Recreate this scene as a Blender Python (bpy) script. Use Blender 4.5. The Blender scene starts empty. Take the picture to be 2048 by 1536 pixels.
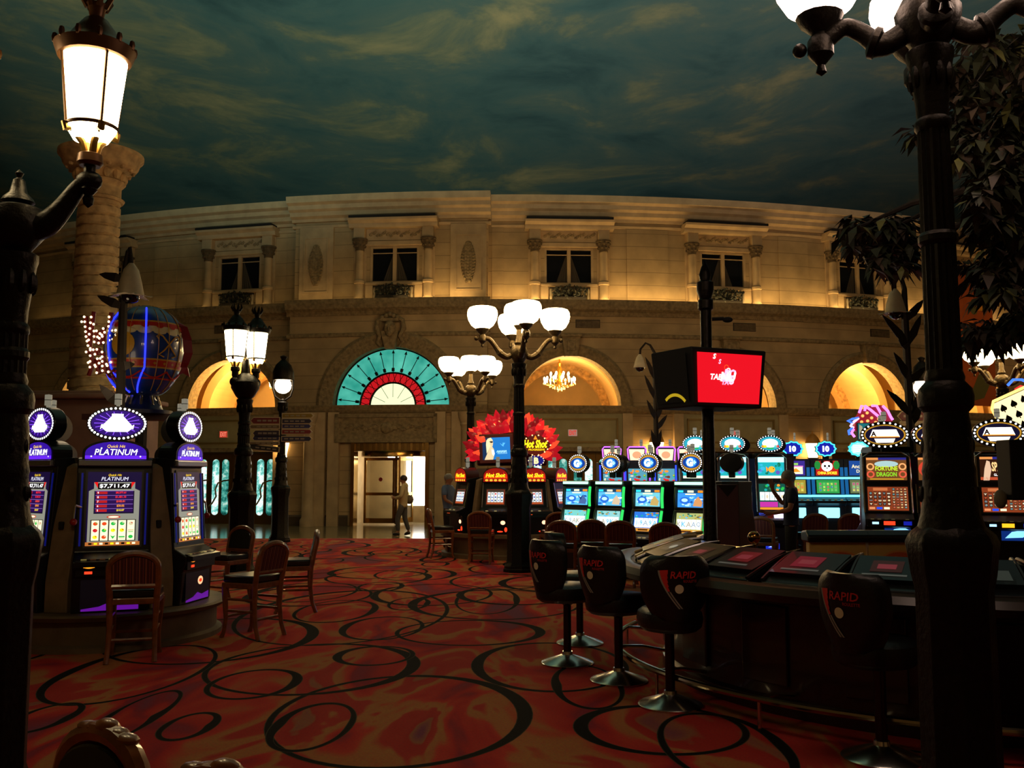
import bpy, bmesh, math, random
from mathutils import Matrix, Vector
random.seed(7)
PI = math.pi
SC = bpy.context.scene
COL = SC.collection

# ---------------------------------------------------------------- camera, world, big lights, exposure
FPX, CAMH = 1850.0, 1.7
TH = math.atan(182 / FPX)
cam_d = bpy.data.cameras.new('camera'); cam = bpy.data.objects.new('camera', cam_d); COL.objects.link(cam)
cam.location = (0, 0, CAMH); cam.rotation_euler = (PI / 2 + TH, 0, 0)
cam_d.sensor_width = 36; cam_d.lens = 36 * FPX / 2048; cam_d.clip_end = 300; cam_d.clip_start = 0.05
SC.camera = cam
SC.view_settings.view_transform = 'Standard'; SC.view_settings.look = 'None'
SC.view_settings.gamma = 1; SC.view_settings.use_curve_mapping = False
SC.view_settings.exposure = 0.0
SC.cycles.max_bounces = 6; SC.cycles.diffuse_bounces = 3; SC.cycles.glossy_bounces = 3
SC.cycles.transmission_bounces = 4; SC.cycles.transparent_max_bounces = 8
SC.cycles.use_denoising = True; SC.cycles.sample_clamp_indirect = 4
SC.cycles.caustics_reflective = False; SC.cycles.caustics_refractive = False
w = bpy.data.worlds.new('world'); SC.world = w; w.use_nodes = True
w.node_tree.nodes['Background'].inputs[0].default_value = (1.0, 0.8, 0.55, 1)
w.node_tree.nodes['Background'].inputs[1].default_value = 0.004


def light(name, kind, loc, target, power, color, size=1.0, size_y=None, spread=PI, blend=1.0, angle=1.5):
    d = bpy.data.lights.new(name, kind); d.energy = power; d.color = color
    if kind == 'AREA':
        d.shape = 'RECTANGLE' if size_y else 'DISK'; d.size = size
        if size_y: d.size_y = size_y
        d.spread = spread
    else:
        d.shadow_soft_size = size
        if kind == 'SPOT': d.spot_size = angle; d.spot_blend = blend
    o = bpy.data.objects.new(name, d); COL.objects.link(o); o.location = loc
    if target is not None:
        o.rotation_euler = (Vector(target) - Vector(loc)).to_track_quat('-Z', 'Y').to_euler()
    return o


# added unseen spots, without fixtures, that brighten the painted sky dome
light('sky_fill', 'SPOT', (-9, 4, 9.5), (-9, 23.5, 21), 28000, (0.66, 0.92, 0.8), 0.5, angle=1.15)
light('sky_fill', 'SPOT', (3, 4, 9.5), (2, 23.5, 22), 26000, (0.74, 0.94, 0.84), 0.5, angle=1.15)
light('sky_fill', 'SPOT', (14, 4, 9.5), (12, 23.5, 22), 24000, (0.9, 0.88, 0.92), 0.5, angle=1.15)

# added warm spots, out of view and without fixtures, that lift the facade
for x, tx, pw in ((-6, -9, 160), (1, -2, 480), (7, 5, 800), (13, 14, 700)):
    light('facade_fill', 'SPOT', (x, 12, 9.0), (tx, 31, 5.6), pw, (1.0, 0.56, 0.25), 0.6, angle=1.0)

light('mural_fill', 'SPOT', (16, 20, 8.5), (18.2, 35, 6.5), 1500, (1.0, 0.6, 0.3), 0.4, angle=0.5)  # added unseen spot that brightens the mural board

# ---------------------------------------------------------------- pixels to points
CT, ST = math.cos(TH), math.sin(TH)


def ray(px, py):
    x = (px - 1024) / FPX; y = (768 - py) / FPX
    return x, CT - y * ST, ST + y * CT


def at(px, py, D):
    a, b, c = ray(px, py); t = D / b
    return Vector((a * t, D, CAMH + c * t))


def on_floor(px, py, z=0.0):
    a, b, c = ray(px, py); t = (z - CAMH) / c
    return Vector((a * t, b * t, z))


def zz(py, D): return at(1024, py, D).z


# ---------------------------------------------------------------- materials
def lin(h):
    h = h.lstrip('#'); r = [int(h[i:i + 2], 16) / 255 for i in (0, 2, 4)]
    return tuple(c / 12.92 if c <= 0.04045 else ((c + 0.055) / 1.055) ** 2.4 for c in r)


_M = {}


def mat(name, color, rough=0.6, metal=0.0, noise=0.0, scale=8.0, bump=0.0, alpha=None, spec=None, coat=0.0):
    if name in _M: return _M[name]
    m = bpy.data.materials.new(name); m.use_nodes = True; nt = m.node_tree
    b = nt.nodes['Principled BSDF']; c = lin(color)
    b.inputs['Base Color'].default_value = (*c, 1); b.inputs['Roughness'].default_value = rough
    b.inputs['Metallic'].default_value = metal
    if spec is not None: b.inputs['Specular IOR Level'].default_value = spec
    if coat: b.inputs['Coat Weight'].default_value = coat
    if noise or bump:
        tc = nt.nodes.new('ShaderNodeTexCoord'); nz = nt.nodes.new('ShaderNodeTexNoise')
        nz.inputs['Scale'].default_value = scale; nz.inputs['Detail'].default_value = 5
        nt.links.new(tc.outputs['Object'], nz.inputs['Vector'])
        if noise:
            r = nt.nodes.new('ShaderNodeValToRGB')
            r.color_ramp.elements[0].position = 0.3; r.color_ramp.elements[1].position = 0.7
            r.color_ramp.elements[0].color = (*[x * (1 - noise) for x in c], 1)
            r.color_ramp.elements[1].color = (*[min(1, x * (1 + noise)) for x in c], 1)
            nt.links.new(nz.outputs['Fac'], r.inputs['Fac']); nt.links.new(r.outputs['Color'], b.inputs['Base Color'])
        if bump:
            bp = nt.nodes.new('ShaderNodeBump'); bp.inputs['Strength'].default_value = bump
            bp.inputs['Distance'].default_value = 0.02
            nt.links.new(nz.outputs['Fac'], bp.inputs['Height']); nt.links.new(bp.outputs['Normal'], b.inputs['Normal'])
    _M[name] = m
    return m


def em(color, strength=1.0, sample=False):
    k = 'glow_%s_%s_%s' % (color, strength, sample)
    if k in _M: return _M[k]
    m = bpy.data.materials.new(k); m.use_nodes = True; b = m.node_tree.nodes['Principled BSDF']
    b.inputs['Base Color'].default_value = (0.01, 0.01, 0.01, 1); b.inputs['Roughness'].default_value = 0.35
    b.inputs['Emission Color'].default_value = (*lin(color), 1); b.inputs['Emission Strength'].default_value = strength * (1.2 if 0.6 < strength < 2 else 1)
    m.cycles.emission_sampling = 'FRONT' if sample else 'NONE'
    _M[k] = m
    return m


def nd(nt, t, **kw):
    n = nt.nodes.new(t)
    for k, v in kw.items():
        if k.startswith('i_'): n.inputs[k[2:].replace('_', ' ')].default_value = v
        else: setattr(n, k, v)
    return n


def stone(name, color, course=0.46, joint=0.55):
    """pale stone with horizontal course lines and mottling"""
    if name in _M: return _M[name]
    m = bpy.data.materials.new(name); m.use_nodes = True; nt = m.node_tree; b = nt.nodes['Principled BSDF']
    c = lin(color); L = nt.links.new
    tc = nd(nt, 'ShaderNodeTexCoord'); sp = nd(nt, 'ShaderNodeSeparateXYZ'); L(tc.outputs['Object'], sp.inputs[0])
    d = nd(nt, 'ShaderNodeMath', operation='DIVIDE'); L(sp.outputs['Z'], d.inputs[0]); d.inputs[1].default_value = course
    fr = nd(nt, 'ShaderNodeMath', operation='FRACT'); L(d.outputs[0], fr.inputs[0])
    gt = nd(nt, 'ShaderNodeMath', operation='LESS_THAN'); L(fr.outputs[0], gt.inputs[0]); gt.inputs[1].default_value = 0.05
    nz = nd(nt, 'ShaderNodeTexNoise', i_Scale=1.3, i_Detail=6.0); L(tc.outputs['Object'], nz.inputs['Vector'])
    r = nd(nt, 'ShaderNodeValToRGB'); r.color_ramp.elements[0].position = 0.3; r.color_ramp.elements[1].position = 0.72
    r.color_ramp.elements[0].color = (*[x * 0.72 for x in c], 1); r.color_ramp.elements[1].color = (*[min(1, x * 1.12) for x in c], 1)
    L(nz.outputs['Fac'], r.inputs['Fac'])
    mx = nd(nt, 'ShaderNodeMix', data_type='RGBA'); L(gt.outputs[0], mx.inputs['Factor']); L(r.outputs['Color'], mx.inputs['A'])
    mx.inputs['B'].default_value = (*[x * joint for x in c], 1); L(mx.outputs['Result'], b.inputs['Base Color'])
    b.inputs['Roughness'].default_value = 0.8
    n2 = nd(nt, 'ShaderNodeTexNoise', i_Scale=25.0, i_Detail=4.0); L(tc.outputs['Object'], n2.inputs['Vector'])
    bp = nd(nt, 'ShaderNodeBump', i_Strength=0.25, i_Distance=0.01); L(n2.outputs['Fac'], bp.inputs['Height']); L(bp.outputs['Normal'], b.inputs['Normal'])
    _M[name] = m
    return m


def glass(name, color, alpha=0.3, rough=0.03):
    if name in _M: return _M[name]
    m = bpy.data.materials.new(name); m.use_nodes = True; nt = m.node_tree
    nt.nodes.clear(); L = nt.links.new
    o = nd(nt, 'ShaderNodeOutputMaterial'); t = nd(nt, 'ShaderNodeBsdfTransparent'); g = nd(nt, 'ShaderNodeBsdfPrincipled')
    g.inputs['Base Color'].default_value = (*lin(color), 1); g.inputs['Roughness'].default_value = rough
    t.inputs['Color'].default_value = (*lin(color), 1) if alpha < 0.2 else (1, 1, 1, 1)
    mx = nd(nt, 'ShaderNodeMixShader'); mx.inputs[0].default_value = alpha
    L(t.outputs[0], mx.inputs[1]); L(g.outputs[0], mx.inputs[2]); L(mx.outputs[0], o.inputs[0])
    _M[name] = m
    return m


IRON = mat('dark_bronze_iron', '#1c1812', 0.42, 0.75, 0.3, 30, 0.3)
BRONZE = mat('aged_bronze', '#4a3d26', 0.45, 0.7, 0.4, 25, 0.4)
GOLDLEAF = mat('gilded_brass', '#8a6a30', 0.35, 0.85, 0.2, 20)
BRASS = mat('polished_brass', '#b08a48', 0.22, 1.0)
CHROME = mat('chrome', '#e4e0d8', 0.22, 1.0)
BLACK = mat('black_plastic', '#0b0b0d', 0.35)
BLACKM = mat('black_matte', '#080808', 0.7)
GREYM = mat('grey_plastic', '#4a4c50', 0.4, 0.3)
SILVER = mat('brushed_silver', '#9a9ca2', 0.3, 0.8)
LEATHER = mat('black_leather', '#0f0d0d', 0.38, 0, 0.1, 40, 0.2)
WOOD = mat('red_brown_wood', '#7c451c', 0.38, 0, 0.35, 14, 0.1, coat=0.3)
WOODL = mat('honey_wood', '#94561f', 0.32, 0, 0.35, 14, 0.1, coat=0.4)
STONE = stone('cream_stone', '#b59c72')
STONED = stone('cream_stone_band', '#a98f66', 3.0, 0.8)
PLAIN = mat('plain_limestone', '#b8a07a', 0.8, 0, 0.15, 2.5, 0.2)
PLAIND = mat('weathered_limestone', '#8d7a58', 0.85, 0, 0.35, 9, 0.5)
PANELG = mat('greenish_plaster', '#a59c74', 0.8, 0, 0.1, 3)
BEIGE = mat('beige_laminate', '#7d684c', 0.6, 0, 0.2, 6)
WHITEB = em('#fff6e0', 3.0)
BULB = em('#ffffff', 2.5)
AMBER = em('#ff9a30', 1.6)
LED_RED = em('#ff3a1c', 1.5)


# ---------------------------------------------------------------- mesh builder
class MB:
    def __init__(self):
        self.v, self.f, self.mi, self.mats, self.M = [], [], [], [], Matrix()

    def mid(self, m):
        if m not in self.mats: self.mats.append(m)
        return self.mats.index(m)

    def add(self, vs, fs, m):
        k = len(self.v); i = self.mid(m); M = self.M
        self.v.extend([tuple(M @ Vector(p)) for p in vs])
        self.f.extend([tuple(j + k for j in f) for f in fs]); self.mi.extend([i] * len(fs))

    def box(self, c, s, m, rot=None):
        x, y, z = [q / 2 for q in s]
        vs = [Vector((a, b, d)) for a in (-x, x) for b in (-y, y) for d in (-z, z)]
        if rot is not None:
            R = Matrix.Rotation(rot, 3, 'Z') if not isinstance(rot, Matrix) else rot
            vs = [R @ p for p in vs]
        vs = [p + Vector(c) for p in vs]
        self.add(vs, [(0, 1, 3, 2), (4, 6, 7, 5), (0, 4, 5, 1), (2, 3, 7, 6), (0, 2, 6, 4), (1, 5, 7, 3)], m)

    def b2(self, lo, hi, m):
        self.box([(a + b) / 2 for a, b in zip(lo, hi)], [b - a for a, b in zip(lo, hi)], m)

    def quad(self, a, b, c, d, m): self.add([a, b, c, d], [(0, 1, 2, 3)], m)

    def poly(self, pts, m): self.add(pts, [tuple(range(len(pts)))], m)

    def prism(self, pts, h, m, axis='Y', o=0.0):
        """polygon pts in the plane perpendicular to axis, extruded by h from o"""
        n = len(pts)
        def P(p, t): return (p[0], t, p[1]) if axis == 'Y' else ((t, p[0], p[1]) if axis == 'X' else (p[0], p[1], t))
        vs = [P(p, o) for p in pts] + [P(p, o + h) for p in pts]
        fs = [tuple(range(n)), tuple(range(2 * n - 1, n - 1, -1))] + [(i, i + n, (i + 1) % n + n, (i + 1) % n) for i in range(n)]
        self.add(vs, fs, m)

    def lathe(self, prof, m, c=(0, 0, 0), n=20, a0=0.0, a1=2 * PI, M=None, squash=1.0, caps=True):
        full = abs(a1 - a0 - 2 * PI) < 1e-6; k = n if full else n + 1
        vs = []
        for r, z in prof:
            for i in range(k):
                a = a0 + (a1 - a0) * i / n
                p = Vector((r * math.cos(a), r * math.sin(a) * squash, z))
                if M is not None: p = M @ p
                vs.append(p + Vector(c))
        fs = []
        for j in range(len(prof) - 1):
            for i in range(n):
                i2 = (i + 1) % k
                fs.append((j * k + i, j * k + i2, (j + 1) * k + i2, (j + 1) * k + i))
        if full and caps:
            if prof[0][0] > 1e-4: fs.append(tuple(range(k - 1, -1, -1)))
            if prof[-1][0] > 1e-4: fs.append(tuple((len(prof) - 1) * k + i for i in range(k)))
        self.add(vs, fs, m)

    def tube(self, pts, r, m, n=8, closed=False):
        pts = [Vector(p) for p in pts]; N = len(pts)
        rs = r if isinstance(r, (list, tuple)) else [r] * N
        up = None; vs = []
        for i, p in enumerate(pts):
            if closed: t = pts[(i + 1) % N] - pts[i - 1]
            else: t = pts[min(i + 1, N - 1)] - pts[max(i - 1, 0)]
            t.normalize()
            if up is None:
                up = Vector((0, 0, 1)) if abs(t.z) < 0.9 else Vector((1, 0, 0))
            s = t.cross(up)
            if s.length < 1e-4: s = t.cross(Vector((0, 1, 0.1)))
            s.normalize(); up = s.cross(t).normalized()
            for k in range(n):
                a = 2 * PI * k / n
                vs.append(p + (s * math.cos(a) + up * math.sin(a)) * rs[i])
        fs = [(i * n + k, i * n + (k + 1) % n, (i + 1) % N * n + (k + 1) % n, (i + 1) % N * n + k)
              for i in range(N if closed else N - 1) for k in range(n)]
        if not closed: fs += [tuple(range(n - 1, -1, -1)), tuple((N - 1) * n + k for k in range(n))]
        self.add(vs, fs, m)

    def ball(self, c, r, m, s=(1, 1, 1), nu=12, nv=8):
        prof = [(r * math.sin(PI * j / nv), -r * math.cos(PI * j / nv)) for j in range(nv + 1)]
        prof[0] = (1e-5, -r); prof[-1] = (1e-5, r)
        self.lathe(prof, m, c, nu, M=Matrix.Diagonal(s))

    def sweep_arc(self, prof, s0, s1, n, m, R0=None):
        """closed profile [(out, z)] swept along the facade from s0 to s1"""
        k = len(prof); vs = []
        for i in range(n + 1):
            s = s0 + (s1 - s0) * i / n
            for o, z in prof: vs.append(wp(s, o, z))
        fs = [(i * k + j, i * k + (j + 1) % k, (i + 1) * k + (j + 1) % k, (i + 1) * k + j) for i in range(n) for j in range(k)]
        fs += [tuple(range(k - 1, -1, -1)), tuple(n * k + j for j in range(k))]
        self.add(vs, fs, m)

    def build(self, name, parent=None, smooth=True, bevel=0.0, ang=0.6):
        me = bpy.data.meshes.new(name); me.from_pydata(self.v, [], self.f)
        for m in self.mats: me.materials.append(m)
        me.polygons.foreach_set('material_index', self.mi)
        bm = bmesh.new(); bm.from_mesh(me); bmesh.ops.recalc_face_normals(bm, faces=bm.faces) if not getattr(self, 'keep', False) else None
        bm.to_mesh(me); bm.free()
        if smooth:
            me.polygons.foreach_set('use_smooth', [True] * len(me.polygons)); me.set_sharp_from_angle(angle=ang)
        me.update()
        o = bpy.data.objects.new(name, me); COL.objects.link(o)
        if parent is not None: o.parent = parent
        if bevel:
            b = o.modifiers.new('bevel', 'BEVEL'); b.width = bevel; b.segments = 2; b.limit_method = 'ANGLE'
        return o


def curve(pts, n=5):
    """points on a smooth curve through pts"""
    P = [Vector(p) for p in pts]; out = []
    for i in range(len(P) - 1):
        a, b, c, d = P[max(i - 1, 0)], P[i], P[i + 1], P[min(i + 2, len(P) - 1)]
        for k in range(n):
            t = k / n; out.append(0.5 * (2 * b + (c - a) * t + (2 * a - 5 * b + 4 * c - d) * t * t + (3 * b - a - 3 * c + d) * t ** 3))
    return out + [P[-1]]


def taper(rs, n=5):
    return [rs[i] + (rs[i + 1] - rs[i]) * k / n for i in range(len(rs) - 1) for k in range(n)] + [rs[-1]]


def frame(o, u, v):
    u = Vector(u).normalized(); v = Vector(v).normalized(); n = u.cross(v)
    return Matrix(((u.x, v.x, n.x, o[0]), (u.y, v.y, n.y, o[1]), (u.z, v.z, n.z, o[2]), (0, 0, 0, 1)))


_T = {}


def text_geo(s, shear=0.0, bold=0.0):
    k = (s, shear, bold)
    if k not in _T:
        cu = bpy.data.curves.new('lettering', 'FONT'); cu.body = s; cu.size = 1; cu.shear = shear; cu.offset = bold
        cu.resolution_u = 2; cu.align_x = 'LEFT'
        o = bpy.data.objects.new('lettering', cu); me = o.to_mesh()
        vs = [tuple(p.co) for p in me.vertices]; fs = [tuple(p.vertices) for p in me.polygons]
        o.to_mesh_clear(); bpy.data.objects.remove(o); bpy.data.curves.remove(cu)
        xs = [p[0] for p in vs]; ys = [p[1] for p in vs]
        if bold and (max(ys) > 1.2 or min(ys) < -0.5 or max(xs) > len(s)):
            _T[k] = text_geo(s, shear, 0.0); return _T[k]
        _T[k] = (vs, fs, min(xs), max(xs), min(ys), max(ys))
    return _T[k]


class Paint:
    """flat marks on a screen: x right, y up, lifted by layers along the normal"""
    LIFT = 0.0015

    def __init__(self, mb, M): self.mb, self.F = mb, M

    def P(self, x, y, l): return self.F @ Vector((x, y, l * self.LIFT))

    def rect(self, x0, y0, x1, y1, m, l=1):
        self.mb.quad(self.P(x0, y0, l), self.P(x1, y0, l), self.P(x1, y1, l), self.P(x0, y1, l), m)

    def poly(self, pts, m, l=1): self.mb.poly([self.P(x, y, l) for x, y in pts], m)

    def ell(self, cx, cy, rx, ry, m, l=1, n=20):
        self.poly([(cx + rx * math.cos(2 * PI * i / n), cy + ry * math.sin(2 * PI * i / n)) for i in range(n)], m, l)

    def line(self, pts, w, m, l=1):
        for (x0, y0), (x1, y1) in zip(pts, pts[1:]):
            dx, dy = x1 - x0, y1 - y0; L = math.hypot(dx, dy) or 1
            nx, ny = -dy / L * w / 2, dx / L * w / 2
            self.poly([(x0 + nx, y0 + ny), (x0 - nx, y0 - ny), (x1 - nx, y1 - ny), (x1 + nx, y1 + ny)], m, l)

    def ring(self, cx, cy, rx, ry, w, m, l=1, n=24, a0=0, a1=2 * PI):
        for i in range(n):
            a, b = a0 + (a1 - a0) * i / n, a0 + (a1 - a0) * (i + 1) / n
            self.poly([(cx + rx * math.cos(a), cy + ry * math.sin(a)), (cx + rx * math.cos(b), cy + ry * math.sin(b)),
                       (cx + (rx - w) * math.cos(b), cy + (ry - w) * math.sin(b)), (cx + (rx - w) * math.cos(a), cy + (ry - w) * math.sin(a))], m, l)

    def text(self, s, cx, cy, h, m, l=2, maxw=None, shear=0.0, bold=0.0, fitw=None):
        vs, fs, x0, x1, y0, y1 = text_geo(s, shear, bold)
        k = h / max(1e-6, (y1 - y0)); kx = k
        if fitw: kx = fitw / (x1 - x0)
        elif maxw and (x1 - x0) * k > maxw: kx = maxw / (x1 - x0)
        mx, my = (x0 + x1) / 2, (y0 + y1) / 2
        self.mb.add([self.P(cx + (p[0] - mx) * kx, cy + (p[1] - my) * k, l) for p in vs], fs, m)


def tag(o, label=None, cat=None, group=None, kind=None):
    if label: o['label'] = label
    if cat: o['category'] = cat
    if group: o['group'] = group
    if kind: o['kind'] = kind
    return o


def thing(name, label=None, cat=None, loc=(0, 0, 0), rz=0.0, group=None, kind=None):
    o = bpy.data.objects.new(name, None); COL.objects.link(o); o.empty_display_size = 0.1
    o.location = loc; o.rotation_euler = (0, 0, rz)
    return tag(o, label, cat, group, kind)


def dup(root, label=None, loc=None, rz=None, scale=None):
    r = root.copy(); COL.objects.link(r)
    if loc is not None: r.location = loc
    if rz is not None: r.rotation_euler = (0, 0, rz)
    if scale: r.scale = scale
    if label: r['label'] = label
    for ch in list(root.children):
        c = ch.copy(); COL.objects.link(c); c.parent = r
        for g in list(ch.children):
            d = g.copy(); COL.objects.link(d); d.parent = c
    return r


def face_to(dx, dy): return math.atan2(dx, -dy)      # local -Y looks along (dx, dy)


# ---------------------------------------------------------------- the facade's curved frame
RW, YW = 42.0, 31.3


def wp(s, out, z):
    a = s / RW; r = RW + out
    return (r * math.sin(a), YW + RW - r * math.cos(a), z)


def wframe(s, out=0.0, z=0.0):
    """matrix: x along the wall, y into the wall, z up"""
    a = s / RW; p = wp(s, out, z)
    return Matrix(((math.cos(a), -math.sin(a), 0, p[0]), (math.sin(a), math.cos(a), 0, p[1]), (0, 0, 1, p[2]), (0, 0, 0, 1)))


BAYS = [-16.0, -10.0, -4.05, 2.0, 7.6, 13.1, 18.6]
ZL, ZS = 7.6, 4.04          # ledge, arch springing


def wall_strip(mb, s0, s1, out, z0, z1, holes, m, step=0.4):
    cuts = {s0, s1}
    n = max(1, int((s1 - s0) / step))
    cuts |= {s0 + (s1 - s0) * i / n for i in range(n + 1)}
    for h in holes:
        if h[0] == 'arch':
            _, sc, r, zs, zb = h; cuts |= {sc + r * math.cos(PI * i / 24) for i in range(25)}
        else: cuts |= {h[1], h[2]}
    cs = sorted(c for c in cuts if s0 - 1e-6 <= c <= s1 + 1e-6)
    for a, b in zip(cs, cs[1:]):
        if b - a < 1e-5: continue
        mid = (a + b) / 2; sol = [((z0, z0), (z1, z1))]
        for h in sorted(holes, key=lambda q: q[3]):
            if h[0] == 'arch':
                _, sc, r, zs, zb = h
                if abs(mid - sc) >= r: continue
                f = lambda s: zs + math.sqrt(max(0, r * r - (s - sc) ** 2))
                lo, hi = (zb, zb), (f(a), f(b))
            else:
                if not h[1] < mid < h[2]: continue
                lo, hi = (h[3], h[3]), (h[4], h[4])
            q = sol.pop()
            if lo[0] > q[0][0] + 1e-6: sol.append((q[0], lo))
            sol.append((hi, q[1]))
        for lo, hi in sol:
            mb.quad(wp(a, out, lo[0]), wp(b, out, lo[1]), wp(b, out, hi[1]), wp(a, out, hi[0]), m)

# ================================================================ SETTING
# ---- carpet: drifting colour patches with scrolling dark rings woven in
def carpet_mat():
    m = bpy.data.materials.new('carpet_patches'); m.use_nodes = True; nt = m.node_tree; L = nt.links.new
    b = nt.nodes['Principled BSDF']; b.inputs['Roughness'].default_value = 0.95; b.inputs['Specular IOR Level'].default_value = 0.1
    tc = nd(nt, 'ShaderNodeTexCoord'); mp = nd(nt, 'ShaderNodeMapping'); L(tc.outputs['Object'], mp.inputs[0])
    mp.inputs['Scale'].default_value = (1.0, 0.42, 1)
    n1 = nd(nt, 'ShaderNodeTexNoise', i_Scale=1.15, i_Detail=3.0, i_Roughness=0.55, i_Distortion=0.8); L(mp.outputs[0], n1.inputs['Vector'])
    r = nd(nt, 'ShaderNodeValToRGB'); L(n1.outputs['Fac'], r.inputs['Fac'])
    e = r.color_ramp.elements
    stops = [(0.30, '#5e3040'), (0.39, '#74222a'), (0.43, '#902422'), (0.48, '#983026'), (0.51, '#8a5230'), (0.55, '#8a5832'), (0.575, '#8c2a24'), (0.65, '#862420'), (0.67, '#7a4a34'), (0.74, '#643040')]
    while len(e) < len(stops): e.new(0.5)
    for el, (p, c) in zip(e, stops): el.position = p; el.color = (*lin(c), 1)
    n2 = nd(nt, 'ShaderNodeTexNoise', i_Scale=60.0, i_Detail=2.0); L(tc.outputs['Object'], n2.inputs['Vector'])
    hs = nd(nt, 'ShaderNodeMix', data_type='RGBA', blend_type='MULTIPLY'); hs.inputs['Factor'].default_value = 0.5
    L(r.outputs['Color'], hs.inputs['A']); L(n2.outputs['Color'], hs.inputs['B'])
    g = nd(nt, 'ShaderNodeHueSaturation', i_Value=2.2); L(hs.outputs['Result'], g.inputs['Color']); L(g.outputs['Color'], b.inputs['Base Color'])
    return m


CARPET = carpet_mat(); RINGS = mat('carpet_ring_yarn', '#151210', 0.95, 0, 0.3, 60, spec=0.1)
RINGEDGE = mat('carpet_ring_edge_yarn', '#4a4634', 0.95, spec=0.1)


def crescent(mb, cx, cy, rx, ry, t0, t1, ph, z, m, n=56):
    """ring whose line swells from t0 to t1 towards angle ph"""
    vs = []
    for i in range(n):
        a = 2 * PI * i / n; k = (0.5 + 0.5 * math.cos(a - ph)) ** 3; t = t0 + (t1 - t0) * k
        ca, sa = math.cos(a), math.sin(a); q = 1 - t / math.hypot(rx * ca, ry * sa)
        vs += [(cx + rx * ca, cy + ry * sa, z), (cx + rx * ca * q, cy + ry * sa * q, z)]
    mb.add(vs, [(2 * i, 2 * i + 1, (2 * i + 3) % (2 * n), (2 * i + 2) % (2 * n)) for i in range(n)], m)


mb = MB(); mb.quad((-16, -3, 0), (20, -3, 0), (20, 25.2, 0), (-16, 25.2, 0), CARPET)
rings = []
for l, r, t, b_, ph in [(558, 1065, 1350, 1540, 0.45), (558, 718, 1405, 1505, 2.9), (433, 845, 1287, 1392, 0.1), (433, 612, 1338, 1400, 0.2), (675, 835, 1292, 1332, 3.1), (688, 852, 1233, 1281, 3.0), (795, 1090, 1240, 1292, 0.3),
                        (944, 1250, 1285, 1385, 3.1), (1142, 1480, 1410, 1512, 3.0), (1310, 1560, 1425, 1580, 0.2), (155, 425, 1290, 1412, 3.1), (235, 345, 1380, 1500, 0.2), (345, 452, 1424, 1483, 0.1), (60, 175, 1405, 1470, 0),
                        (912, 1040, 1176, 1229, 0.2), (780, 864, 1195, 1221, 0.1), (500, 900, 1180, 1292, 2.0), (1100, 1240, 1330, 1420, 3.3), (600, 760, 1200, 1246, 0.2), (250, 640, 1236, 1330, 0.3), (820, 1160, 1180, 1240, 2.9), (520, 720, 1165, 1205, 3.1)]:
    p, q = on_floor((l + r) / 2, t), on_floor((l + r) / 2, b_); cy = (p.y + q.y) / 2
    y_mid = 950 + 1.7 * FPX / cy
    x0, x1 = (l - 1024) / FPX * cy, (r - 1024) / FPX * cy
    rings.append(((x0 + x1) / 2 + 0.0, cy, (x1 - x0) / 2, (p.y - q.y) / 2, ph))
rr = random.Random(3)
for i in range(150):
    x, y = rr.uniform(-9, 9), rr.uniform(3.2, 24.4)
    if y < 12.2 and -3.6 < x < 1.8: continue
    if abs(x) > 0.62 * y + 1: continue
    big = rr.random() < 0.4; s = rr.uniform(0.7, 1.0) if big else rr.uniform(0.24, 0.42); q = s * (rr.uniform(1.15, 1.4) if big else rr.uniform(1.6, 2.0))
    if y - q < 2.6 or y + q > 25.1: continue
    rings.append((x, y, s, q, rr.choice([0, PI, 0.4, 3.5])))
for i, (x, y, rx, ry, ph) in enumerate(rings):
    z = 0.001 + 0.00002 * i
    crescent(mb, x, y, rx, ry, 0.042 + 0.012, (0.06 + 0.06 * min(1.2, rx)) + 0.012, ph, z, RINGEDGE)
    crescent(mb, x, y, rx - 0.006, ry - 0.006, 0.042, 0.06 + 0.06 * min(1.2, rx), ph, z + 0.00001, RINGS)
tag(mb.build('floor', smooth=False), kind='structure')

MARBLE = mat('polished_marble', '#7d7356', 0.12, 0, 0.4, 1.2)
mb = MB(); mb.quad((-26, 25.2, 0), (28, 25.2, 0), (28, 40, 0), (-26, 40, 0), MARBLE)
mb.quad((-26, -3, -0.001), (-16, -3, -0.001), (-16, 25.2, -0.001), (-26, 25.2, -0.001), MARBLE)
mb.quad((20, -3, -0.001), (28, -3, -0.001), (28, 25.2, -0.001), (20, 25.2, -0.001), MARBLE)
tag(mb.build('floor_marble', smooth=False), kind='structure')


# ---- ceiling: a dome painted as an evening sky
def sky_mat():
    m = bpy.data.materials.new('painted_evening_sky'); m.use_nodes = True; nt = m.node_tree; L = nt.links.new
    b = nt.nodes['Principled BSDF']; b.inputs['Roughness'].default_value = 0.95; b.inputs['Specular IOR Level'].default_value = 0.0
    tc = nd(nt, 'ShaderNodeTexCoord'); mp = nd(nt, 'ShaderNodeMapping'); L(tc.outputs['Object'], mp.inputs[0])
    mp.inputs['Scale'].default_value = (0.19, 0.05, 1.0); mp.inputs['Location'].default_value = (0.3, 0.0, 0.25)
    n1 = nd(nt, 'ShaderNodeTexNoise', i_Scale=1.0, i_Detail=8.0, i_Roughness=0.62, i_Distortion=0.5); L(mp.outputs[0], n1.inputs['Vector'])
    r = nd(nt, 'ShaderNodeValToRGB'); L(n1.outputs['Fac'], r.inputs['Fac']); e = r.color_ramp.elements
    stops = [(0.30, '#354a4a'), (0.44, '#455a56'), (0.53, '#525f56'), (0.59, '#6a6a54'), (0.72, '#94835c')]
    while len(e) < len(stops): e.new(0.5)
    for el, (p, c) in zip(e, stops): el.position = p; el.color = (*lin(c), 1)
    L(r.outputs['Color'], b.inputs['Base Color'])
    return m


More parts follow.
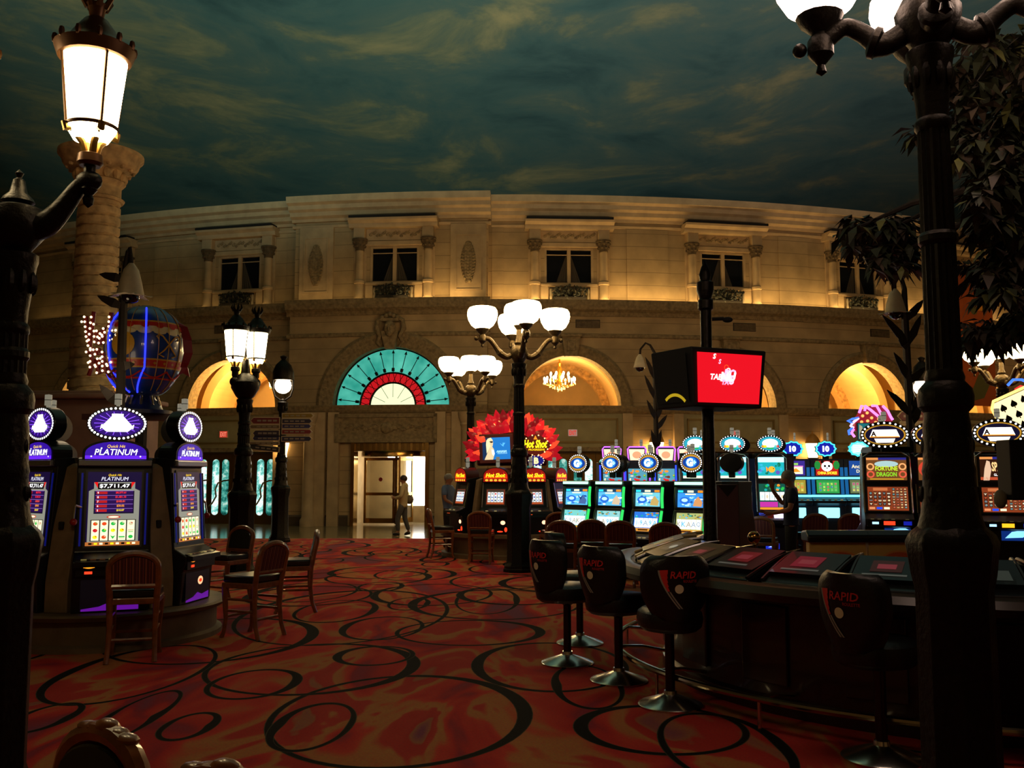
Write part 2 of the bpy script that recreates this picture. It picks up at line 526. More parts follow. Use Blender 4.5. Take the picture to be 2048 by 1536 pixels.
mb = MB(); prof = []
for i in range(25):
    a = PI / 2 * i / 24; prof.append((max(1e-4, 46 * math.cos(a)), 6.5 + 16 * math.sin(a)))
mb.lathe(prof, sky_mat(), (0, 2, 0), 64, caps=False)
tag(mb.build('ceiling'), kind='structure')

# ---- facade walls
ra = [1.72] * 7; ra[2] = 1.98
low_holes = [('arch', s, ra[i], ZS, 3.98) for i, s in enumerate(BAYS)]
door_holes = []
for i, s in enumerate(BAYS):
    if i == 2: door_holes.append(('rect', s - 1.32, s + 1.30, 0, 2.78))
    else: door_holes.append(('rect', s - 1.75, s + 1.75, 0, 2.62))
win_holes = [('rect', s - 0.86, s + 0.86, 8.3, 9.58) for s in BAYS]
C0, C1 = -7.62, -0.82
mb = MB()
for s0, s1, out in ((-22, C0, 0), (C0, C1, 0.45), (C1, 22, 0)):
    hs = [h for h in low_holes if s0 < h[1] < s1] + [h for h in door_holes if s0 < (h[1] + h[2]) / 2 < s1]
    wall_strip(mb, s0, s1, out, 3.9, ZL, [h for h in hs if h[0] == 'arch'], STONE)
    wall_strip(mb, s0, s1, out, 0, 3.9, [h for h in hs if h[0] == 'rect'], STONE)
    wall_strip(mb, s0, s1, out - 0.32, ZL, 10.6, [h for h in win_holes if s0 < (h[1] + h[2]) / 2 < s1], STONE)
for s in (C0, C1):
    mb.quad(wp(s, 0, 0), wp(s, 0.45, 0), wp(s, 0.45, ZL), wp(s, 0, ZL), STONE)
    mb.quad(wp(s, -0.32, ZL), wp(s, 0.13, ZL), wp(s, 0.13, 10.6), wp(s, -0.32, 10.6), STONE)
tag(mb.build('wall_back', smooth=False), kind='structure')
mb = MB()
for x0, y0, x1, y1 in ((-21.2, 36.5, -26, 26), (-26, 26, -26, -3), (21.2, 36.5, 26, 26), (26, 26, 26, -3), (-26, -3, 26, -3)):
    mb.quad((x0, y0, 0), (x1, y1, 0), (x1, y1, 10.6), (x0, y0, 10.6), STONE)
tag(mb.build('wall_side', smooth=False), kind='structure')

# ---- cornice, ledge, belt courses
n_tr = 0


def trim(mb, **k):
    global n_tr
    n_tr += 1
    return tag(mb.build('trim_%d' % n_tr, **k), kind='structure')


corn = [(-0.4, 10.5), (-0.2, 10.5), (-0.18, 10.6), (-0.02, 10.66), (0.0, 10.8), (0.14, 10.86), (0.16, 11.0), (0.32, 11.06), (0.36, 11.28), (-0.4, 11.34)]
mb = MB()
for s0, s1, o in ((-22, C0 - 0.1, 0), (C0 - 0.1, C1 + 0.1, 0.45), (C1 + 0.1, 22, 0)):
    mb.sweep_arc([(a + o, b) for a, b in corn], s0, s1, max(2, int((s1 - s0) / 0.8)), PLAIN)
    mb.sweep_arc([(-0.42 + o, 10.3), (-0.27 + o, 10.3), (-0.24 + o, 10.38), (-0.42 + o, 10.4)], s0, s1, max(2, int((s1 - s0) / 0.8)), PLAIN)
trim(mb, smooth=False)
mb = MB()
led = [(-0.02, 7.12), (0.06, 7.12), (0.08, 7.26), (0.22, 7.34), (0.26, 7.5), (0.26, 7.66), (0.2, 7.66), (0.18, 7.6), (-0.4, 7.6), (-0.02, 7.5)]
for s0, s1, o in ((-22, C0 - 0.1, 0), (C0 - 0.1, C1 + 0.1, 0.45), (C1 + 0.1, 22, 0)):
    mb.sweep_arc([(a + o, b) for a, b in led], s0, s1, max(2, int((s1 - s0) / 0.8)), PLAIND)
    mb.sweep_arc([(-0.02 + o, 6.36), (0.05 + o, 6.4), (0.05 + o, 6.5), (-0.02 + o, 6.54)], s0, s1, max(2, int((s1 - s0) / 0.8)), PLAIND)
trim(mb, smooth=False)
mb = MB()
for s0, s1, o in ((-22, C0, 0), (C0, C1, 0.45), (C1, 22, 0)):
    mb.sweep_arc([(-0.05 + o, 3.78), (0.1 + o, 3.78), (0.16 + o, 3.86), (0.2 + o, 4.0), (0.2 + o, 4.04), (-0.3 + o, 4.04)], s0, s1, max(2, int((s1 - s0) / 0.8)), PLAIND)
trim(mb, smooth=False)
mb = MB()
for s0, s1, o in ((-22, -18, 0), (-13.9, -11.9, 0), (-8.2, C0, 0), (C0, -5.45, 0.45), (-2.7, C1, 0.45), (C1, 0.15, 0), (3.85, 5.75, 0), (9.4, 11.2, 0), (15, 16.8, 0)):
    mb.sweep_arc([(-0.02 + o, 0), (0.08 + o, 0), (0.08 + o, 0.3), (0.03 + o, 0.36), (-0.02 + o, 0.36)], s0, s1, 4, mat('dark_plinth_stone', '#4d4030', 0.5))
o = mb.build('baseboard_back', smooth=False); tag(o, kind='structure')

# ---- arches: archivolt, reveal, keystone
for i, s in enumerate(BAYS):
    mb = MB(); r = ra[i]; o = 0.45 if i == 2 else 0.0; wd = 0.55 if i == 2 else 0.4
    for j in range(36):
        a, b = PI * j / 36, PI * (j + 1) / 36
        def Q(q, t, out): return wp(s + q * math.cos(t), o + out, ZS + q * math.sin(t))
        ring = [(r + wd, 0), (r + wd, 0.08), (r + wd - 0.1, 0.14), (r + 0.12, 0.08), (r, 0.05), (r, -0.5)]
        for (q0, u0), (q1, u1) in zip(ring, ring[1:]):
            mb.quad(Q(q0, a, u0), Q(q0, b, u0), Q(q1, b, u1), Q(q1, a, u1), PLAIND)
    if i == 2:
        for j in range(30):
            t = PI * (j + 0.5) / 30; mb.ball(wp(s + (r + 0.3) * math.cos(t), o + 0.1, ZS + (r + 0.3) * math.sin(t)), 0.045, PLAIND, nu=6, nv=4)
    trim(mb, ang=0.5)
    mb = MB(); mb.M = wframe(s, o)
    if i != 2:
        mb.prism([(-0.22, ZS + r - 0.05), (0.22, ZS + r - 0.05), (0.32, ZS + r + 0.62), (-0.32, ZS + r + 0.62)], -0.28, PLAIND)
        mb.box((0, -0.16, ZS + r + 0.66), (0.74, 0.36, 0.1), PLAIND); mb.box((0, -0.26, ZS + r + 0.3), (0.3, 0.1, 0.34), PLAIND)
        tag(mb.build('keystone', bevel=0.02), 'keystone block on the arch of facade bay %d' % (i + 1), 'keystone', kind='structure')
    else:
        # carved cartouche with a crowned face over the fanlight arch
        mb.prism([(-0.16, ZS + r - 0.1), (0.16, ZS + r - 0.1), (0.3, ZS + r + 0.5), (-0.3, ZS + r + 0.5)], -0.3, PLAIND)
        mb.ball((0, -0.28, 6.62), 0.24, PLAIND, (0.85, 0.7, 1.15)); mb.ball((0, -0.46, 6.58), 0.06, PLAIND, (0.7, 1, 1.2)); mb.ball((0, -0.4, 6.42), 0.1, PLAIND)
        for sx in (-1, 1):
            mb.tube([(sx * 0.2, -0.25, 7.0), (sx * 0.42, -0.2, 6.9), (sx * 0.46, -0.2, 6.6), (sx * 0.34, -0.24, 6.35), (sx * 0.44, -0.2, 6.15), (sx * 0.3, -0.2, 5.98)], [0.06, 0.08, 0.09, 0.07, 0.06, 0.03], PLAIND)
            mb.ball((sx * 0.1, -0.4, 6.7), 0.05, PLAIND)
        for k in range(5): mb.ball(((k - 2) * 0.13, -0.26, 6.98 + 0.06 * (2 - abs(k - 2))), 0.085, PLAIND, nu=8, nv=6)
        mb.box((0, -0.2, 6.9), (0.6, 0.3, 0.1), PLAIND)
        tag(mb.build('cartouche'), 'carved stone face with a crown above the teal fanlight arch', 'stone carving', kind='structure')

# ---- lit rooms seen through the arches
ALC = mat('alcove_plaster', '#d8b478', 0.8, 0, 0.08, 2); ALCR = mat('alcove_frieze', '#a88048', 0.8, 0, 0.5, 7, 0.4)
for i, s in enumerate(BAYS):
    if i == 2: continue
    mb = MB(); mb.M = wframe(s, -0.4); H, Wd, Dp = 6.6, 2.6, 4.5
    mb.quad((-Wd, 0, 3.95), (-Wd, Dp, 3.95), (-Wd, Dp, H), (-Wd, 0, H), ALC); mb.quad((Wd, 0, 3.95), (Wd, Dp, 3.95), (Wd, Dp, H), (Wd, 0, H), ALC)
    mb.quad((-Wd, Dp, 3.95), (Wd, Dp, 3.95), (Wd, Dp, H), (-Wd, Dp, H), ALC); mb.quad((-Wd, 0, H), (Wd, 0, H), (Wd, Dp, H), (-Wd, Dp, H), ALC)
    mb.quad((-Wd, 0, 3.97), (Wd, 0, 3.97), (Wd, Dp, 3.97), (-Wd, Dp, 3.97), ALC)
    for j in range(24):
        a, b = PI * j / 24, PI * (j + 1) / 24
        for r0, r1, y0, y1, mm in ((2.2, 1.9, 1.2, 1.25, ALC), (1.9, 1.9, 1.25, 3.0, ALC), (1.9, 1.62, 3.0, 3.05, ALCR), (1.62, 1.62, 3.05, 3.4, ALC)):
            P_ = lambda q, t, y: (q * math.cos(t), y, 3.98 + q * math.sin(t))
            mb.quad(P_(r0, a, y0), P_(r0, b, y0), P_(r1, b, y1), P_(r1, a, y1), mm)
    o = mb.build('wall_alcove', smooth=False); tag(o, kind='structure')
    p = wframe(s, -0.4) @ Vector((0.0, 0.75, 5.2)); pw = (260, 420, 0, 200, 380, 420, 260)[i]
    light('alcove_light', 'POINT', p, None, pw, (1.0, 0.66, 0.24), 0.25)

# ---- stained-glass fanlight over the revolving door
s = BAYS[2]; M0 = wframe(s, 0.1)


def fan_glass():
    m = bpy.data.materials.new('stained_glass'); m.use_nodes = True; nt = m.node_tree; L = nt.links.new
    b = nt.nodes['Principled BSDF']; b.inputs['Base Color'].default_value = (0.02, 0.05, 0.05, 1); b.inputs['Roughness'].default_value = 0.2
    tc = nd(nt, 'ShaderNodeTexCoord'); nz = nd(nt, 'ShaderNodeTexNoise', i_Scale=1.6, i_Detail=2.0); L(tc.outputs['Object'], nz.inputs['Vector'])
    r = nd(nt, 'ShaderNodeValToRGB'); e = r.color_ramp.elements
    e[0].position = 0.3; e[0].color = (*lin('#27a08e'), 1); e[1].position = 0.75; e[1].color = (*lin('#63d8bf'), 1)
    L(nz.outputs['Fac'], r.inputs['Fac']); L(r.outputs['Color'], b.inputs['Emission Color']); b.inputs['Emission Strength'].default_value = 0.85
    return m


TEAL = fan_glass(); LEAD = mat('lead_came', '#0c1010', 0.5, 0.3)
win = thing('window_8', 'half-round stained glass fanlight, teal with a red band, above the revolving door', kind='structure'); win.matrix_world = M0


def halfring(mb, r0, r1, y, z0, m, n=40, a0=0.0, a1=PI):
    for j in range(n):
        a, b = a0 + (a1 - a0) * j / n, a0 + (a1 - a0) * (j + 1) / n
        mb.quad((r0 * math.cos(a), y, z0 + r0 * math.sin(a)), (r0 * math.cos(b), y, z0 + r0 * math.sin(b)),
                (r1 * math.cos(b), y, z0 + r1 * math.sin(b)), (r1 * math.cos(a), y, z0 + r1 * math.sin(a)), m)


mb = MB(); halfring(mb, 1.14, 2.0, 0, ZS, TEAL); mb.build('pane', win, smooth=False)['label'] = 'teal stained glass'
mb = MB(); halfring(mb, 0.8, 1.12, 0, ZS, em('#c8101c', 0.8)); mb.build('pane', win, smooth=False)['label'] = 'red stained glass band'
mb = MB(); halfring(mb, 0.0, 0.78, 0, ZS, em('#e8f0c0', 1.05)); mb.build('pane', win, smooth=False)['label'] = 'pale half-round centre pane'
mb = MB()
for r in (0.79, 1.13, 1.97):
    mb.tube([(r * math.cos(PI * j / 40), -0.02, ZS + r * math.sin(PI * j / 40)) for j in range(41)], 0.035, LEAD, 6)
mb.box((0, -0.01, ZS + 0.01), (3.96, 0.05, 0.04), LEAD)
for j in range(13):
    a = PI * (j + 0.5) / 13 if j not in () else 0
    c, q = math.cos(a), math.sin(a)
    mb.tube([(1.15 * c, -0.02, ZS + 1.15 * q), (1.84 * c, -0.02, ZS + 1.84 * q)], 0.014, LEAD, 5)
    mb.tube([(1.18 * c, -0.02, ZS + 1.18 * q), (1.3 * c, -0.02, ZS + 1.3 * q)], 0.055, LEAD, 6)
    mb.tube([(1.8 * c, -0.02, ZS + 1.8 * q), (1.92 * c, -0.02, ZS + 1.92 * q)], [0.055, 0.004], LEAD, 6)
for j in range(14):
    a = PI * (j + 0.5) / 14; b = PI * (j + 1.0) / 14
    for p, q in (((0.8, a), (1.11, b)), ((1.11, a), (0.8, b))):
        mb.tube([(p[0] * math.cos(p[1]), -0.015, ZS + p[0] * math.sin(p[1])), (q[0] * math.cos(q[1]), -0.015, ZS + q[0] * math.sin(q[1]))], 0.01, LEAD, 4)
for a in (0.45, 1.0, PI / 2, PI - 1.0, PI - 0.45):
    mb.tube([(0.3 * math.cos(a), -0.015, ZS + 0.3 * math.sin(a)), (0.78 * math.cos(a), -0.015, ZS + 0.78 * math.sin(a))], 0.007, LEAD, 4)
mb.build('frame', win)

# ---- upper windows with their surrounds
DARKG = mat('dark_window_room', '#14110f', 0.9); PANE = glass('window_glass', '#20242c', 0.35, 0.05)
CURT = mat('sheer_curtain', '#b8a88c', 0.9)
wroot = None
for i, s in enumerate(BAYS):
    o = 0.45 if i == 2 else 0.0
    F = wframe(s, o - 0.32)
    if wroot is None:
        wn = thing('window_1', kind='structure')
        mb = MB()
        for a, b in (((-0.86, 0.02, 8.3), (-0.78, 0.14, 9.58)), ((0.78, 0.02, 8.3), (0.86, 0.14, 9.58)), ((-0.86, 0.02, 8.3), (0.86, 0.14, 8.36)), ((-0.86, 0.02, 9.52), (0.86, 0.14, 9.58)), ((-0.06, 0.0, 8.3), (0.06, 0.14, 9.58))):
            mb.b2(a, b, PLAIN)
        mb.b2((-0.8, 0.06, 9.33), (0.8, 0.09, 9.36), PLAIN)
        mb.build('window_frame', wn, False)
        for sx in (-0.42, 0.42):
            mb = MB(); mb.b2((sx - 0.36, 0.1, 8.34), (sx + 0.36, 0.11, 9.54), PANE); mb.build('pane', wn, False)
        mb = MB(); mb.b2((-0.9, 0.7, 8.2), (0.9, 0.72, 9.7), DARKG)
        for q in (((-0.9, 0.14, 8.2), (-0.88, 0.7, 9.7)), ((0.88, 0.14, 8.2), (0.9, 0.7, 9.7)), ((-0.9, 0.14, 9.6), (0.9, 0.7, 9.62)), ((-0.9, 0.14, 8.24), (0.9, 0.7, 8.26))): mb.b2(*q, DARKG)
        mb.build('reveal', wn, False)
        mb = MB()
        for sx in (-1, 1):
            n = 8
            for k in range(n):
                t0, t1 = k / n, (k + 1) / n
                X = lambda t, z: sx * (0.04 + t * (0.42 * (9.5 - z) / 1.2))
                y0, y1 = 0.2 + 0.02 * (k % 2), 0.2 + 0.02 * ((k + 1) % 2)
                mb.quad((X(t0, 8.3), y0, 8.3), (X(t1, 8.3), y1, 8.3), (X(t1, 9.5), y1, 9.5), (X(t0, 9.5), y0, 9.5), CURT)
        mb.build('curtain', wn)
        wroot = wn
    else:
        wn = dup(wroot); wn.name = 'window_%d' % (i + 1)
    wn['label'] = ('dark upper window with sheer curtains in facade bay %d, %s' % (i + 1, 'between the two carved oval panels' if i == 2 else 'flanked by half columns'))
    wn.matrix_world = F

# surround: half columns, frieze, hood; made once then copied
sur = thing('trim_surround', kind='structure')
for sx in (-1, 1):
    mb = MB(); x = sx * 1.2
    mb.b2((x - 0.22, -0.02, 7.6), (x + 0.22, 0.1, 10.2), PLAIN)
    mb.lathe([(0.2, 7.6), (0.2, 7.72), (0.15, 7.8), (0.15, 8.24), (0.19, 8.26), (0.19, 8.34), (0.14, 8.4), (0.13, 9.42)], PLAIN, (x, -0.1, 0), 14)
    mb.build('half_column', sur)
    mb = MB()
    mb.lathe([(0.13, 9.4), (0.16, 9.42), (0.15, 9.48), (0.24, 9.74), (0.27, 9.76), (0.27, 9.82)], mat('dark_carving', '#5e4e36', 0.85, 0, 0.3, 9, 0.4), (x, -0.1, 0), 14)
    for k in range(8):
        a = 2 * PI * k / 8
        mb.ball((x + 0.21 * math.cos(a), -0.1 + 0.21 * math.sin(a), 9.7), 0.06, mat('dark_carving', '#5e4e36', 0.85, 0, 0.3, 9, 0.4), nu=6, nv=4); mb.ball((x + 0.18 * math.cos(a + 0.4), -0.1 + 0.18 * math.sin(a + 0.4), 9.56), 0.05, mat('dark_carving', '#5e4e36', 0.85, 0, 0.3, 9, 0.4), nu=6, nv=4)
    mb.build('capital', sur)
    mb = MB(); mb.b2((x - 0.2, -0.26, 9.82), (x + 0.2, 0.05, 10.2), PLAIN); mb.build('block', sur, bevel=0.02)
mb = MB(); mb.b2((-1.05, -0.06, 9.6), (1.05, 0.1, 9.76), PLAIN); mb.b2((-1.0, -0.1, 7.62), (-0.72, 0.05, 8.2), PLAIN); mb.b2((0.72, -0.1, 7.62), (1.0, 0.05, 8.2), PLAIN)
mb.b2((-1.0, -0.12, 8.2), (1.0, 0.06, 8.3), PLAIN); mb.build('architrave', sur, bevel=0.015)
mb = MB(); mb.b2((-0.98, -0.04, 9.78), (0.98, 0.06, 10.18), PLAIN)
rg = random.Random(5)
for k in range(15):
    x = -0.84 + 0.12 * k; z = 9.98 + 0.06 * math.sin(k * 1.9)
    mb.ball((x, -0.05, z), 0.055, PLAIND, (1.2, 0.6, 1), 6, 4)
    mb.tube([(x, -0.05, z), (x + 0.05, -0.07, z + 0.08), (x + 0.1, -0.05, z + 0.03)], [0.025, 0.02, 0.012], PLAIND, 5)
mb.build('frieze', sur)
mb = MB(); mb.prism([(0.05, 10.18), (-0.3, 10.18), (-0.34, 10.24), (-0.34, 10.32), (-0.5, 10.4), (-0.52, 10.47), (0.05, 10.47)], 3.1, PLAIN, 'X', -1.55); mb.build('hood', sur)
mb = MB(); mb.b2((-1.5, -0.56, 10.47), (1.5, 0.05, 10.55), mat('shadow_black', '#120e0a', 0.8)); mb.build('shadow_strip', sur, False)  # near-black strip that paints in the shadow line on top of the hood
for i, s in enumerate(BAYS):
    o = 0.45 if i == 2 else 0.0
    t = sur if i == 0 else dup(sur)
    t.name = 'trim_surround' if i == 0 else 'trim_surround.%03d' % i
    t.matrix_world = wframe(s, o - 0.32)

# balcony railing with trailing greenery under each window
rail = thing('balcony_railing', '', 'railing', group='balcony railings below the upper windows')
RAILM = mat('railing_dark', '#1b1814', 0.5, 0.3); RAILW = mat('railing_pale', '#8a7f68', 0.6)
mb = MB(); mb.b2((-0.7, -0.2, 8.1), (0.7, -0.16, 8.15), RAILM); mb.b2((-0.7, -0.2, 7.64), (0.7, -0.16, 7.68), RAILM); mb.build('rail', rail, False)
for k in range(10):
    x = -0.65 + 1.3 * k / 9
    mb = MB(); mb.lathe([(0.02, 7.66), (0.05, 7.78), (0.025, 7.88), (0.05, 7.98), (0.02, 8.12)], RAILW if k in (0, 1, 8, 9) else RAILM, (x, -0.18, 0), 8); mb.build('baluster', rail)
LEAF = mat('dark_foliage', '#10170b', 0.7, 0, 0.4, 20); LEAF2 = mat('ochre_foliage', '#26220f', 0.7, 0, 0.4, 20)
plant = thing('trailing_plant', '', 'plant', group='trailing plants on the balcony railings')
mb = MB(); rg = random.Random(11)
for k in range(240):
    x = rg.uniform(-0.58, 0.58); z = rg.uniform(7.7, 8.22) - 0.15 * abs(x); y = rg.uniform(-0.33, -0.21)
    a = rg.uniform(0, 6.3); d = Vector((math.cos(a) * 0.06, rg.uniform(-0.03, 0.03), math.sin(a) * 0.06)); e_ = Vector((-d.z, 0.02, d.x)) * 0.5; p = Vector((x, y, z))
    mb.quad(p - d, p + e_, p + d, p - e_, rg.choice([LEAF, LEAF, LEAF2]))
mb.build('foliage', plant, False)
mb = MB(); mb.b2((-0.55, -0.33, 7.66), (0.55, -0.22, 7.8), RAILM); mb.build('planter_box', plant, False)
names = ['behind the spiral column', 'above the left yellow arch', 'above the carved face', 'above the five-globe lamp', 'behind the screen pole', 'beside the right tulip lamp', 'behind the tree']
for i, s in enumerate(BAYS):
    o = 0.45 if i == 2 else 0.0
    for src, what in ((rail, 'balcony railing'), (plant, 'trailing plant')):
        t = src if i == 0 else dup(src)
        t['label'] = 'dark %s under the upper window %s' % (what, names[i]); t.matrix_world = wframe(s, o - 0.32)

CARVE = mat('dark_carving', '#5e4e36', 0.85, 0, 0.3, 9, 0.4)
# raised wall panels, carved oval medallions, pilaster strips
mb = MB()
for a, b in ((-13.6, -12.6), (-8.1, -7.75), (-0.7, -0.3), (4.05, 5.55), (9.75, 10.95), (15.2, 16.5)):
    mb.sweep_arc([(-0.34, 7.75), (-0.28, 7.75), (-0.28, 10.28), (-0.34, 10.28)], a, b, 3, STONE)
trim(mb, smooth=False)
for a, b in ((-7.42, -6.2), (-2.1, -0.88)):
    mb = MB(); o = 0.45 - 0.32
    mb.sweep_arc([(o - 0.02, 7.64), (o + 0.1, 7.64), (o + 0.1, 10.3), (o - 0.02, 10.3)], a, b, 2, PLAIN)
    for z0, z1, e_ in ((7.98, 9.95, 0.16),):
        for q in ((a + e_, a + e_ + 0.05, z0, z1), (b - e_ - 0.05, b - e_, z0, z1), (a + e_, b - e_, z0, z0 + 0.05), (a + e_, b - e_, z1 - 0.05, z1)):
            mb.sweep_arc([(o + 0.09, q[2]), (o + 0.13, q[2]), (o + 0.13, q[3]), (o + 0.09, q[3])], q[0], q[1], 1, PLAIN)
    trim(mb, smooth=False)
    mb = MB(); mb.M = wframe((a + b) / 2, o + 0.1)
    for k in range(13):
        z = 8.3 + 1.3 * k / 12; wd = 0.24 * math.sin(PI * (k + 0.6) / 13.2) ** 0.7
        for q in range(-2, 3):
            mb.ball((q * wd / 2.4, -0.01, z + 0.02 * (q % 2)), 0.075, PLAIND, (0.95, 0.5, 1), 7, 5)
        for sx in (-1, 1): mb.tube([(sx * wd * 0.5, -0.03, z - 0.04), (sx * wd * 1.1, -0.05, z), (sx * wd, -0.03, z + 0.06)], 0.02, PLAIND, 5)
    tag(mb.build('medallion'), 'carved oval stone medallion on the panel %s the central window' % ('left of' if a < -5 else 'right of'), 'stone carving', kind='structure')

# air vents in the belt course
VENT = mat('vent_dark', '#241c12', 0.6)
for k, s in enumerate((-10.3, 2.6, 8.2, 13.7)):
    mb = MB(); mb.M = wframe(s, 0.0); mb.b2((-0.42, -0.03, 6.72), (0.42, 0.02, 7.0), VENT)
    for q in range(5): mb.b2((-0.4, -0.045, 6.74 + 0.05 * q), (0.4, -0.03, 6.76 + 0.05 * q), PLAIND)
    tag(mb.build('air_vent', smooth=False), 'dark air vent in the stone band, %s' % ('far left above the paired lanterns', 'beside the five-globe lamp', 'right of the screen pole', 'near the right tulip lamp')[k], 'vent', 'air vents in the facade band')

# ---- ground storey: panels over the doors, pilasters, doors
GILT = mat('gilt_moulding', '#8a7440', 0.5, 0.3)
for i, s in enumerate(BAYS):
    if i == 2: continue
    mb = MB(); F = wframe(s, 0.0); mb.M = F
    mb.b2((-1.75, -0.04, 2.62), (1.75, 0.04, 3.78), PANELG)
    for a, b in (((-1.6, -0.09, 2.78), (1.6, -0.03, 2.84)), ((-1.6, -0.09, 3.56), (1.6, -0.03, 3.62)), ((-1.6, -0.09, 2.78), (-1.54, -0.03, 3.62)), ((1.54, -0.09, 2.78), (1.6, -0.03, 3.62))): mb.b2(a, b, GILT)
    for sx in (-1, 1): mb.b2((sx * 1.92 - 0.17, -0.14, 0), (sx * 1.92 + 0.17, 0.02, 3.78), PLAIN)
    mb.b2((-1.75, -0.1, 2.5), (1.75, 0.05, 2.64), PLAIND)
    trim(mb, smooth=False)

def daylight_mat(name, stops, k, sc):
    m = bpy.data.materials.new(name); m.use_nodes = True; nt = m.node_tree; L = nt.links.new; b = nt.nodes['Principled BSDF']
    b.inputs['Base Color'].default_value = (0.02, 0.02, 0.02, 1); b.inputs['Roughness'].default_value = 0.15
    tc = nd(nt, 'ShaderNodeTexCoord'); nz = nd(nt, 'ShaderNodeTexNoise', i_Scale=sc, i_Detail=4.0, i_Roughness=0.7); L(tc.outputs['Object'], nz.inputs['Vector'])
    r = nd(nt, 'ShaderNodeValToRGB'); L(nz.outputs['Fac'], r.inputs['Fac']); e = r.color_ramp.elements
    while len(e) < len(stops): e.new(0.5)
    for el, (p, c) in zip(e, stops): el.position = p; el.color = (*lin(c), 1)
    L(r.outputs['Color'], b.inputs['Emission Color']); b.inputs['Emission Strength'].default_value = k; m.cycles.emission_sampling = 'NONE'
    return m


DAYW = daylight_mat('street_daylight', [(0.35, '#2a7a70'), (0.47, '#7fd8cc'), (0.55, '#f0fff8'), (0.7, '#ffffff')], 1.1, 3.5); DAYT = daylight_mat('street_greenery', [(0.36, '#0c4038'), (0.48, '#2c9084'), (0.58, '#6ccab8'), (0.68, '#e0fff0')], 0.8, 4.0); DAYG = em('#8fd05a', 0.8)
DBR = mat('brass_door_metal', '#7a5a28', 0.3, 0.8)


def door_leaf(style):
    pts = []
    lf = thing('door_leaf')
    mb = MB(); mb.b2((0.0, -0.03, 0), (0.86, 0.03, 2.45), DBR); mb.build('leaf', lf, False)
    for k, x in enumerate((0.24, 0.62)):
        def stad(w_, z0, z1, n=10):
            r = w_; P_ = [(x + r * math.cos(PI * j / n), z1 - r + r * math.sin(PI * j / n)) for j in range(n + 1)]
            return P_ + [(x + r * math.cos(PI + PI * j / n), z0 + r + r * math.sin(PI + PI * j / n)) for j in range(n + 1)]
        mb = MB(); mb.prism(stad(0.13, 0.3, 2.25), 0.01, (DAYT, DAYW)[(k + style) % 2], 'Y', -0.045)
        mb.build('glass_panel', lf, False)
    mb = MB(); mb.tube([(0.06, -0.1, 0.6), (0.2, -0.14, 0.72), (0.34, -0.14, 0.95), (0.3, -0.14, 1.2), (0.4, -0.14, 1.42), (0.62, -0.14, 1.5), (0.8, -0.1, 1.52)], 0.028, BRASS, 8); mb.build('pull_handle', lf)
    return lf


leafs = {}
n_door = 0
for i, s in enumerate(BAYS):
    if i == 2: continue
    n_door += 1
    d = thing('door_%d' % n_door, 'brass double doors with tall round-ended glass panes in facade bay %d' % (i + 1), kind='structure'); d.matrix_world = wframe(s, -0.25)
    for k in range(4):
        lf = door_leaf(k % 2); lf.parent = d; lf.location = (-1.74 + 0.87 * k, 0, 0)
        for ch in lf.children: ch['label'] = {'leaf': 'brass door leaf', 'glass_panel': 'glass panel bright with daylight', 'pull_handle': 'curved brass pull handle'}[ch.name.split('.')[0]]
    mb = MB(); mb.b2((-1.75, -0.08, 2.46), (1.75, 0.08, 2.62), DBR); mb.build('door_head', d, False)

# exit signs on the panels
EXW = mat('exit_sign_face', '#b9a99a', 0.5)
for k, s in enumerate((-10.2, 2.05, 7.75)):
    e = thing('exit_sign', 'small red-lettered exit sign on the panel over the %s' % ('left brass doors by the direction signpost', 'doors behind the red slot machines', 'doors right of the tall screen pole')[k], 'exit sign', wp(s, 0.08, 3.12), 0, 'exit signs over the doors')
    e.rotation_euler = (0, 0, s / RW)
    mb = MB(); mb.b2((-0.16, 0.0, -0.12), (0.16, 0.06, 0.12), EXW); mb.build('sign_body', e, False)
    mb = MB(); pa = Paint(mb, frame((0, -0.002, 0), (1, 0, 0), (0, 0, 1))); pa.rect(-0.15, -0.11, 0.15, 0.11, em('#d8a090', 0.55) if k else em('#c0402c', 0.8)); pa.text('EXIT', 0, 0, 0.15, em('#e01810', 0.9) if k else em('#ff8a70', 0.8), 2, fitw=0.24, bold=0.02); mb.build('lettering', e, False)

# ---- central portal: pilasters, columns, carved panel, revolving door
s = BAYS[2]
mb = MB(); mb.M = wframe(s, 0.45)
for x0, x1 in ((-2.55, -2.2), (-2.1, -1.72), (1.55, 1.9), (2.1, 2.5)): mb.b2((x0, -0.16, 0), (x1, 0.05, 3.8), PLAIN)
for x in (-2.72, 2.62): mb.lathe([(0.26, 0), (0.26, 0.2), (0.2, 0.3), (0.18, 3.3), (0.22, 3.36), (0.2, 3.42), (0.28, 3.62), (0.3, 3.78)], PLAIN, (x, -0.2, 0), 18)
trim(mb)
mb = MB(); mb.M = wframe(s, 0.45); x0, x1 = -1.85, 1.62
mb.b2((x0, -0.14, 2.78), (x1, 0.02, 3.74), PLAIND)
for a, b in (((x0, -0.22, 2.78), (x1, -0.12, 2.9)), ((x0, -0.22, 3.62), (x1, -0.12, 3.74)), ((x0, -0.22, 2.78), (x0 + 0.12, -0.12, 3.74)), ((x1 - 0.12, -0.22, 2.78), (x1, -0.12, 3.74))): mb.b2(a, b, PLAIND)
for k in range(21):
    q = (k - 10) / 10; z = 3.27 + 0.05 * math.sin(k * 2.1); r = 0.1 - 0.06 * abs(q)
    mb.ball((-0.1 + q * 1.4, -0.15, z), r, PLAIND, (1.4, 0.6, 1), 7, 5)
    mb.tube([(-0.1 + q * 1.4, -0.16, z), (-0.06 + q * 1.4, -0.19, z + r), (0.02 + q * 1.4, -0.16, z + r * 0.5)], 0.02, PLAIND, 5)
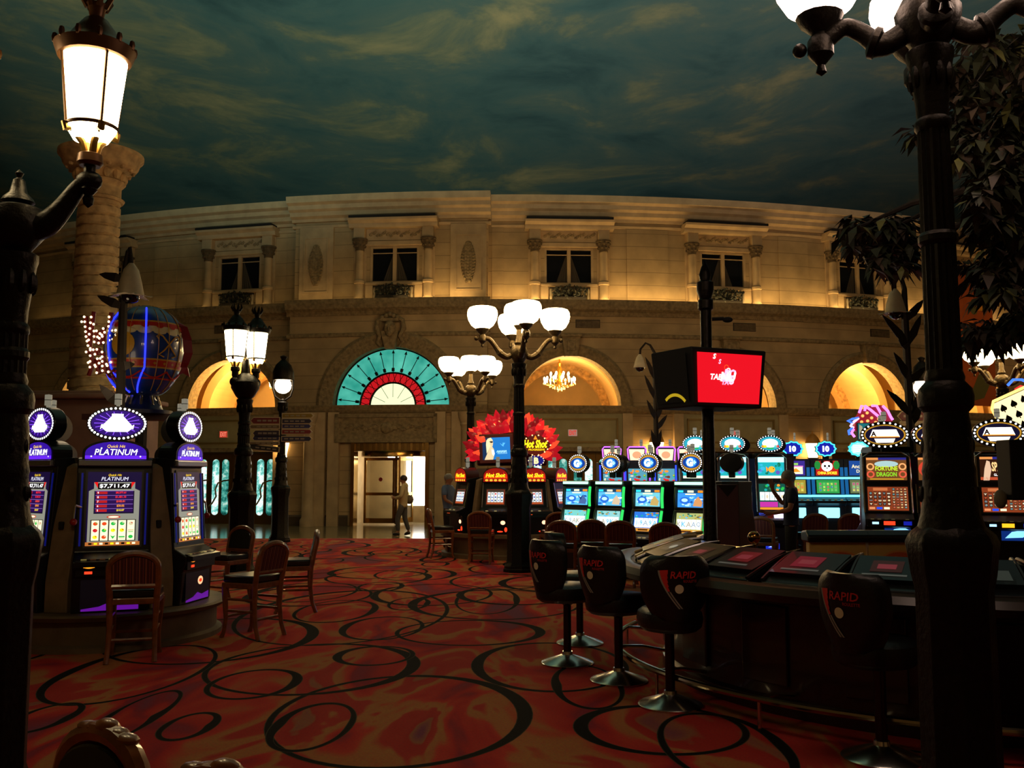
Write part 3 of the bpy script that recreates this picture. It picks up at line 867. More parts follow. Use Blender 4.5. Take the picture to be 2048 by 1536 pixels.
mb.ball((-0.1, -0.16, 3.27), 0.2, PLAIND, (1, 0.5, 1))
tag(mb.build('carved_panel'), 'framed stone relief panel with scrolling ornament above the revolving door', 'stone carving', kind='structure')

rd = thing('door_revolving', 'brass framed revolving door, bright daylight behind its right side', kind='structure'); rd.matrix_world = wframe(s, 0.2)
mb = MB()
for x in (-1.3, 1.22): mb.b2((x, -0.4, 0), (x + 0.12, 0.1, 2.78), BRASS)
mb.b2((-1.3, -0.3, 2.5), (1.34, 0.1, 2.78), DBR)
for k in range(12): mb.b2((-1.1 + 0.2 * k, -0.32, 2.52), (-1.02 + 0.2 * k, -0.3, 2.77), BRASS if k % 2 else GOLDLEAF)
mb.build('frame', rd, False)
mb = MB(); mb.lathe([(1.18, 2.32), (1.2, 2.34), (1.2, 2.46), (1.18, 2.5)], BRASS, (0, 0.75, 0), 36); mb.build('drum_head', rd)
GL = glass('door_glass', '#d8d4c4', 0.12, 0.02)
mb = MB(); mb.tube([(0, 0.75, 0.02), (0, 0.75, 2.4)], 0.05, BRASS, 10); mb.build('centre_post', rd)
for k, a in enumerate((PI * 0.985, 1.25, -1.25)):
    wg = MB(); wg.M = Matrix.Translation((0, 0.75, 0)) @ Matrix.Rotation(a, 4, 'Z')
    for z0, z1 in ((0.05, 0.22), (1.0, 1.1), (2.2, 2.3)): wg.b2((0.05, -0.02, z0), (1.12, 0.02, z1), BRASS)
    wg.b2((1.06, -0.025, 0.05), (1.14, 0.025, 2.3), BRASS); wg.b2((0.05, -0.02, 0.05), (0.12, 0.02, 2.3), BRASS)
    W_ = wg.build('door_wing', rd, False)
    g_ = MB(); g_.M = wg.M; g_.b2((0.12, -0.005, 0.22), (1.06, 0.005, 2.2), GL); g_.build('wing_glass', W_, False)
    if k == 0:
        g_ = MB(); g_.M = wg.M; g_.lathe([(0.07, -0.008), (0.07, 0.008)], mat('door_sticker_red', '#8a1a12', 0.5), (0.55, 0, 1.55), 16, M=Matrix.Rotation(PI / 2, 3, 'X')); g_.build('round_sticker', W_, False)
# vestibule behind: stone on the left, daylight on the right
mb = MB(); mb.M = wframe(s, 0.2)
mb.quad((-1.6, 3.4, 0), (0.28, 3.4, 0), (0.28, 3.4, 2.9), (-1.6, 3.4, 2.9), PLAIN); mb.quad((-1.6, 0.1, 0), (-1.6, 3.4, 0), (-1.6, 3.4, 2.9), (-1.6, 0.1, 2.9), PLAIN)
mb.quad((1.7, 0.1, 0), (1.7, 2.6, 0), (1.7, 2.6, 2.9), (1.7, 0.1, 2.9), PLAIN); mb.quad((-1.6, 0.1, 2.6), (1.7, 0.1, 2.6), (1.7, 3.4, 2.6), (-1.6, 3.4, 2.6), PLAIN)
mb.quad((-0.05, 2.61, 0), (1.7, 2.61, 0), (1.7, 2.61, 0.62), (-0.05, 2.61, 0.62), PLAIN)
tag(mb.build('wall_vestibule', smooth=False), kind='structure')
mb = MB(); mb.M = wframe(s, 0.2); mb.quad((-0.05, 2.6, 0.6), (1.7, 2.6, 0.6), (1.7, 2.6, 2.45), (-0.05, 2.6, 2.45), em('#fffdf4', 9.0, True))
tag(mb.build('window_9', smooth=False), 'white daylit glass behind the revolving door', kind='structure')
light('vestibule_light', 'POINT', wframe(s, 0.2) @ Vector((-0.4, 2.0, 2.3)), None, 60, (1.0, 0.88, 0.66), 0.2)

# warm strip light lying on the ledge behind its lip
for s, pw in ((-18, 2), (-14, 2), (-10, 3), (-6, 4), (-2.6, 18), (1.0, 30), (4.6, 34), (8.2, 34), (11.8, 30), (15.4, 22), (19, 12)):
    o = 0.45 if C0 < s < C1 else 0
    p = wp(s, o + 0.1, 7.63); q = wp(s, o - 0.32, 9.2)
    l = light('ledge_light', 'AREA', p, q, pw, (1.0, 0.62, 0.22), 3.4 if s not in (-2.6,) else 2.6, 0.08)
    d = Vector(q) - Vector(p); zax = -d.normalized(); xax = Vector((math.cos(s / RW), math.sin(s / RW), 0)); yax = zax.cross(xax)
    l.matrix_world = Matrix(((xax.x, yax.x, zax.x, p[0]), (xax.y, yax.y, zax.y, p[1]), (xax.z, yax.z, zax.z, p[2]), (0, 0, 0, 1)))

# ================================================================ LAMPS
GLOBE = em('#ffd898', 18.0, True); LANT = em('#ffe2a8', 19.0, True); SCON = em('#ffc878', 22.0, True); SMALLB = em('#fff0d0', 14.0, True)


def post_parts(t, H, m=IRON, k=1.0):
    """cast post: octagonal base, bell, ringed shaft, leafy capital; H is the height of the capital's top"""
    mb = MB()
    mb.lathe([(0.27 * k, 0), (0.27 * k, 0.1), (0.245 * k, 0.14), (0.22 * k, 0.2), (0.215 * k, 1.12), (0.235 * k, 1.2), (0.25 * k, 1.3), (0.26 * k, 1.36), (0.24 * k, 1.4), (0.19 * k, 1.44)], m, n=8)
    mb.lathe([(0.285 * k, 0), (0.285 * k, 0.05), (0.27 * k, 0.07)], m, n=8)
    mb.build('base', t, bevel=0.006)
    mb = MB()
    mb.lathe([(0.19 * k, 1.43), (0.165 * k, 1.5), (0.15 * k, 1.62), (0.145 * k, 1.7), (0.15 * k, 1.72), (0.14 * k, 1.76), (0.135 * k, 1.95), (0.125 * k, 2.0), (0.125 * k, 2.02), (0.155 * k, 2.05), (0.16 * k, 2.1), (0.15 * k, 2.14), (0.11 * k, 2.18), (0.115 * k, 2.2), (0.1 * k, 2.24)], m, n=20)
    for j in range(8):
        a = 2 * PI * j / 8
        mb.ball((0.145 * k * math.cos(a), 0.145 * k * math.sin(a), 1.6), 0.03 * k, m, (1, 1, 1.8), 6, 5); mb.ball((0.128 * k * math.cos(a), 0.128 * k * math.sin(a), 1.85), 0.022 * k, m, (1, 1, 2.4), 6, 5)
    mb.build('collar', t)
    mb = MB(); n = 20; vs = []; rows = [(0.102, 2.2), (0.1, 2.5), (0.096, H - 0.75), (0.092, H - 0.42)]
    N = 32
    for r, z in rows:
        for i in range(N):
            q = r * k * (1.0 if i % 2 else 0.9); a = 2 * PI * i / N; vs.append((q * math.cos(a), q * math.sin(a), z))
    mb.add(vs, [(j * N + i, j * N + (i + 1) % N, (j + 1) * N + (i + 1) % N, (j + 1) * N + i) for j in range(len(rows) - 1) for i in range(N)], m)
    zr = 2.2 + (H - 2.6) * 0.55
    mb.lathe([(0.1 * k, zr - 0.05), (0.115 * k, zr - 0.03), (0.115 * k, zr), (0.1 * k, zr + 0.02)], m)
    mb.build('shaft', t, ang=0.3)
    mb = MB(); mb.lathe([(0.093 * k, H - 0.44), (0.108 * k, H - 0.42), (0.108 * k, H - 0.39), (0.092 * k, H - 0.37), (0.095 * k, H - 0.3), (0.13 * k, H - 0.06), (0.14 * k, H - 0.03), (0.14 * k, H), (0.1 * k, H + 0.02)], m, n=20)
    for j in range(10):
        a = 2 * PI * j / 10; mb.ball((0.115 * k * math.cos(a), 0.115 * k * math.sin(a), H - 0.15), 0.035 * k, m, (0.8, 0.8, 2.2), 6, 5)
    mb.build('capital', t)


def globe_mesh(mb, c, r, m):
    p = [(0.10, -0.72), (0.45, -0.7), (0.72, -0.5), (0.92, -0.15), (1.0, 0.2), (0.97, 0.48), (0.86, 0.66), (0.7, 0.72), (1e-4, 0.74)]
    mb.lathe([(a * r, b * r) for a, b in p], m, c, 30)


def globe_lamp(name, label, loc, rz, H=3.7, R=0.67, gr=0.275, k=1.0, m=BRONZE, post=IRON, arms=4, top=True, strength=None, group='street lamps with white globes', arch=False):
    t = thing(name, label, 'street lamp', loc, rz, group); post_parts(t, H, post, k); g = strength or GLOBE
    mb = MB(); mb.lathe([(0.07, H), (0.1, H + 0.04), (0.16, H + 0.14), (0.17, H + 0.22), (0.13, H + 0.3), (0.07, H + 0.34), (0.09, H + 0.38), (0.055, H + 0.46), (0.045, H + 0.62), (0.1, H + 0.7)], m, n=16)
    mb.build('urn', t)
    for j in range(arms):
        A = Matrix.Rotation(2 * PI * j / arms, 4, 'Z')
        mb = MB(); A = A @ Matrix.Translation((0, 0, -0.34 if arch else 0)); mb.M = A
        if arch:
            mb.tube(curve([(0.1, 0, H + 0.48), (0.2, 0, H + 0.42), (0.27, 0, H + 0.42)]), taper([0.06, 0.062, 0.07]), m, 14); mb.lathe([(0.06, -0.03), (0.085, -0.015), (0.085, 0.015), (0.06, 0.03)], m, (0.27, 0, H + 0.43), 16, M=Matrix.Rotation(PI / 2 - 0.4, 3, 'Y'))
            mb.tube(curve([(0.27, 0, H + 0.43), (0.34, 0, H + 0.5), (0.43, 0, H + 0.54), (R, 0, H + 0.46)]), taper([0.055, 0.05, 0.048, 0.055]), m, 14)
        else:
            mb.tube(curve([(0.12, 0, H + 0.16), (0.22, 0, H + 0.12), (0.31, 0, H + 0.16), (0.36, 0, H + 0.2)], 3), taper([0.05, 0.055, 0.06, 0.06], 3), m, 10)
            mb.tube(curve([(0.35, 0, H + 0.19), (0.39, 0, H + 0.24), (0.46, 0, H + 0.34), (0.54, 0, H + 0.43), (0.62, 0, H + 0.45), (R, 0, H + 0.46)], 3), taper([0.07, 0.05, 0.045, 0.045, 0.04, 0.05], 3), m, 10)
        mb.lathe([(0.002, H + 0.28), (0.03, H + 0.3), (0.02, H + 0.34), (0.07, H + 0.4), (0.07, H + 0.48), (0.045, H + 0.52), (0.11, H + 0.58), (0.13, H + 0.62), (0.06, H + 0.63)], m, (R, 0, 0), 14)
        mb.ball((R + 0.11, 0, H + 0.44), 0.04, m)
        ar = mb.build('arm', t)
        mb = MB(); mb.M = A; globe_mesh(mb, (R, 0, H + 0.62 + gr * 0.72), gr, g); mb.build('globe', ar)['label'] = 'glowing white glass globe'
    if top:
        mb = MB(); globe_mesh(mb, (0, 0, H + 0.7 + gr * 0.72), gr, g); mb.build('globe', t)['label'] = 'glowing white glass globe'
    return t


G5 = globe_lamp('street_lamp', 'five-globe bronze street lamp standing in front of the red slot machines', (on_floor(1038, 1140).x, 16.6, 0), 0.18)
g2 = dup(G5, 'smaller-looking five-globe street lamp beyond the red slot machines, beside the teal fanlight', (at(941, 900, 24.0).x, 24.0, 0), 0.62)
g2.scale = (1, 1, 1)
g3 = dup(G5, 'five-globe street lamp half hidden by tree leaves at the right edge', (at(2006, 800, 21.5).x, 21.5, 0), 0.1)
big = globe_lamp('street_lamp', 'huge dark foreground street lamp on the right, its globes cut by the top edge', (at(1914, 1300, 4.75).x, 4.75, 0), -0.3, H=3.95, R=0.55, gr=0.25, k=0.86, m=IRON, group=None, strength=em('#ffd8c0', 9.0, True), arch=True)
big.scale = (1, 1, 1)

# ---- lantern lamps


def lantern(t, c, s, m=IRON, frame_m=GOLDLEAF, glow=LANT, name='lantern'):
    """tapering glass lantern, c = bottom of the cup, s = scale (glass height 0.43)"""
    c = Vector(c); q = lambda r, z: (r * s, z * s)
    mb = MB()
    mb.lathe([q(0.06, -0.02), q(0.075, 0.0), q(0.07, 0.05), q(0.03, 0.07)], m, c, 12)
    for j in range(4):
        a = PI / 4 + j * PI / 2; u = Vector((math.cos(a), math.sin(a), 0)) * s
        mb.tube([c + u * 0.03 + Vector((0, 0, 0.05 * s)), c + u * 0.05 + Vector((0, 0, 0.12 * s)), c + u * 0.11 + Vector((0, 0, 0.19 * s)), c + u * 0.15 + Vector((0, 0, 0.18 * s)), c + u * 0.155 + Vector((0, 0, 0.22 * s))], [0.022 * s] * 5, frame_m, 8)
        mb.tube([c + u * 0.148 + Vector((0, 0, 0.22 * s)), c + u * 0.192 + Vector((0, 0, 0.66 * s))], 0.0095 * s, m, 6)
    mb.lathe([q(0.15, 0.205), q(0.156, 0.21), q(0.156, 0.225), q(0.15, 0.23)], m, c, 24, caps=False)
    mb.lathe([q(0.195, 0.645), q(0.21, 0.65), q(0.225, 0.69), q(0.235, 0.72), q(0.19, 0.74), q(0.15, 0.78), q(0.12, 0.83), q(0.07, 0.9), q(0.04, 0.92), q(0.05, 0.97), q(0.065, 1.0)], m, c, 24)
    for j in range(12):
        a = 2 * PI * j / 12; mb.ball(c + Vector((0.225 * math.cos(a), 0.225 * math.sin(a), 0.74)) * s, 0.028 * s, m, (0.7, 0.7, 1.3), 6, 4)
    for j in range(7):
        a = 2 * PI * j / 7; u = Vector((math.cos(a), math.sin(a), 0)) * s
        mb.tube([c + u * 0.05 + Vector((0, 0, 0.98 * s)), c + u * 0.085 + Vector((0, 0, 1.04 * s)), c + u * 0.07 + Vector((0, 0, 1.1 * s))], [0.02 * s, 0.018 * s, 0.006 * s], m, 5)
    L_ = mb.build(name, t)
    mb = MB(); mb.lathe([q(0.1, 0.14), q(0.142, 0.21), q(0.188, 0.645), q(1e-4, 0.65)], glow, c, 24); mb.build('lantern_glass', L_)['label'] = 'glowing frosted glass'
    return L_


DL = 4.9
ax = at(20, 700, DL).x
ball = at(26, 440, DL); Hc = at(24, 510, DL).z
t = thing('street_lamp', 'dark foreground street lamp on the left with a big glowing lantern', 'street lamp', (ax, DL, 0))
post_parts(t, Hc, IRON, 0.84)
mb = MB(); zb = ball.z
mb.lathe([(0.06, Hc), (0.1, zb - 0.14), (0.145, zb - 0.08), (0.15, zb), (0.13, zb + 0.06), (0.06, zb + 0.085), (0.085, zb + 0.1), (0.075, zb + 0.12), (0.045, zb + 0.15), (0.03, zb + 0.22), (0.012, zb + 0.235), (0.022, zb + 0.26), (0.002, zb + 0.28)], IRON, n=18)
mb.build('finial', t)
for sx, lab in ((1, 1), (-1, 0)):
    ex = (at(178, 370, DL).x - ax) * sx; ez = at(178, 362, DL).z
    mb = MB(); mb.tube(curve([(0.08 * sx, 0, zb - 0.04), (0.16 * sx, 0, zb - 0.02), (0.24 * sx, 0, zb + 0.06), (0.33 * sx, 0, ez - 0.03), (ex, 0, ez)]), taper([0.085, 0.07, 0.055, 0.042, 0.035]), IRON, 14)
    mb.ball((ex, 0, ez), 0.055, IRON, (1.3, 1, 1)); mb.lathe([(0.002, ez - 0.15), (0.025, ez - 0.13), (0.03, ez - 0.1), (0.02, ez - 0.08), (0.045, ez - 0.05), (0.03, ez), (0.03, ez + 0.1), (0.05, ez + 0.11)], IRON, (ex, 0, 0), 12)
    mb.build('arm', t)
    lantern(t, (ex, 0, ez + 0.1), 0.9, m=mat('lantern_bronze', '#5a3a1c', 0.4, 0.6))

DM = 16.0
p = at(484, 1000, DM)
t = thing('street_lamp', 'street lamp with a pair of glowing lanterns standing behind the wooden chairs', 'street lamp', (p.x, DM, 0), 0.8)
post_parts(t, 3.0)
mb = MB(); mb.lathe([(0.1, 3.0), (0.16, 3.06), (0.24, 3.2), (0.24, 3.3), (0.17, 3.4), (0.08, 3.46), (0.06, 3.7), (0.01, 3.75)], IRON, n=16); mb.build('urn', t)
for sx in (-1, 1):
    mb = MB(); mb.tube([(sx * 0.15, 0, 3.3), (sx * 0.2, 0, 3.42), (sx * 0.2, 0, 3.5)], 0.06, IRON); mb.ball((sx * 0.2, 0, 3.3), 0.09, IRON); mb.build('arm', t)
    lantern(t, (sx * 0.2, 0, 3.5), 1.05, glow=em('#ffe6b0', 20.0, True))

# ---- bell lamp signposts with arrow boards


def bell_lamp(t, H):
    post_parts(t, H, IRON, 1.0)
    mb = MB()
    for sx in (-1, 1): mb.tube([(sx * 0.06, 0, H + 0.06), (sx * 0.2, 0, H + 0.16), (sx * 0.26, 0, H + 0.34), (sx * 0.26, 0, H + 0.6)], 0.025, IRON, 6)
    mb.lathe([(0.06, H), (0.06, H + 0.06), (0.03, H + 0.1)], IRON, n=12)
    mb.lathe([(0.27, H + 0.58), (0.28, H + 0.62), (0.27, H + 0.8), (0.2, H + 0.98), (0.1, H + 1.08), (0.06, H + 1.12), (0.1, H + 1.2), (0.02, H + 1.24)], IRON, n=18)
    hd = mb.build('lamp_hood', t)
    mb = MB(); mb.ball((0, 0, H + 0.44), 0.22, em('#ffe8c8', 15.0, True), (1, 1, 0.95)); mb.build('bulb', hd)['label'] = 'glowing round bulb'


def arrow(t, z, sx, L_, h, color, y=-0.14, x0=0.0, tilt=0.0):
    mb = MB(); c = mat('sign_' + color, color, 0.5); e_ = mat('sign_edge', '#b8a88a', 0.5)
    R = Matrix.Translation((x0, y, z)) @ Matrix.Rotation(tilt, 4, 'Y'); mb.M = R
    P_ = lambda g, d: [(sx * (0.02 + g), -h / 2 + g), (sx * (L_ - h / 2), -h / 2 + g), (sx * (L_ - g * 1.4), 0), (sx * (L_ - h / 2), h / 2 - g), (sx * (0.02 + g), h / 2 - g)]
    mb.prism(P_(0, 0), 0.04, e_, 'Y', 0); mb.prism(P_(0.022, 0), 0.01, c, 'Y', -0.008)
    for q in range(4): mb.b2((sx * (0.15 + q * L_ * 0.17) - 0.05, -0.012, -h * 0.12), (sx * (0.15 + q * L_ * 0.17) + 0.05, -0.008, h * 0.12), mat('sign_' + color + '_lettering', '#8c8478', 0.5))
    o = mb.build('arrow_board', t, False); o['label'] = 'pointed direction board'


DS = 24.0; px0 = at(563, 900, DS).x
t = thing('signpost_lamp', 'lamp post with bell hood and stacked coloured direction boards near the paired lanterns', 'signpost', (px0, DS, 0))
bell_lamp(t, at(563, 805, DS).z)
zy = lambda y: at(563, y, DS).z
arrow(t, zy(832), 1, 0.85, 0.14, '#8a7420'); arrow(t, zy(842), -1, 0.8, 0.19, '#6a1a1c'); arrow(t, zy(843), 1, 0.82, 0.15, '#241f3a', -0.16); arrow(t, zy(853), 1, 0.8, 0.14, '#2a2a66')
arrow(t, zy(854), -1, 0.82, 0.12, '#6a5a40'); arrow(t, zy(864), 1, 0.82, 0.14, '#7a1a24'); arrow(t, zy(867), -1, 0.74, 0.18, '#2a2034'); arrow(t, zy(878), 1, 0.82, 0.15, '#23264a'); arrow(t, zy(877), -1, 0.74, 0.14, '#23244a')
arrow(t, zy(887), -1, 0.84, 0.1, '#6a5a40'); arrow(t, zy(900), -1, 0.86, 0.15, '#1c1815', tilt=0.1)

px1 = at(1848, 850, DS).x
t = thing('signpost_lamp', 'lamp post with a round bulb and two direction boards behind the big dark lamp', 'signpost', (px1, DS, 0))
bell_lamp(t, at(1848, 808, DS).z)
zy = lambda y: at(1848, y, DS).z
arrow(t, zy(833), -1, 0.75, 0.26, '#5a2028'); arrow(t, zy(846), -1, 0.7, 0.14, '#8a7a60')

# ---- wall sconces
for s, px, lab in ((-7.75, 0, 'left of the revolving door, behind the direction boards'), (4.85, 0, 'on the wall behind the four round-topped machines'), (10.5, 0, 'on the wall above the blue neon machines'), (-19.6, 0, 'at the far left edge behind the lamp')):
    o = -0.0
    t = thing('wall_sconce', 'glowing glass wall lantern ' + lab, 'wall lamp', group='wall sconces'); t.matrix_world = wframe(s, o)
    mb = MB(); mb.ball((0, -0.05, 2.05), 0.16, BRONZE, (1, 0.6, 1)); mb.tube([(0, -0.08, 2.05), (0, -0.3, 2.02), (0, -0.34, 2.2)], 0.035, BRONZE); mb.lathe([(0.04, 2.2), (0.2, 2.28), (0.2, 2.3)], BRONZE, (0, -0.34, 0), 16)
    mb.build('bracket', t)
    mb = MB(); mb.lathe([(0.15, 2.3), (0.24, 2.8), (1e-4, 2.82)], SCON, (0, -0.34, 0), 18); mb.build('lamp_glass', t)
    mb = MB(); mb.lathe([(0.25, 2.79), (0.26, 2.82), (0.2, 2.98), (0.1, 3.1), (0.02, 3.14), (0.03, 3.2), (0.002, 3.24)], mat('sconce_cap_amber', '#c08a3a', 0.4), (0, -0.34, 0), 18); mb.build('cap', t)

# ---- chandeliers in the lit arches
CRY = em('#ffd070', 4.0); CANDLE = em('#fff0b8', 9.0); CHG = mat('chandelier_gold', '#b8862c', 0.3, 0.8)
chs = None
for s, dx, dz, lab in ((2.0, -0.2, 0.0, 'golden chandelier hanging in the centred arch behind the five-globe lamp'), (-10.0, 1.15, -0.05, 'golden chandelier partly behind the paired lanterns, in the left yellow arch'), (13.1, -1.1, -0.15, 'golden chandelier at the left side of the right yellow arch'), (7.6, -0.2, 0, 'golden chandelier in the arch behind the hanging screen')):
    if chs is None:
        t = chs = thing('chandelier', '', 'chandelier', group='chandeliers in the lit arches')
        mb = MB(); mb.tube([(0, 0, 6.55), (0, 0, 5.4)], 0.03, CHG, 6); mb.lathe([(0.03, 5.75), (0.09, 5.7), (0.05, 5.6), (0.1, 5.45), (0.06, 5.2), (0.12, 5.05), (0.05, 4.85), (0.01, 4.7)], CHG, n=12); mb.build('stem', t)
        for ring_r, z, n in ((0.55, 4.98, 12), (0.34, 5.16, 8)):
            for j in range(n):
                a = 2 * PI * j / n + ring_r; u = Vector((math.cos(a), math.sin(a), 0))
                mb = MB(); mb.tube([Vector((0, 0, z - 0.02)) + u * 0.05, Vector((0, 0, z - 0.12)) + u * ring_r * 0.5, Vector((0, 0, z - 0.08)) + u * ring_r * 0.9, Vector((0, 0, z)) + u * ring_r], 0.014, CHG, 5)
                a_ = mb.build('arm', t)
                mb = MB(); mb.tube([Vector((0, 0, z)) + u * ring_r, Vector((0, 0, z + 0.12)) + u * ring_r], [0.02, 0.02], CANDLE, 6); mb.ball(Vector((0, 0, z + 0.16)) + u * ring_r, 0.05, CANDLE, (0.8, 0.8, 1.5), 6, 5); mb.build('candle_bulb', a_)
        mb = MB(); rg = random.Random(2)
        for j in range(90):
            a = rg.uniform(0, 6.3); r = rg.uniform(0.05, 0.6); z = 5.0 - (0.62 - r) * 0.5 * rg.uniform(0.6, 1.0) - 0.02
            mb.ball((r * math.cos(a), r * math.sin(a), z), 0.02, CRY, (0.8, 0.8, 1.6), 5, 4)
        mb.build('crystal_drops', t)['kind'] = 'stuff'
    else: t = dup(chs)
    t['label'] = lab; t.matrix_world = wframe(s, -0.4) @ Matrix.Translation((dx, 1.4, dz))

# ---- tulip-shaped camera lamps on leafy poles
SHADE = mat('milky_shade', '#d8caa8', 0.45, 0, 0.1, 8); DOMEC = mat('smoked_dome', '#06060a', 0.08, coat=0.5); POLEV = mat('vine_pole_metal', '#241a12', 0.5, 0.4)


def tulip(label, px, D, y_top, y_shade0, y_shade1, shade_px, pole_px, leaves, petals=True):
    X = at(pole_px, 800, D).x; t = thing('tulip_lamp', label, 'tulip lamp', (X, D, 0), group='tulip camera lamps on leafy poles')
    sx = at(px, 600, D).x - X; z0, z1, zt = at(px, y_shade1, D).z, at(px, y_shade0, D).z, at(px, y_top, D).z; r = shade_px / 2 / FPX * D
    mb = MB(); mb.tube([(0, 0, 0), (0.01, 0, z0 * 0.5), (-0.01, 0, z0), (0, 0, zt - 0.25), (sx * 0.3, 0, zt - 0.05), (sx * 0.6, 0, zt), (sx * 0.95, 0, zt - 0.15), (sx, 0, z1)], [0.075, 0.065, 0.055, 0.04, 0.028, 0.025, 0.025, 0.03], POLEV, 8); mb.build('pole', t)
    mb = MB(); mb.lathe([(r * 0.2, z1 + r * 0.5), (r * 0.55, z1), (r * 0.8, (z0 + z1) / 2), (r, z0), (r * 0.96, z0 - 0.01)], SHADE, (sx, 0, 0), 20)
    if petals:
        for j in range(6):
            a = 2 * PI * j / 6; u = Vector((math.cos(a), math.sin(a), 0)); v = Vector((-u.y, u.x, 0)); c = Vector((sx, 0, z0))
            mb.add([c + u * r * 0.95 - v * r * 0.45, c + u * r * 0.95 + v * r * 0.45, c + u * r * 1.5 + Vector((0, 0, -0.03)) + v * r * 0.15, c + u * r * 1.75 + Vector((0, 0, -0.02)), c + u * r * 1.5 + Vector((0, 0, -0.03)) - v * r * 0.15], [(0, 1, 2, 3, 4)], SHADE)
    mb.build('shade', t)
    mb = MB(); mb.ball((sx, 0, z0 - 0.0), r * 0.72, DOMEC, (1, 1, 0.95)); mb.build('camera_dome', t)['label'] = 'dark smoked camera dome'
    for (yl, dx, up) in leaves:
        z = at(px, yl, D).z; mb = MB(); d = 1 if dx > 0 else -1; w_ = abs(dx) / FPX * D; h_ = up / FPX * D
        P_ = [Vector((0, -0.03, z)), Vector((d * w_ * 0.35, -0.06, z + h_ * 0.35)), Vector((d * w_ * 0.75, -0.06, z + h_ * 0.75)), Vector((d * w_, -0.05, z + h_))]
        wd = [0.03, 0.06, 0.04, 0.004]
        for q in range(3):
            nz = Vector((-h_, 0, d * w_)).normalized() if w_ + h_ > 0 else Vector((1, 0, 0))
            mb.quad(P_[q] - nz * wd[q], P_[q] + nz * wd[q], P_[q + 1] + nz * wd[q + 1], P_[q + 1] - nz * wd[q + 1], POLEV)
        so = mb.build('leaf', t, False); sm = so.modifiers.new('thick', 'SOLIDIFY'); sm.thickness = 0.012
    return t


tulip('tall tulip-shaped camera lamp on a dark pole in front of the balloon sign', 260, 11.6, 495, 540, 590, 54, 240, [(560, -48, 10), (615, -50, 22), (810, -38, 40), (735, 30, 6)])
tulip('tulip-shaped camera lamp on a leafy pole at the right, before the yellow arch', 1790, 13.5, 545, 588, 625, 42, 1818, [(690, -50, 60), (690, 28, 60), (640, 34, 40), (760, -30, 55), (765, 32, 30), (830, -46, 50), (830, 24, 50), (700, -20, 30), (850, 22, 46)])
tulip('small tulip-shaped camera lamp left of the hanging screen box', 1278, 22.0, 686, 715, 735, 26, 1311, [(840, -18, 40), (840, 16, 40), (900, -10, 40), (900, 10, 40), (800, -22, 50), (760, -20, 46), (860, 22, 30)], petals=False)

# ================================================================ SLOT MACHINES
X3 = Matrix(((1, 0, 0, 0), (0, 0, -1, 0), (0, 1, 0, 0), (0, 0, 0, 1)))      # paint frame: x right, y up, normal -Y
PUR = em('#1c0a4a', 0.8); VIO = em('#5a18d8', 1.4); WHT = em('#ffffff', 1.5); WHTS = em('#ffffff', 3.0); YEL = em('#ffd21a', 1.3); RED = em('#e01818', 1.0)
DRED = em('#7a0e10', 0.8); BLK = em('#050508', 0.3); CREAM = em('#fff4c8', 1.1); ORG = em('#ff8a20', 1.2); CYAN = em('#28c8f0', 1.4); SKY = em('#5ab8f8', 1.1); BLUE = em('#1848d8', 1.2)
GRN = em('#28b84a', 1.0); LGRN = em('#a8f0c0', 1.3); TEA = em('#18a8a0', 1.0); PNK = em('#e838c0', 1.2); GLD = em('#c8922a', 0.9); BRN = em('#7a3418', 0.8); LBL = em('#a8e0ff', 1.4); DBL = em('#0c1c58', 0.8)
GRY = em('#8c8c84', 0.8); MAG = em('#c838ff', 1.6); NEONB = em('#3a6cff', 2.0); NEONP = em('#ff7ae8', 1.8); NEONC = em('#40e8ff', 1.9); DGRN = em('#0a5a3a', 0.7)


def prof_frame(p0, p1):
    """paint frame on a cabinet face from lower (y, z) to upper (y, z), facing -Y"""
    return frame((0, p0[0], p0[1]), (1, 0, 0), (0, p1[0] - p0[0], p1[1] - p0[1])), math.hypot(p1[0] - p0[0], p1[1] - p0[1])


def screen(t, p0, p1, w, paint, name='screen', m=0.004, base=None, label=None, lift=0.004, bez=0.02):
    F, h = prof_frame(p0, p1); mb = MB(); mb.keep = True
    F = F @ Matrix.Translation((0, 0, lift)); mb.M = F
    mb.box((0, h / 2, -0.006), (w + 2 * bez, h + 2 * bez, 0.012), GREYM if bez else BLACK); mb.M = Matrix()
    pa = Paint(mb, F @ Matrix.Translation((0, 0, 0.001))); pa.rect(-w / 2, 0, w / 2, h, base or BLK, 0)
    paint(pa, w, h); o = mb.build(name, t, False)
    if label: o['label'] = label
    return o


def oval(rx, rz, n=32, pw=1.0):
    return [(rx * math.cos(2 * PI * i / n), rz * math.sin(2 * PI * i / n)) for i in range(n)]


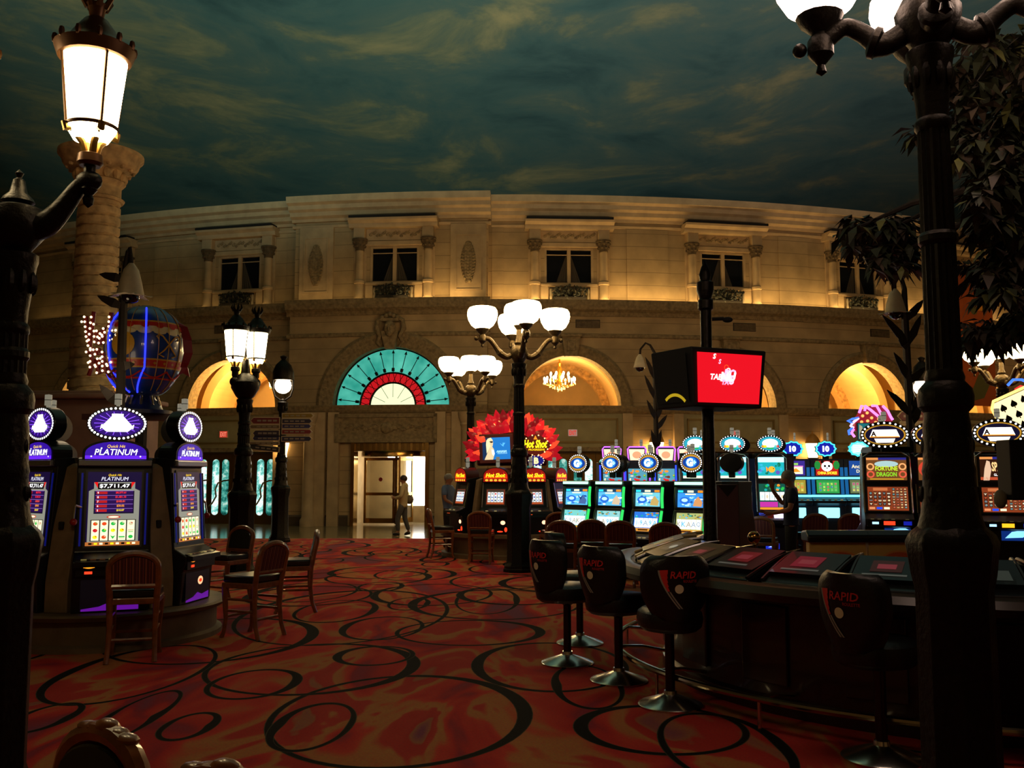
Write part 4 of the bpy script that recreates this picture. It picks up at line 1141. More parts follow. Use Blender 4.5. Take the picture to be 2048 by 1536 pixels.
def topper(t, z, rx, rz, paint, bulbs=26, rim=None, th=0.12, y=-0.05, ringw=0.05, candle=True, cz=0.0, back=True):
    """oval lit sign on a short neck, with a candle light on top"""
    mb = MB(); mb.M = Matrix.Translation((0, y, z))
    mb.prism(oval(rx, rz), th, BLACK, 'Y', 0); mb.b2((-0.05, 0.02, -rz - 0.08), (0.05, th - 0.02, -rz + 0.05), BLACKM)
    o = mb.build('topper', t, bevel=0.012)
    mb = MB(); mb.keep = True; F = Matrix.Translation((0, y - 0.002, z)) @ X3; pa = Paint(mb, F)
    pa.ring(0, 0, rx * 0.99, rz * 0.99, ringw * 1.15, rim or mat('topper_rim', '#2a241e', 0.4, 0.4), 1, 32)
    for j in range(bulbs):
        a = 2 * PI * j / bulbs
        pa.ell((rx - ringw * 0.55) * math.cos(a), (rz - ringw * 0.55) * math.sin(a), ringw * 0.3, ringw * 0.3, BULB, 3, 8)
    mb.build('bulb_ring', o, False)
    mb = MB(); mb.keep = True; pa = Paint(mb, F); paint(pa, rx - ringw, rz - ringw); mb.build('topper_face', o, False)
    if candle: tower(t, z + rz - 0.01, cz, y + th / 2)
    return o


def tower(t, z, x=0.0, y=0.0, n=2, r=0.035, h=0.11):
    mb = MB(); c = em('#c8c0a8', 0.35)
    mb.lathe([(r * 0.5, z), (r * 0.5, z + 0.03), (r, z + 0.03), (r, z + 0.03 + h * 0.48)], c, (x, y, 0), 10)
    mb.lathe([(r * 1.06, z + 0.03 + h * 0.48), (r * 1.06, z + 0.03 + h * 0.54)], BLACK, (x, y, 0), 10)
    mb.lathe([(r, z + 0.03 + h * 0.54), (r, z + 0.03 + h), (1e-4, z + 0.035 + h)], c, (x, y, 0), 10)
    mb.build('tower_light', t)


def cabinet(t, w, prof, m=BLACK, name='cabinet', bevel=0.01):
    mb = MB(); mb.prism([(y, z) for y, z in prof], w, m, 'X', -w / 2); return mb.build(name, t, False, bevel)


def strip(t, p0, p1, x, wd, m, name='edge_light', th=0.012):
    F, h = prof_frame(p0, p1); mb = MB(); mb.M = F @ Matrix.Translation((x, 0, 0)); mb.box((0, h / 2, th / 2), (wd, h, th), m); return mb.build(name, t, False)


def deck(t, y0, y1, z, w, lights=6, seed=0):
    """sloping button deck with lit buttons"""
    mb = MB(); mb.prism([(y1, z + 0.03), (y0, z), (y0, z - 0.05), (y1, z - 0.06)], w, BLACK, 'X', -w / 2)
    rg = random.Random(seed)
    for j in range(lights):
        x = -w * 0.38 + w * 0.76 * j / (lights - 1); mb.box((x, y0 + (y1 - y0) * 0.4, z + 0.018), (w * 0.08, 0.03, 0.012), rg.choice([em('#8a7a40', 0.5), em('#c8b070', 0.6), em('#50301a', 0.4)]))
    mb.build('button_deck', t, False)


def reels(pa, x0, x1, y0, y1, nx, ny, cols, bg, seed=1, gap=0.006):
    rg = random.Random(seed); cw, ch = (x1 - x0) / nx, (y1 - y0) / ny
    for i in range(nx):
        pa.rect(x0 + i * cw + gap, y0, x0 + (i + 1) * cw - gap, y1, bg, 2)
        for j in range(ny):
            cx, cy = x0 + (i + 0.5) * cw, y0 + (j + 0.5) * ch; c = rg.choice(cols); k = rg.random()
            if k < 0.45: pa.ell(cx, cy, cw * 0.27, ch * 0.27, c, 3, 10); pa.ell(cx + cw * 0.1, cy + ch * 0.1, cw * 0.09, ch * 0.09, rg.choice(cols), 4, 6)
            elif k < 0.75: pa.rect(cx - cw * 0.34, cy - ch * 0.1, cx + cw * 0.34, cy + ch * 0.1, c, 3); pa.rect(cx - cw * 0.28, cy - ch * 0.3, cx + cw * 0.28, cy - ch * 0.2, rg.choice(cols), 3)
            else: pa.poly([(cx - cw * 0.3, cy + ch * 0.25), (cx, cy - ch * 0.32), (cx + cw * 0.3, cy + ch * 0.25), (cx, cy + ch * 0.1)], c, 3)


# ---- bank one: purple machines around a stone plinth
def qh_face(pa, rx, rz):
    pa.ell(0, 0, rx, rz, em('#2a0a6a', 1.0), 1, 32)
    for j in range(18):
        a = 2 * PI * j / 18; pa.line([(rx * 0.2 * math.cos(a), rz * 0.2 * math.sin(a)), (rx * 0.88 * math.cos(a), rz * 0.88 * math.sin(a))], 0.006, em('#8a50ff', 1.3), 2)
    pa.poly([(-rx * 0.24, rz * 0.5), (-rx * 0.62, -rz * 0.28), (-rx * 0.4, -rz * 0.62), (rx * 0.4, -rz * 0.62), (rx * 0.62, -rz * 0.28), (rx * 0.24, rz * 0.5)], WHTS, 3)
    pa.rect(-rx * 0.22, rz * 0.45, rx * 0.22, rz * 0.72, WHTS, 3); pa.text('PLATINUM', 0, -rz * 0.26, rz * 0.34, WHTS, 5, maxw=rx * 1.6, shear=0.2)


def qh_head(pa, w, h):
    pts = [(-w / 2, 0), (w / 2, 0), (w / 2, h * 0.35)] + [(w / 2 * math.cos(PI * j / 14), h * 0.35 + h * 0.65 * math.sin(PI * j / 14)) for j in range(15)]
    pa.poly(pts, em('#2c0c8a', 1.2), 1); pa.rect(-w / 2, 0, w / 2, h * 0.2, em('#5a20d0', 1.3), 2)
    pa.text('Quick Hit', 0, h * 0.72, h * 0.2, YEL, 3, maxw=w * 0.36, shear=0.25, bold=0.015); pa.text('PLATINUM', 0, h * 0.4, h * 0.34, WHTS, 3, maxw=w * 0.7, shear=0.2)
    for x, y in ((-0.4, 0.15), (0.4, 0.15), (-0.3, 0.4), (0.34, 0.45), (-0.24, 0.62)): pa.ell(x * w, y * h, 0.008, 0.008, WHT, 3, 6)


def qh_screen(pa, w, h):
    pa.rect(-w / 2, 0, w / 2, h, em('#160a38', 0.7), 1); pa.rect(-w / 2, 0, w / 2, 0.05 * h, em('#b86a30', 0.9), 2)
    for j in range(9): pa.rect(-w * 0.44 + j * w * 0.1, 0.015 * h, -w * 0.38 + j * w * 0.1, 0.04 * h, (BLK, YEL, CREAM)[j % 3], 3)
    pa.text('Quick Hit', 0, h * 0.955, h * 0.035, YEL, 3, maxw=w * 0.36, shear=0.25, bold=0.01); pa.text('PLATINUM', 0, h * 0.905, h * 0.05, em('#e8e8ff', 1.1), 3, maxw=w * 0.6, shear=0.2)
    fr = em('#9a9a8c', 0.75)
    pa.poly([(-w * 0.47, 0.05 * h), (w * 0.47, 0.05 * h), (w * 0.47, 0.74 * h), (w * 0.38, 0.77 * h), (w * 0.38, 0.86 * h), (-w * 0.38, 0.86 * h), (-w * 0.38, 0.77 * h), (-w * 0.47, 0.74 * h)], fr, 2)
    pa.rect(-w * 0.31, 0.765 * h, w * 0.31, 0.845 * h, em('#0a0a14', 0.5), 3); pa.text('$7,711.47', 0, 0.805 * h, 0.058 * h, WHT, 4, fitw=w * 0.56, bold=0.02)
    for sx in (-1, 1): pa.poly([(sx * w * 0.38, 0.86 * h), (sx * w * 0.31, 0.86 * h), (sx * w * 0.31, 0.78 * h)], RED, 3)
    pa.rect(-w * 0.37, 0.43 * h, w * 0.37, 0.74 * h, em('#1a1238', 0.6), 3)
    for j, (s_, c, n_) in enumerate((('$8,377.61', '#ff2a1a', 9), ('$1,481.10', '#ff2a1a', 8), ('$102.01', '#ff5020', 7), ('$20.02', '#ffa020', 6), ('$10.07', '#ffe028', 5))):
        y = (0.715 - 0.06 * j) * h; pa.rect(-w * 0.35, y - 0.026 * h, w * 0.35, y + 0.022 * h, em('#2a0c50', 0.8), 4); pa.rect(-w * 0.35, y + 0.022 * h, w * 0.35, y + 0.027 * h, em('#9a70d8', 0.9), 5)
        pa.rect(-w * 0.33, y - 0.018 * h, -w * 0.13, y + 0.016 * h, em('#b81c20', 0.9), 5); pa.text(str(n_), -w * 0.3, y, 0.026 * h, WHT, 6); pa.text(s_, w * 0.12, y, 0.03 * h, em(c, 1.2), 5, maxw=w * 0.36, bold=0.02)
    pa.ell(0, 0.385 * h, w * 0.13, 0.022 * h, em('#c8402c', 0.9), 3, 16); pa.ell(0, 0.385 * h, w * 0.1, 0.013 * h, CREAM, 4, 16)
    pa.rect(-w * 0.42, 0.06 * h, w * 0.42, 0.35 * h, em('#44443c', 0.6), 3)
    reels(Paint(pa.mb, pa.F @ Matrix.Translation((0, 0, 0.003))), -w * 0.41, w * 0.41, 0.07 * h, 0.34 * h, 5, 3, [em('#e0481c', 1.0), YEL, GRN, em('#c81828', 1.0), em('#d8c8a0', 1.0)], CREAM, 4)


def quick_hit(label, loc, rz):
    t = thing('slot_machine', label, 'slot machine', loc, rz, 'purple slot machines round the stone plinth')
    W = 0.7
    cabinet(t, W, [(0.1, 0), (-0.24, 0), (-0.26, 0.34), (-0.3, 0.44), (-0.3, 0.5), (-0.16, 0.58), (-0.1, 1.42), (-0.14, 1.44), (-0.14, 1.5), (0.08, 1.52), (0.1, 1.4)])
    screen(t, (-0.152, 0.64), (-0.106, 1.37), 0.5, qh_screen, 'screen', lift=0.008)
    # arched purple header
    mb = MB(); mb.M = Matrix.Translation((0, -0.13, 1.5)); w, h = 0.62, 0.19
    mb.prism([(-w / 2, -0.02), (w / 2, -0.02), (w / 2, h * 0.35)] + [(w / 2 * math.cos(PI * j / 14), h * 0.35 + h * 0.68 * math.sin(PI * j / 14)) for j in range(15)], 0.2, BLACK, 'Y', 0.0)
    mb.M = Matrix(); pa = Paint(mb, Matrix.Translation((0, -0.133, 1.5)) @ X3); mb.keep = True; qh_head(pa, 0.57, 0.175); mb.build('header_sign', t, False)['label'] = 'glowing purple header'
    mb = MB(); mb.b2((-0.34, -0.17, 1.43), (0.34, -0.12, 1.49), SILVER); mb.build('silver_ledge', t, False, 0.008)
    for sx in (-1, 1): strip(t, (-0.155, 0.64), (-0.108, 1.36), sx * 0.3, 0.018, em('#0c1470', 0.6), 'edge_light'); strip(t, (-0.155, 0.64), (-0.108, 1.36), sx * 0.338, 0.02, mat('smoked_trim', '#1a1a20', 0.25, 0.4), 'side_trim')
    deck(t, -0.36, -0.18, 0.5, 0.66, 7, 3)
    mb = MB(); mb.keep = True; F = frame((0, -0.302, 0.44), (1, 0, 0), (0, 0, 1)); mb.b2((-0.32, -0.3, 0.36), (0.32, -0.26, 0.52), BLACK); pa = Paint(mb, F)
    pa.ring(-0.2, 0.02, 0.06, 0.028, 0.008, ORG, 2, 20); pa.rect(-0.25, 0.0, -0.15, 0.04, em('#ffb020', 1.3), 1); pa.rect(-0.1, 0.03, 0.0, 0.042, em('#20b890', 0.8), 1); pa.rect(-0.24, -0.06, -0.17, -0.035, LED_RED, 1); mb.build('card_reader', t, False)
    mb = MB(); mb.M = frame((0, -0.262, 0.02), (1, 0, 0), (0, 0, 1)); mb.keep = True; pa = Paint(mb, Matrix()); pa.rect(-0.27, 0.0, 0.27, 0.3, em('#08060e', 0.5), 1)
    pa.poly([(-0.26, 0.0), (0.26, 0.0), (0.26, 0.07), (0.1, 0.05), (0, 0.08), (-0.1, 0.04), (-0.26, 0.02)], em('#9020d8', 0.4), 2); pa.ell(0.06, 0.2, 0.06, 0.045, em('#ffb888', 1.2), 2, 14); pa.ell(0.06, 0.2, 0.035, 0.02, em('#e83a18', 1.0), 3, 10); mb.build('belly_panel', t, False)
    topper(t, 1.86, 0.285, 0.175, qh_face, 38, mat('topper_chrome', '#55555c', 0.25, 0.8), 0.14, -0.12, 0.04)
    mb = MB(); mb.M = Matrix.Translation((-0.36, -0.2, 0.88)); mb.ball((0, 0, 0), 0.035, mat('red_knob', '#a01c14', 0.3)); mb.tube([(0.01, 0.02, 0.16), (0, 0, 0.02)], 0.01, CHROME); mb.tube([(0.01, 0.02, 0.16), (0.06, 0.06, 0.14)], 0.014, CHROME); mb.build('pull_lever', t)
    return t


PC = Vector((-4.33, 10.15, 0)); PH = 0.36
pod = thing('machine_plinth', 'round stone plinth with hexagonal core carrying the purple slot machines', 'machine base', PC)
mb = MB(); mb.lathe([(1.16, 0), (1.16, 0.05), (1.1, 0.07), (1.1, 0.28), (1.17, 0.3), (1.2, 0.34), (1.18, PH), (1e-4, PH)], mat('plinth_stone', '#6a5a42', 0.6, 0, 0.25, 4), n=40); mb.build('plinth', pod)
mb = MB(); mb.lathe([(0.5, PH), (0.48, 1.75), (0.55, 1.78), (0.55, 1.88), (1e-4, 1.9)], mat('core_laminate', '#4a3c2c', 0.6), n=6); mb.build('core', pod, False)
A0 = math.atan2(-0.92, 0.39)
for k in range(6):
    a = A0 + PI / 6 + k * PI / 3; mb = MB(); R_ = Matrix.Translation((0, 0, PH)) @ Matrix.Rotation(a, 4, 'Z'); mb.M = R_
    mb.prism([(0.98, 0), (0.98, 0.3), (0.8, 1.42), (0.74, 1.46), (0.74, 0)], 0.24, BEIGE, 'Y', -0.12); mb.b2((0.88, -0.05, 0.8), (0.92, 0.0, 0.88), BLACKM); mb.build('corner_panel', pod, False, 0.01)
labs = {0: 'purple slot machine facing the camera, in the middle of the left group', 1: 'purple slot machine on the right side of the left group, angled away, pink belly glow',
        5: 'purple slot machine at the left of the group, half hidden by the foreground lamp', 2: 'purple slot machine at the back right of the group, only its oval sign showing', 4: 'purple slot machine at the back left of the group, only its sign showing'}
for k in (0, 1, 5, 2, 4):
    a = A0 + k * PI / 3; d = Vector((math.cos(a), math.sin(a), 0)); p = PC + d * 0.72 + Vector((0, 0, PH))
    if k == 0: qh0 = quick_hit(labs[0], p, face_to(d.x, d.y))
    else: dup(qh0, labs[k], p, face_to(d.x, d.y))

# ---- bank two: red Hot Shot machines
def hs_word(pa, cx, cy, h, w, l=3):
    pa.text('Hot Shot', cx, cy, h, em('#ffe020', 1.5), l, fitw=w, shear=0.25, bold=0.03)


def hs_head(pa, w, h):
    pts = [(-w / 2, 0), (w / 2, 0), (w / 2, h * 0.4)] + [(w / 2 * math.cos(PI * j / 14), h * 0.4 + h * 0.6 * math.sin(PI * j / 14)) for j in range(15)]
    pa.poly(pts, em('#8a0e08', 1.0), 1)
    for j in range(9):
        x = -w * 0.42 + w * 0.105 * j; pa.poly([(x - 0.03, h * 0.25), (x + 0.03, h * 0.25), (x + 0.01, h * (0.62 + 0.12 * (j % 2)))], em('#e0380c', 1.1), 2)
    hs_word(pa, 0, h * 0.48, h * 0.3, w * 0.8)
    for j in range(5): pa.ell(-w * 0.36 + j * w * 0.18, h * 0.12, w * 0.07, h * 0.08, em('#ffb030', 1.2), 3, 10)


def hs_screen(pa, w, h):
    pa.rect(-w / 2, 0, w / 2, h, em('#8a2c18', 0.8), 1); pa.rect(-w * 0.46, h * 0.84, w * 0.46, h * 0.97, em('#4a4438', 0.6), 2); pa.rect(-w * 0.46, 0.04 * h, w * 0.46, 0.13 * h, em('#c05a2c', 0.8), 2)
    reels(pa, -w * 0.45, w * 0.45, 0.16 * h, 0.82 * h, 5, 3, [em('#2050c0', 0.9), em('#30607a', 0.8), em('#c89a3a', 1.0), em('#3a4a5a', 0.8), RED], em('#e0f0f0', 1.1), 9)


def hot_shot(label, loc, rz):
    t = thing('slot_machine', label, 'slot machine', loc, rz, 'red slot machines under the feathered sign'); W = 0.6
    cabinet(t, W, [(0.18, 0), (-0.2, 0), (-0.22, 0.34), (-0.3, 0.4), (-0.3, 0.46), (-0.16, 0.54), (-0.06, 1.04), (-0.12, 1.07), (-0.1, 1.12), (0.18, 1.16)])
    screen(t, (-0.14, 0.6), (-0.082, 0.9), 0.38, hs_screen, lift=0.01)
    mb = MB(); mb.M = Matrix.Translation((0, -0.12, 1.06)); w, h = 0.56, 0.29
    mb.prism([(-w / 2, 0), (w / 2, 0), (w / 2, h * 0.4)] + [(w / 2 * math.cos(PI * j / 14), h * 0.4 + h * 0.62 * math.sin(PI * j / 14)) for j in range(15)], 0.3, mat('maroon_plastic', '#3a1410', 0.4), 'Y', 0)
    mb.M = Matrix(); mb.keep = True; hs_head(Paint(mb, Matrix.Translation((0, -0.123, 1.06)) @ X3), 0.52, 0.28); mb.build('header_sign', t, False)['label'] = 'glowing red and yellow arched header'
    for sx in (-1, 1): strip(t, (-0.163, 0.54), (-0.065, 1.04), sx * 0.275, 0.02, CHROME, 'chrome_trim')
    deck(t, -0.36, -0.18, 0.46, 0.6, 6, 5)
    mb = MB(); mb.keep = True; F = frame((0, -0.302, 0.4), (1, 0, 0), (0, 0, 1)); pa = Paint(mb, F); mb.b2((-0.3, -0.3, 0.34), (0.3, -0.26, 0.46), BLACK); pa.rect(-0.26, 0.0, -0.12, 0.05, em('#ff5a20', 1.3), 1); pa.rect(-0.06, 0.01, 0.02, 0.03, em('#30a070', 0.6), 1); mb.build('card_reader', t, False)
    mb = MB(); mb.ball((0.18, -0.21, 0.24), 0.055, em('#ffb890', 1.8), (1, 0.3, 0.8)); mb.ball((0.24, -0.21, 0.1), 0.03, LED_RED, (1, 0.4, 1.6)); mb.ball((0.12, -0.21, 0.06), 0.025, LED_RED, (2.5, 0.4, 0.6)); mb.build('belly_light', t)
    tower(t, 1.34, 0.0, 0.05, h=0.2, r=0.04); return t


HC = Vector((at(1022, 1000, 20.0).x, 20.2, 0))
pod2 = thing('machine_plinth', 'low stone plinth with maroon core under the red slot machines', 'machine base', HC)
mb = MB(); mb.lathe([(1.5, 0), (1.5, 0.08), (1.42, 0.1), (1.42, 0.4), (1.52, 0.43), (1.52, 0.5), (1e-4, 0.5)], mat('plinth_stone', '#6a5a42'), n=40); mb.build('plinth', pod2)
mb = MB(); mb.lathe([(0.72, 0.5), (0.68, 1.62), (0.74, 1.66), (0.74, 1.84), (1e-4, 1.85)], mat('maroon_core', '#4a1418', 0.5), n=8); mb.build('core', pod2, False)
B0 = -PI / 2 - 0.26
labs = {0: 'red arch-topped slot machine left of the five-globe lamp, facing the camera', 1: 'red arch-topped slot machine just right of the five-globe lamp', 7: 'red arch-topped slot machine turned left beside the man in the blue shirt', 2: 'red arch-topped slot machine seen edge-on beside the green-lit row'}
for k in (0, 1, 7, 2):
    a = B0 + k * 0.66 if k < 7 else B0 - 0.8; d = Vector((math.cos(a), math.sin(a), 0)); p = HC + d * 1.1 + Vector((0, 0, 0.5))
    if k == 0: hs0 = hot_shot(labs[0], p, face_to(d.x, d.y))
    else: dup(hs0, labs[k], p, face_to(d.x, d.y))
for k in range(4):
    a = (B0 + 0.33, B0 - 0.4, B0 + 1.0, B0 + 1.75)[k]; mb = MB(); mb.M = Matrix.Translation((0, 0, 0.5)) @ Matrix.Rotation(a, 4, 'Z'); mb.prism([(1.3, 0), (1.28, 0.3), (1.12, 1.1), (0.95, 1.14), (0.95, 0)], 0.1, (mat('maroon_panel', '#5a1226', 0.5), BEIGE, BEIGE, BEIGE)[k], 'Y', -0.05); mb.build('corner_panel', pod2, False, 0.01)

sg = thing('casino_sign', 'big red feathered sign with a video screen and the a bulb-ringed yellow name board', 'sign', (HC.x, HC.y, 1.9)); sg.scale = (0.87, 0.87, 0.87)
FE = [em('#d01020', 0.8), em('#f02020', 0.9), em('#900814', 0.7), em('#ff4a28', 1.0), em('#b80c1c', 0.8)]
sw = at(1000, 850, 19.6); rg = random.Random(4)
for j in range(84):
    f = (j % 42) / 41; a = PI * (1.06 - 1.12 * f); u = Vector((math.cos(a), 0, math.sin(a)))
    rr_ = 1.0 if j < 42 else 0.72; L_ = rg.uniform(0.3, 0.46); c = Vector((0.02 + 0.84 * rr_ * u.x, rg.uniform(-0.2, -0.05) - (0.14 if j >= 42 else 0), 0.34 + 0.68 * rr_ * max(-0.2, u.z)))
    u = (u + Vector((rg.uniform(-0.25, 0.25), 0, rg.uniform(0.05, 0.35)))).normalized(); v = Vector((-u.z, 0, u.x))
    mb = MB(); n = 6; P_ = []
    for q in range(n + 1):
        s_ = q / n; wd = 0.095 * math.sin(PI * (0.15 + 0.85 * s_)) + 0.004; P_.append((c + u * L_ * s_ + Vector((0, -0.08 * math.sin(PI * s_), 0)), wd))
    vs = []
    for p_, wd in P_: vs += [p_ - v * wd, p_ + Vector((0, -0.03, 0)), p_ + v * wd, p_ + Vector((0, 0.03, 0))]
    mb.add(vs, [(4 * q + e, 4 * q + (e + 1) % 4, 4 * q + 4 + (e + 1) % 4, 4 * q + 4 + e) for q in range(n) for e in range(4)] + [(3, 2, 1, 0), (4 * n, 4 * n + 1, 4 * n + 2, 4 * n + 3)], rg.choice(FE))
    mb.build('feather', sg)
mb = MB(); mb.b2((-0.85, -0.1, 0), (0.9, 0.25, 0.95), mat('sign_back', '#3a0a10', 0.6)); mb.build('backing', sg, False, 0.05)
for j, (x, z) in enumerate(((-0.3, 1.02), (-0.02, 1.0), (-0.42, 0.95), (0.3, 1.0), (0.1, 0.85))):
    mb = MB(); mb.ball((x, -0.3, z), 0.05, em('#ffb060', 2.0), (0.8, 0.6, 1.8)); mb.build('flame_bulb', sg)
mb = MB(); mb.M = Matrix.Translation((-0.36, -0.42, 0.42)) @ Matrix.Rotation(-0.04, 4, 'Y'); mb.b2((-0.42, 0.0, -0.36), (0.42, 0.1, 0.36), mat('dull_red_frame', '#6a2a2c', 0.5)); sf = mb.build('screen_frame', sg, False, 0.02)
mb = MB(); mb.keep = True; F = Matrix.Translation((-0.36, -0.424, 0.42)) @ Matrix.Rotation(-0.04, 4, 'Y') @ X3; pa = Paint(mb, F); w, h = 0.68, 0.54
pa.rect(-w / 2, -h / 2, w / 2, h / 2, em('#1878c8', 1.0), 0); pa.rect(-w / 2, -h / 2, -w * 0.18, h / 2, em('#0c3058', 0.8), 1)
SKN = em('#f0d0a0', 1.0); BLD = em('#fff0b0', 1.1)
pa.poly([(-0.2, 0.25), (-0.13, 0.27), (-0.09, 0.22), (-0.1, 0.1), (-0.17, 0.02), (-0.24, -0.12), (-0.25, 0.1), (-0.24, 0.2)], BLD, 2); pa.poly([(-0.15, 0.22), (-0.085, 0.22), (-0.075, 0.14), (-0.09, 0.06), (-0.13, 0.04), (-0.16, 0.1)], SKN, 3)
pa.poly([(-0.17, 0.18), (-0.085, 0.18), (-0.08, 0.15), (-0.12, 0.14), (-0.15, 0.155)], BLK, 4); pa.poly([(-0.16, 0.06), (-0.1, 0.05), (-0.06, -0.02), (-0.05, -0.14), (-0.09, -0.27), (-0.3, -0.27), (-0.22, -0.1)], SKN, 2); pa.poly([(-0.12, -0.02), (-0.06, -0.04), (-0.045, -0.13), (-0.08, -0.18), (-0.11, -0.12)], WHT, 3)
for k_ in range(5): pa.line([(0.1 + 0.02 * k_, 0.12 - 0.02 * k_), (0.16, 0.05 + 0.02 * k_), (0.22 - 0.01 * k_, 0.13)], 0.01, SKY, 2)
for k_ in range(7): pa.line([(0.0 + 0.035 * k_, -0.1 - 0.02 * (k_ % 2)), (0.03 + 0.035 * k_, -0.05), (0.04 + 0.035 * k_, -0.14)], 0.01, LBL, 2)
mb.build('video_screen', sf, False)['label'] = 'blue video screen showing a blonde woman in sunglasses'
mb = MB(); mb.M = Matrix.Translation((0.6, -0.46, 0.5)); ptsb = [(0.36 * math.cos(2 * PI * j / 28) * (1 + 0.06 * math.cos(6 * PI * j / 14)), 0.24 * math.sin(2 * PI * j / 28) * (1 + 0.1 * math.cos(8 * PI * j / 28))) for j in range(28)]
mb.prism(ptsb, 0.1, em('#5a1208', 0.8), 'Y', 0); hb = mb.build('name_board', sg, False)
mb = MB(); mb.keep = True; pa = Paint(mb, Matrix.Translation((0.6, -0.462, 0.5)) @ X3); pa.text('Hot Shot', 0, 0.03, 0.2, em('#ffe818', 1.7), 2, fitw=0.58, shear=0.25, bold=0.035); pa.text('PROGRESSIVE', 0.03, -0.11, 0.05, em('#ffd018', 1.3), 2, fitw=0.4, bold=0.02)
for j in range(28):
    if j % 2 == 0: pa.ell(ptsb[j][0] * 0.97, ptsb[j][1] * 0.97, 0.018, 0.018, em('#ffd890', 2.2), 3, 8)
pa.poly([(-0.05, 0.14), (0.0, 0.24), (0.05, 0.14)], ORG, 1); mb.build('lettering', hb, False)
mb = MB(); mb.M = Matrix.Translation((0.62, -0.45, 0.12)); mb.prism(oval(0.2, 0.13), 0.08, em('#0c1478', 0.9), 'Y', 0); nb = mb.build('small_oval_board', sg, False)
mb = MB(); mb.keep = True; pa = Paint(mb, Matrix.Translation((0.62, -0.452, 0.12)) @ X3); pa.text('B', 0, 0, 0.16, em('#ffe890', 1.6), 2, bold=0.05)
for j in range(14): pa.ell(0.19 * math.cos(2 * PI * j / 14), 0.12 * math.sin(2 * PI * j / 14), 0.014, 0.014, em('#ffd890', 2.2), 3, 8)
mb.build('lettering', nb, False)

# ---- bank three: green-edged machines with round-topped G signs
def gp_face(pa, rx, rz):
    pa.ell(0, 0, rx, rz, GLD, 1, 32); pa.ell(0, 0.0, rx * 0.94, rz * 0.72, em('#0c3a90', 1.1), 2, 32); pa.ell(0, 0, rx * 0.6, rz * 0.62, em('#1878d8', 1.3), 3, 24)
    pa.text('G', -rx * 0.14, 0, rz * 1.0, WHTS, 5, bold=0.06); pa.text('+', rx * 0.36, 0, rz * 0.5, LBL, 5, bold=0.08)


def art_upper(kind):
    def f(pa, w, h):
        pa.rect(-w / 2, 0, w / 2, h, (SKY, SKY, em('#70c8d8', 1.1), em('#3890e8', 1.1))[kind], 1)
        pa.rect(-w / 2, h * 0.8, w / 2, h, em('#1c4868', 0.8), 2)
        for x0, x1, m in ((-0.48, -0.28, CYAN), (-0.12, 0.12, CREAM), (0.28, 0.48, ORG)): pa.rect(x0 * w, h * 0.83, x1 * w, h * 0.95, m, 3)
        pa.rect(-0.2 * w, h * 0.7, 0.2 * w, h * 0.77, CREAM, 3)
        rg = random.Random(kind + 20)
        for _ in range(26): pa.ell(rg.uniform(-0.44, 0.44) * w, rg.uniform(0.08, 0.6) * h, rg.uniform(0.02, 0.12) * w, rg.uniform(0.02, 0.07) * h, rg.choice([WHT, LBL, SKY, em('#3878d8', 1.0), em('#1c58b0', 0.9)]), 3, 10)
        pa.ell(-0.22 * w, 0.38 * h, 0.2 * w, 0.2 * h, em('#2868d0', 1.1), 4, 16); pa.ell(-0.22 * w, 0.4 * h, 0.12 * w, 0.1 * h, LBL, 5, 14)
        pa.poly([(0.1 * w, 0.08 * h), (0.42 * w, 0.05 * h), (0.46 * w, 0.3 * h), (0.3 * w, 0.62 * h), (0.16 * w, 0.4 * h)], (em('#4868a0', 1.0), em('#d8c0a0', 1.0), em('#c8a860', 1.0), em('#d89860', 1.0))[kind], 4)
        if kind == 0: pa.poly([(0.05 * w, 0.62 * h), (0.2 * w, 0.3 * h), (0.34 * w, 0.7 * h), (0.2 * w, 0.45 * h)], em('#183878', 1.0), 5)
    return f


def art_lower(kind, seed):
    def f(pa, w, h):
        pa.rect(-w / 2, 0, w / 2, h, (em('#7ad0c8', 1.0), em('#90d0d0', 1.0), em('#2870d0', 1.1), em('#b0b870', 1.0))[kind], 1); rg = random.Random(seed)
        for _ in range(14): pa.ell(rg.uniform(-0.45, 0.45) * w, rg.uniform(0.72, 0.97) * h, rg.uniform(0.02, 0.08) * w, 0.04 * h, rg.choice([TEA, SKY, GLD, em('#386858', 0.8)]), 2, 8)
        for j in range(5):
            x0 = (-0.46 + 0.186 * j) * w; pa.rect(x0, 0.2 * h, x0 + 0.17 * w, 0.68 * h, WHT, 3); pa.text(rg.choice('QKAJ9'), x0 + 0.085 * w, 0.44 * h, 0.26 * h, rg.choice([em('#b0a890', 1.0), SKY, em('#98b0c0', 1.0)]), 5, bold=0.02)
        pa.rect(-w / 2, 0, w / 2, 0.16 * h, em('#d8902c', 1.1), 3); pa.rect(-0.3 * w, 0.04 * h, 0.1 * w, 0.12 * h, em('#5a3010', 0.8), 4); pa.rect(0.16 * w, 0.04 * h, 0.3 * w, 0.12 * h, CREAM, 4)
    return f


GEDGE = em('#30d860', 1.1); GTOP = em('#b0ffd0', 1.6)


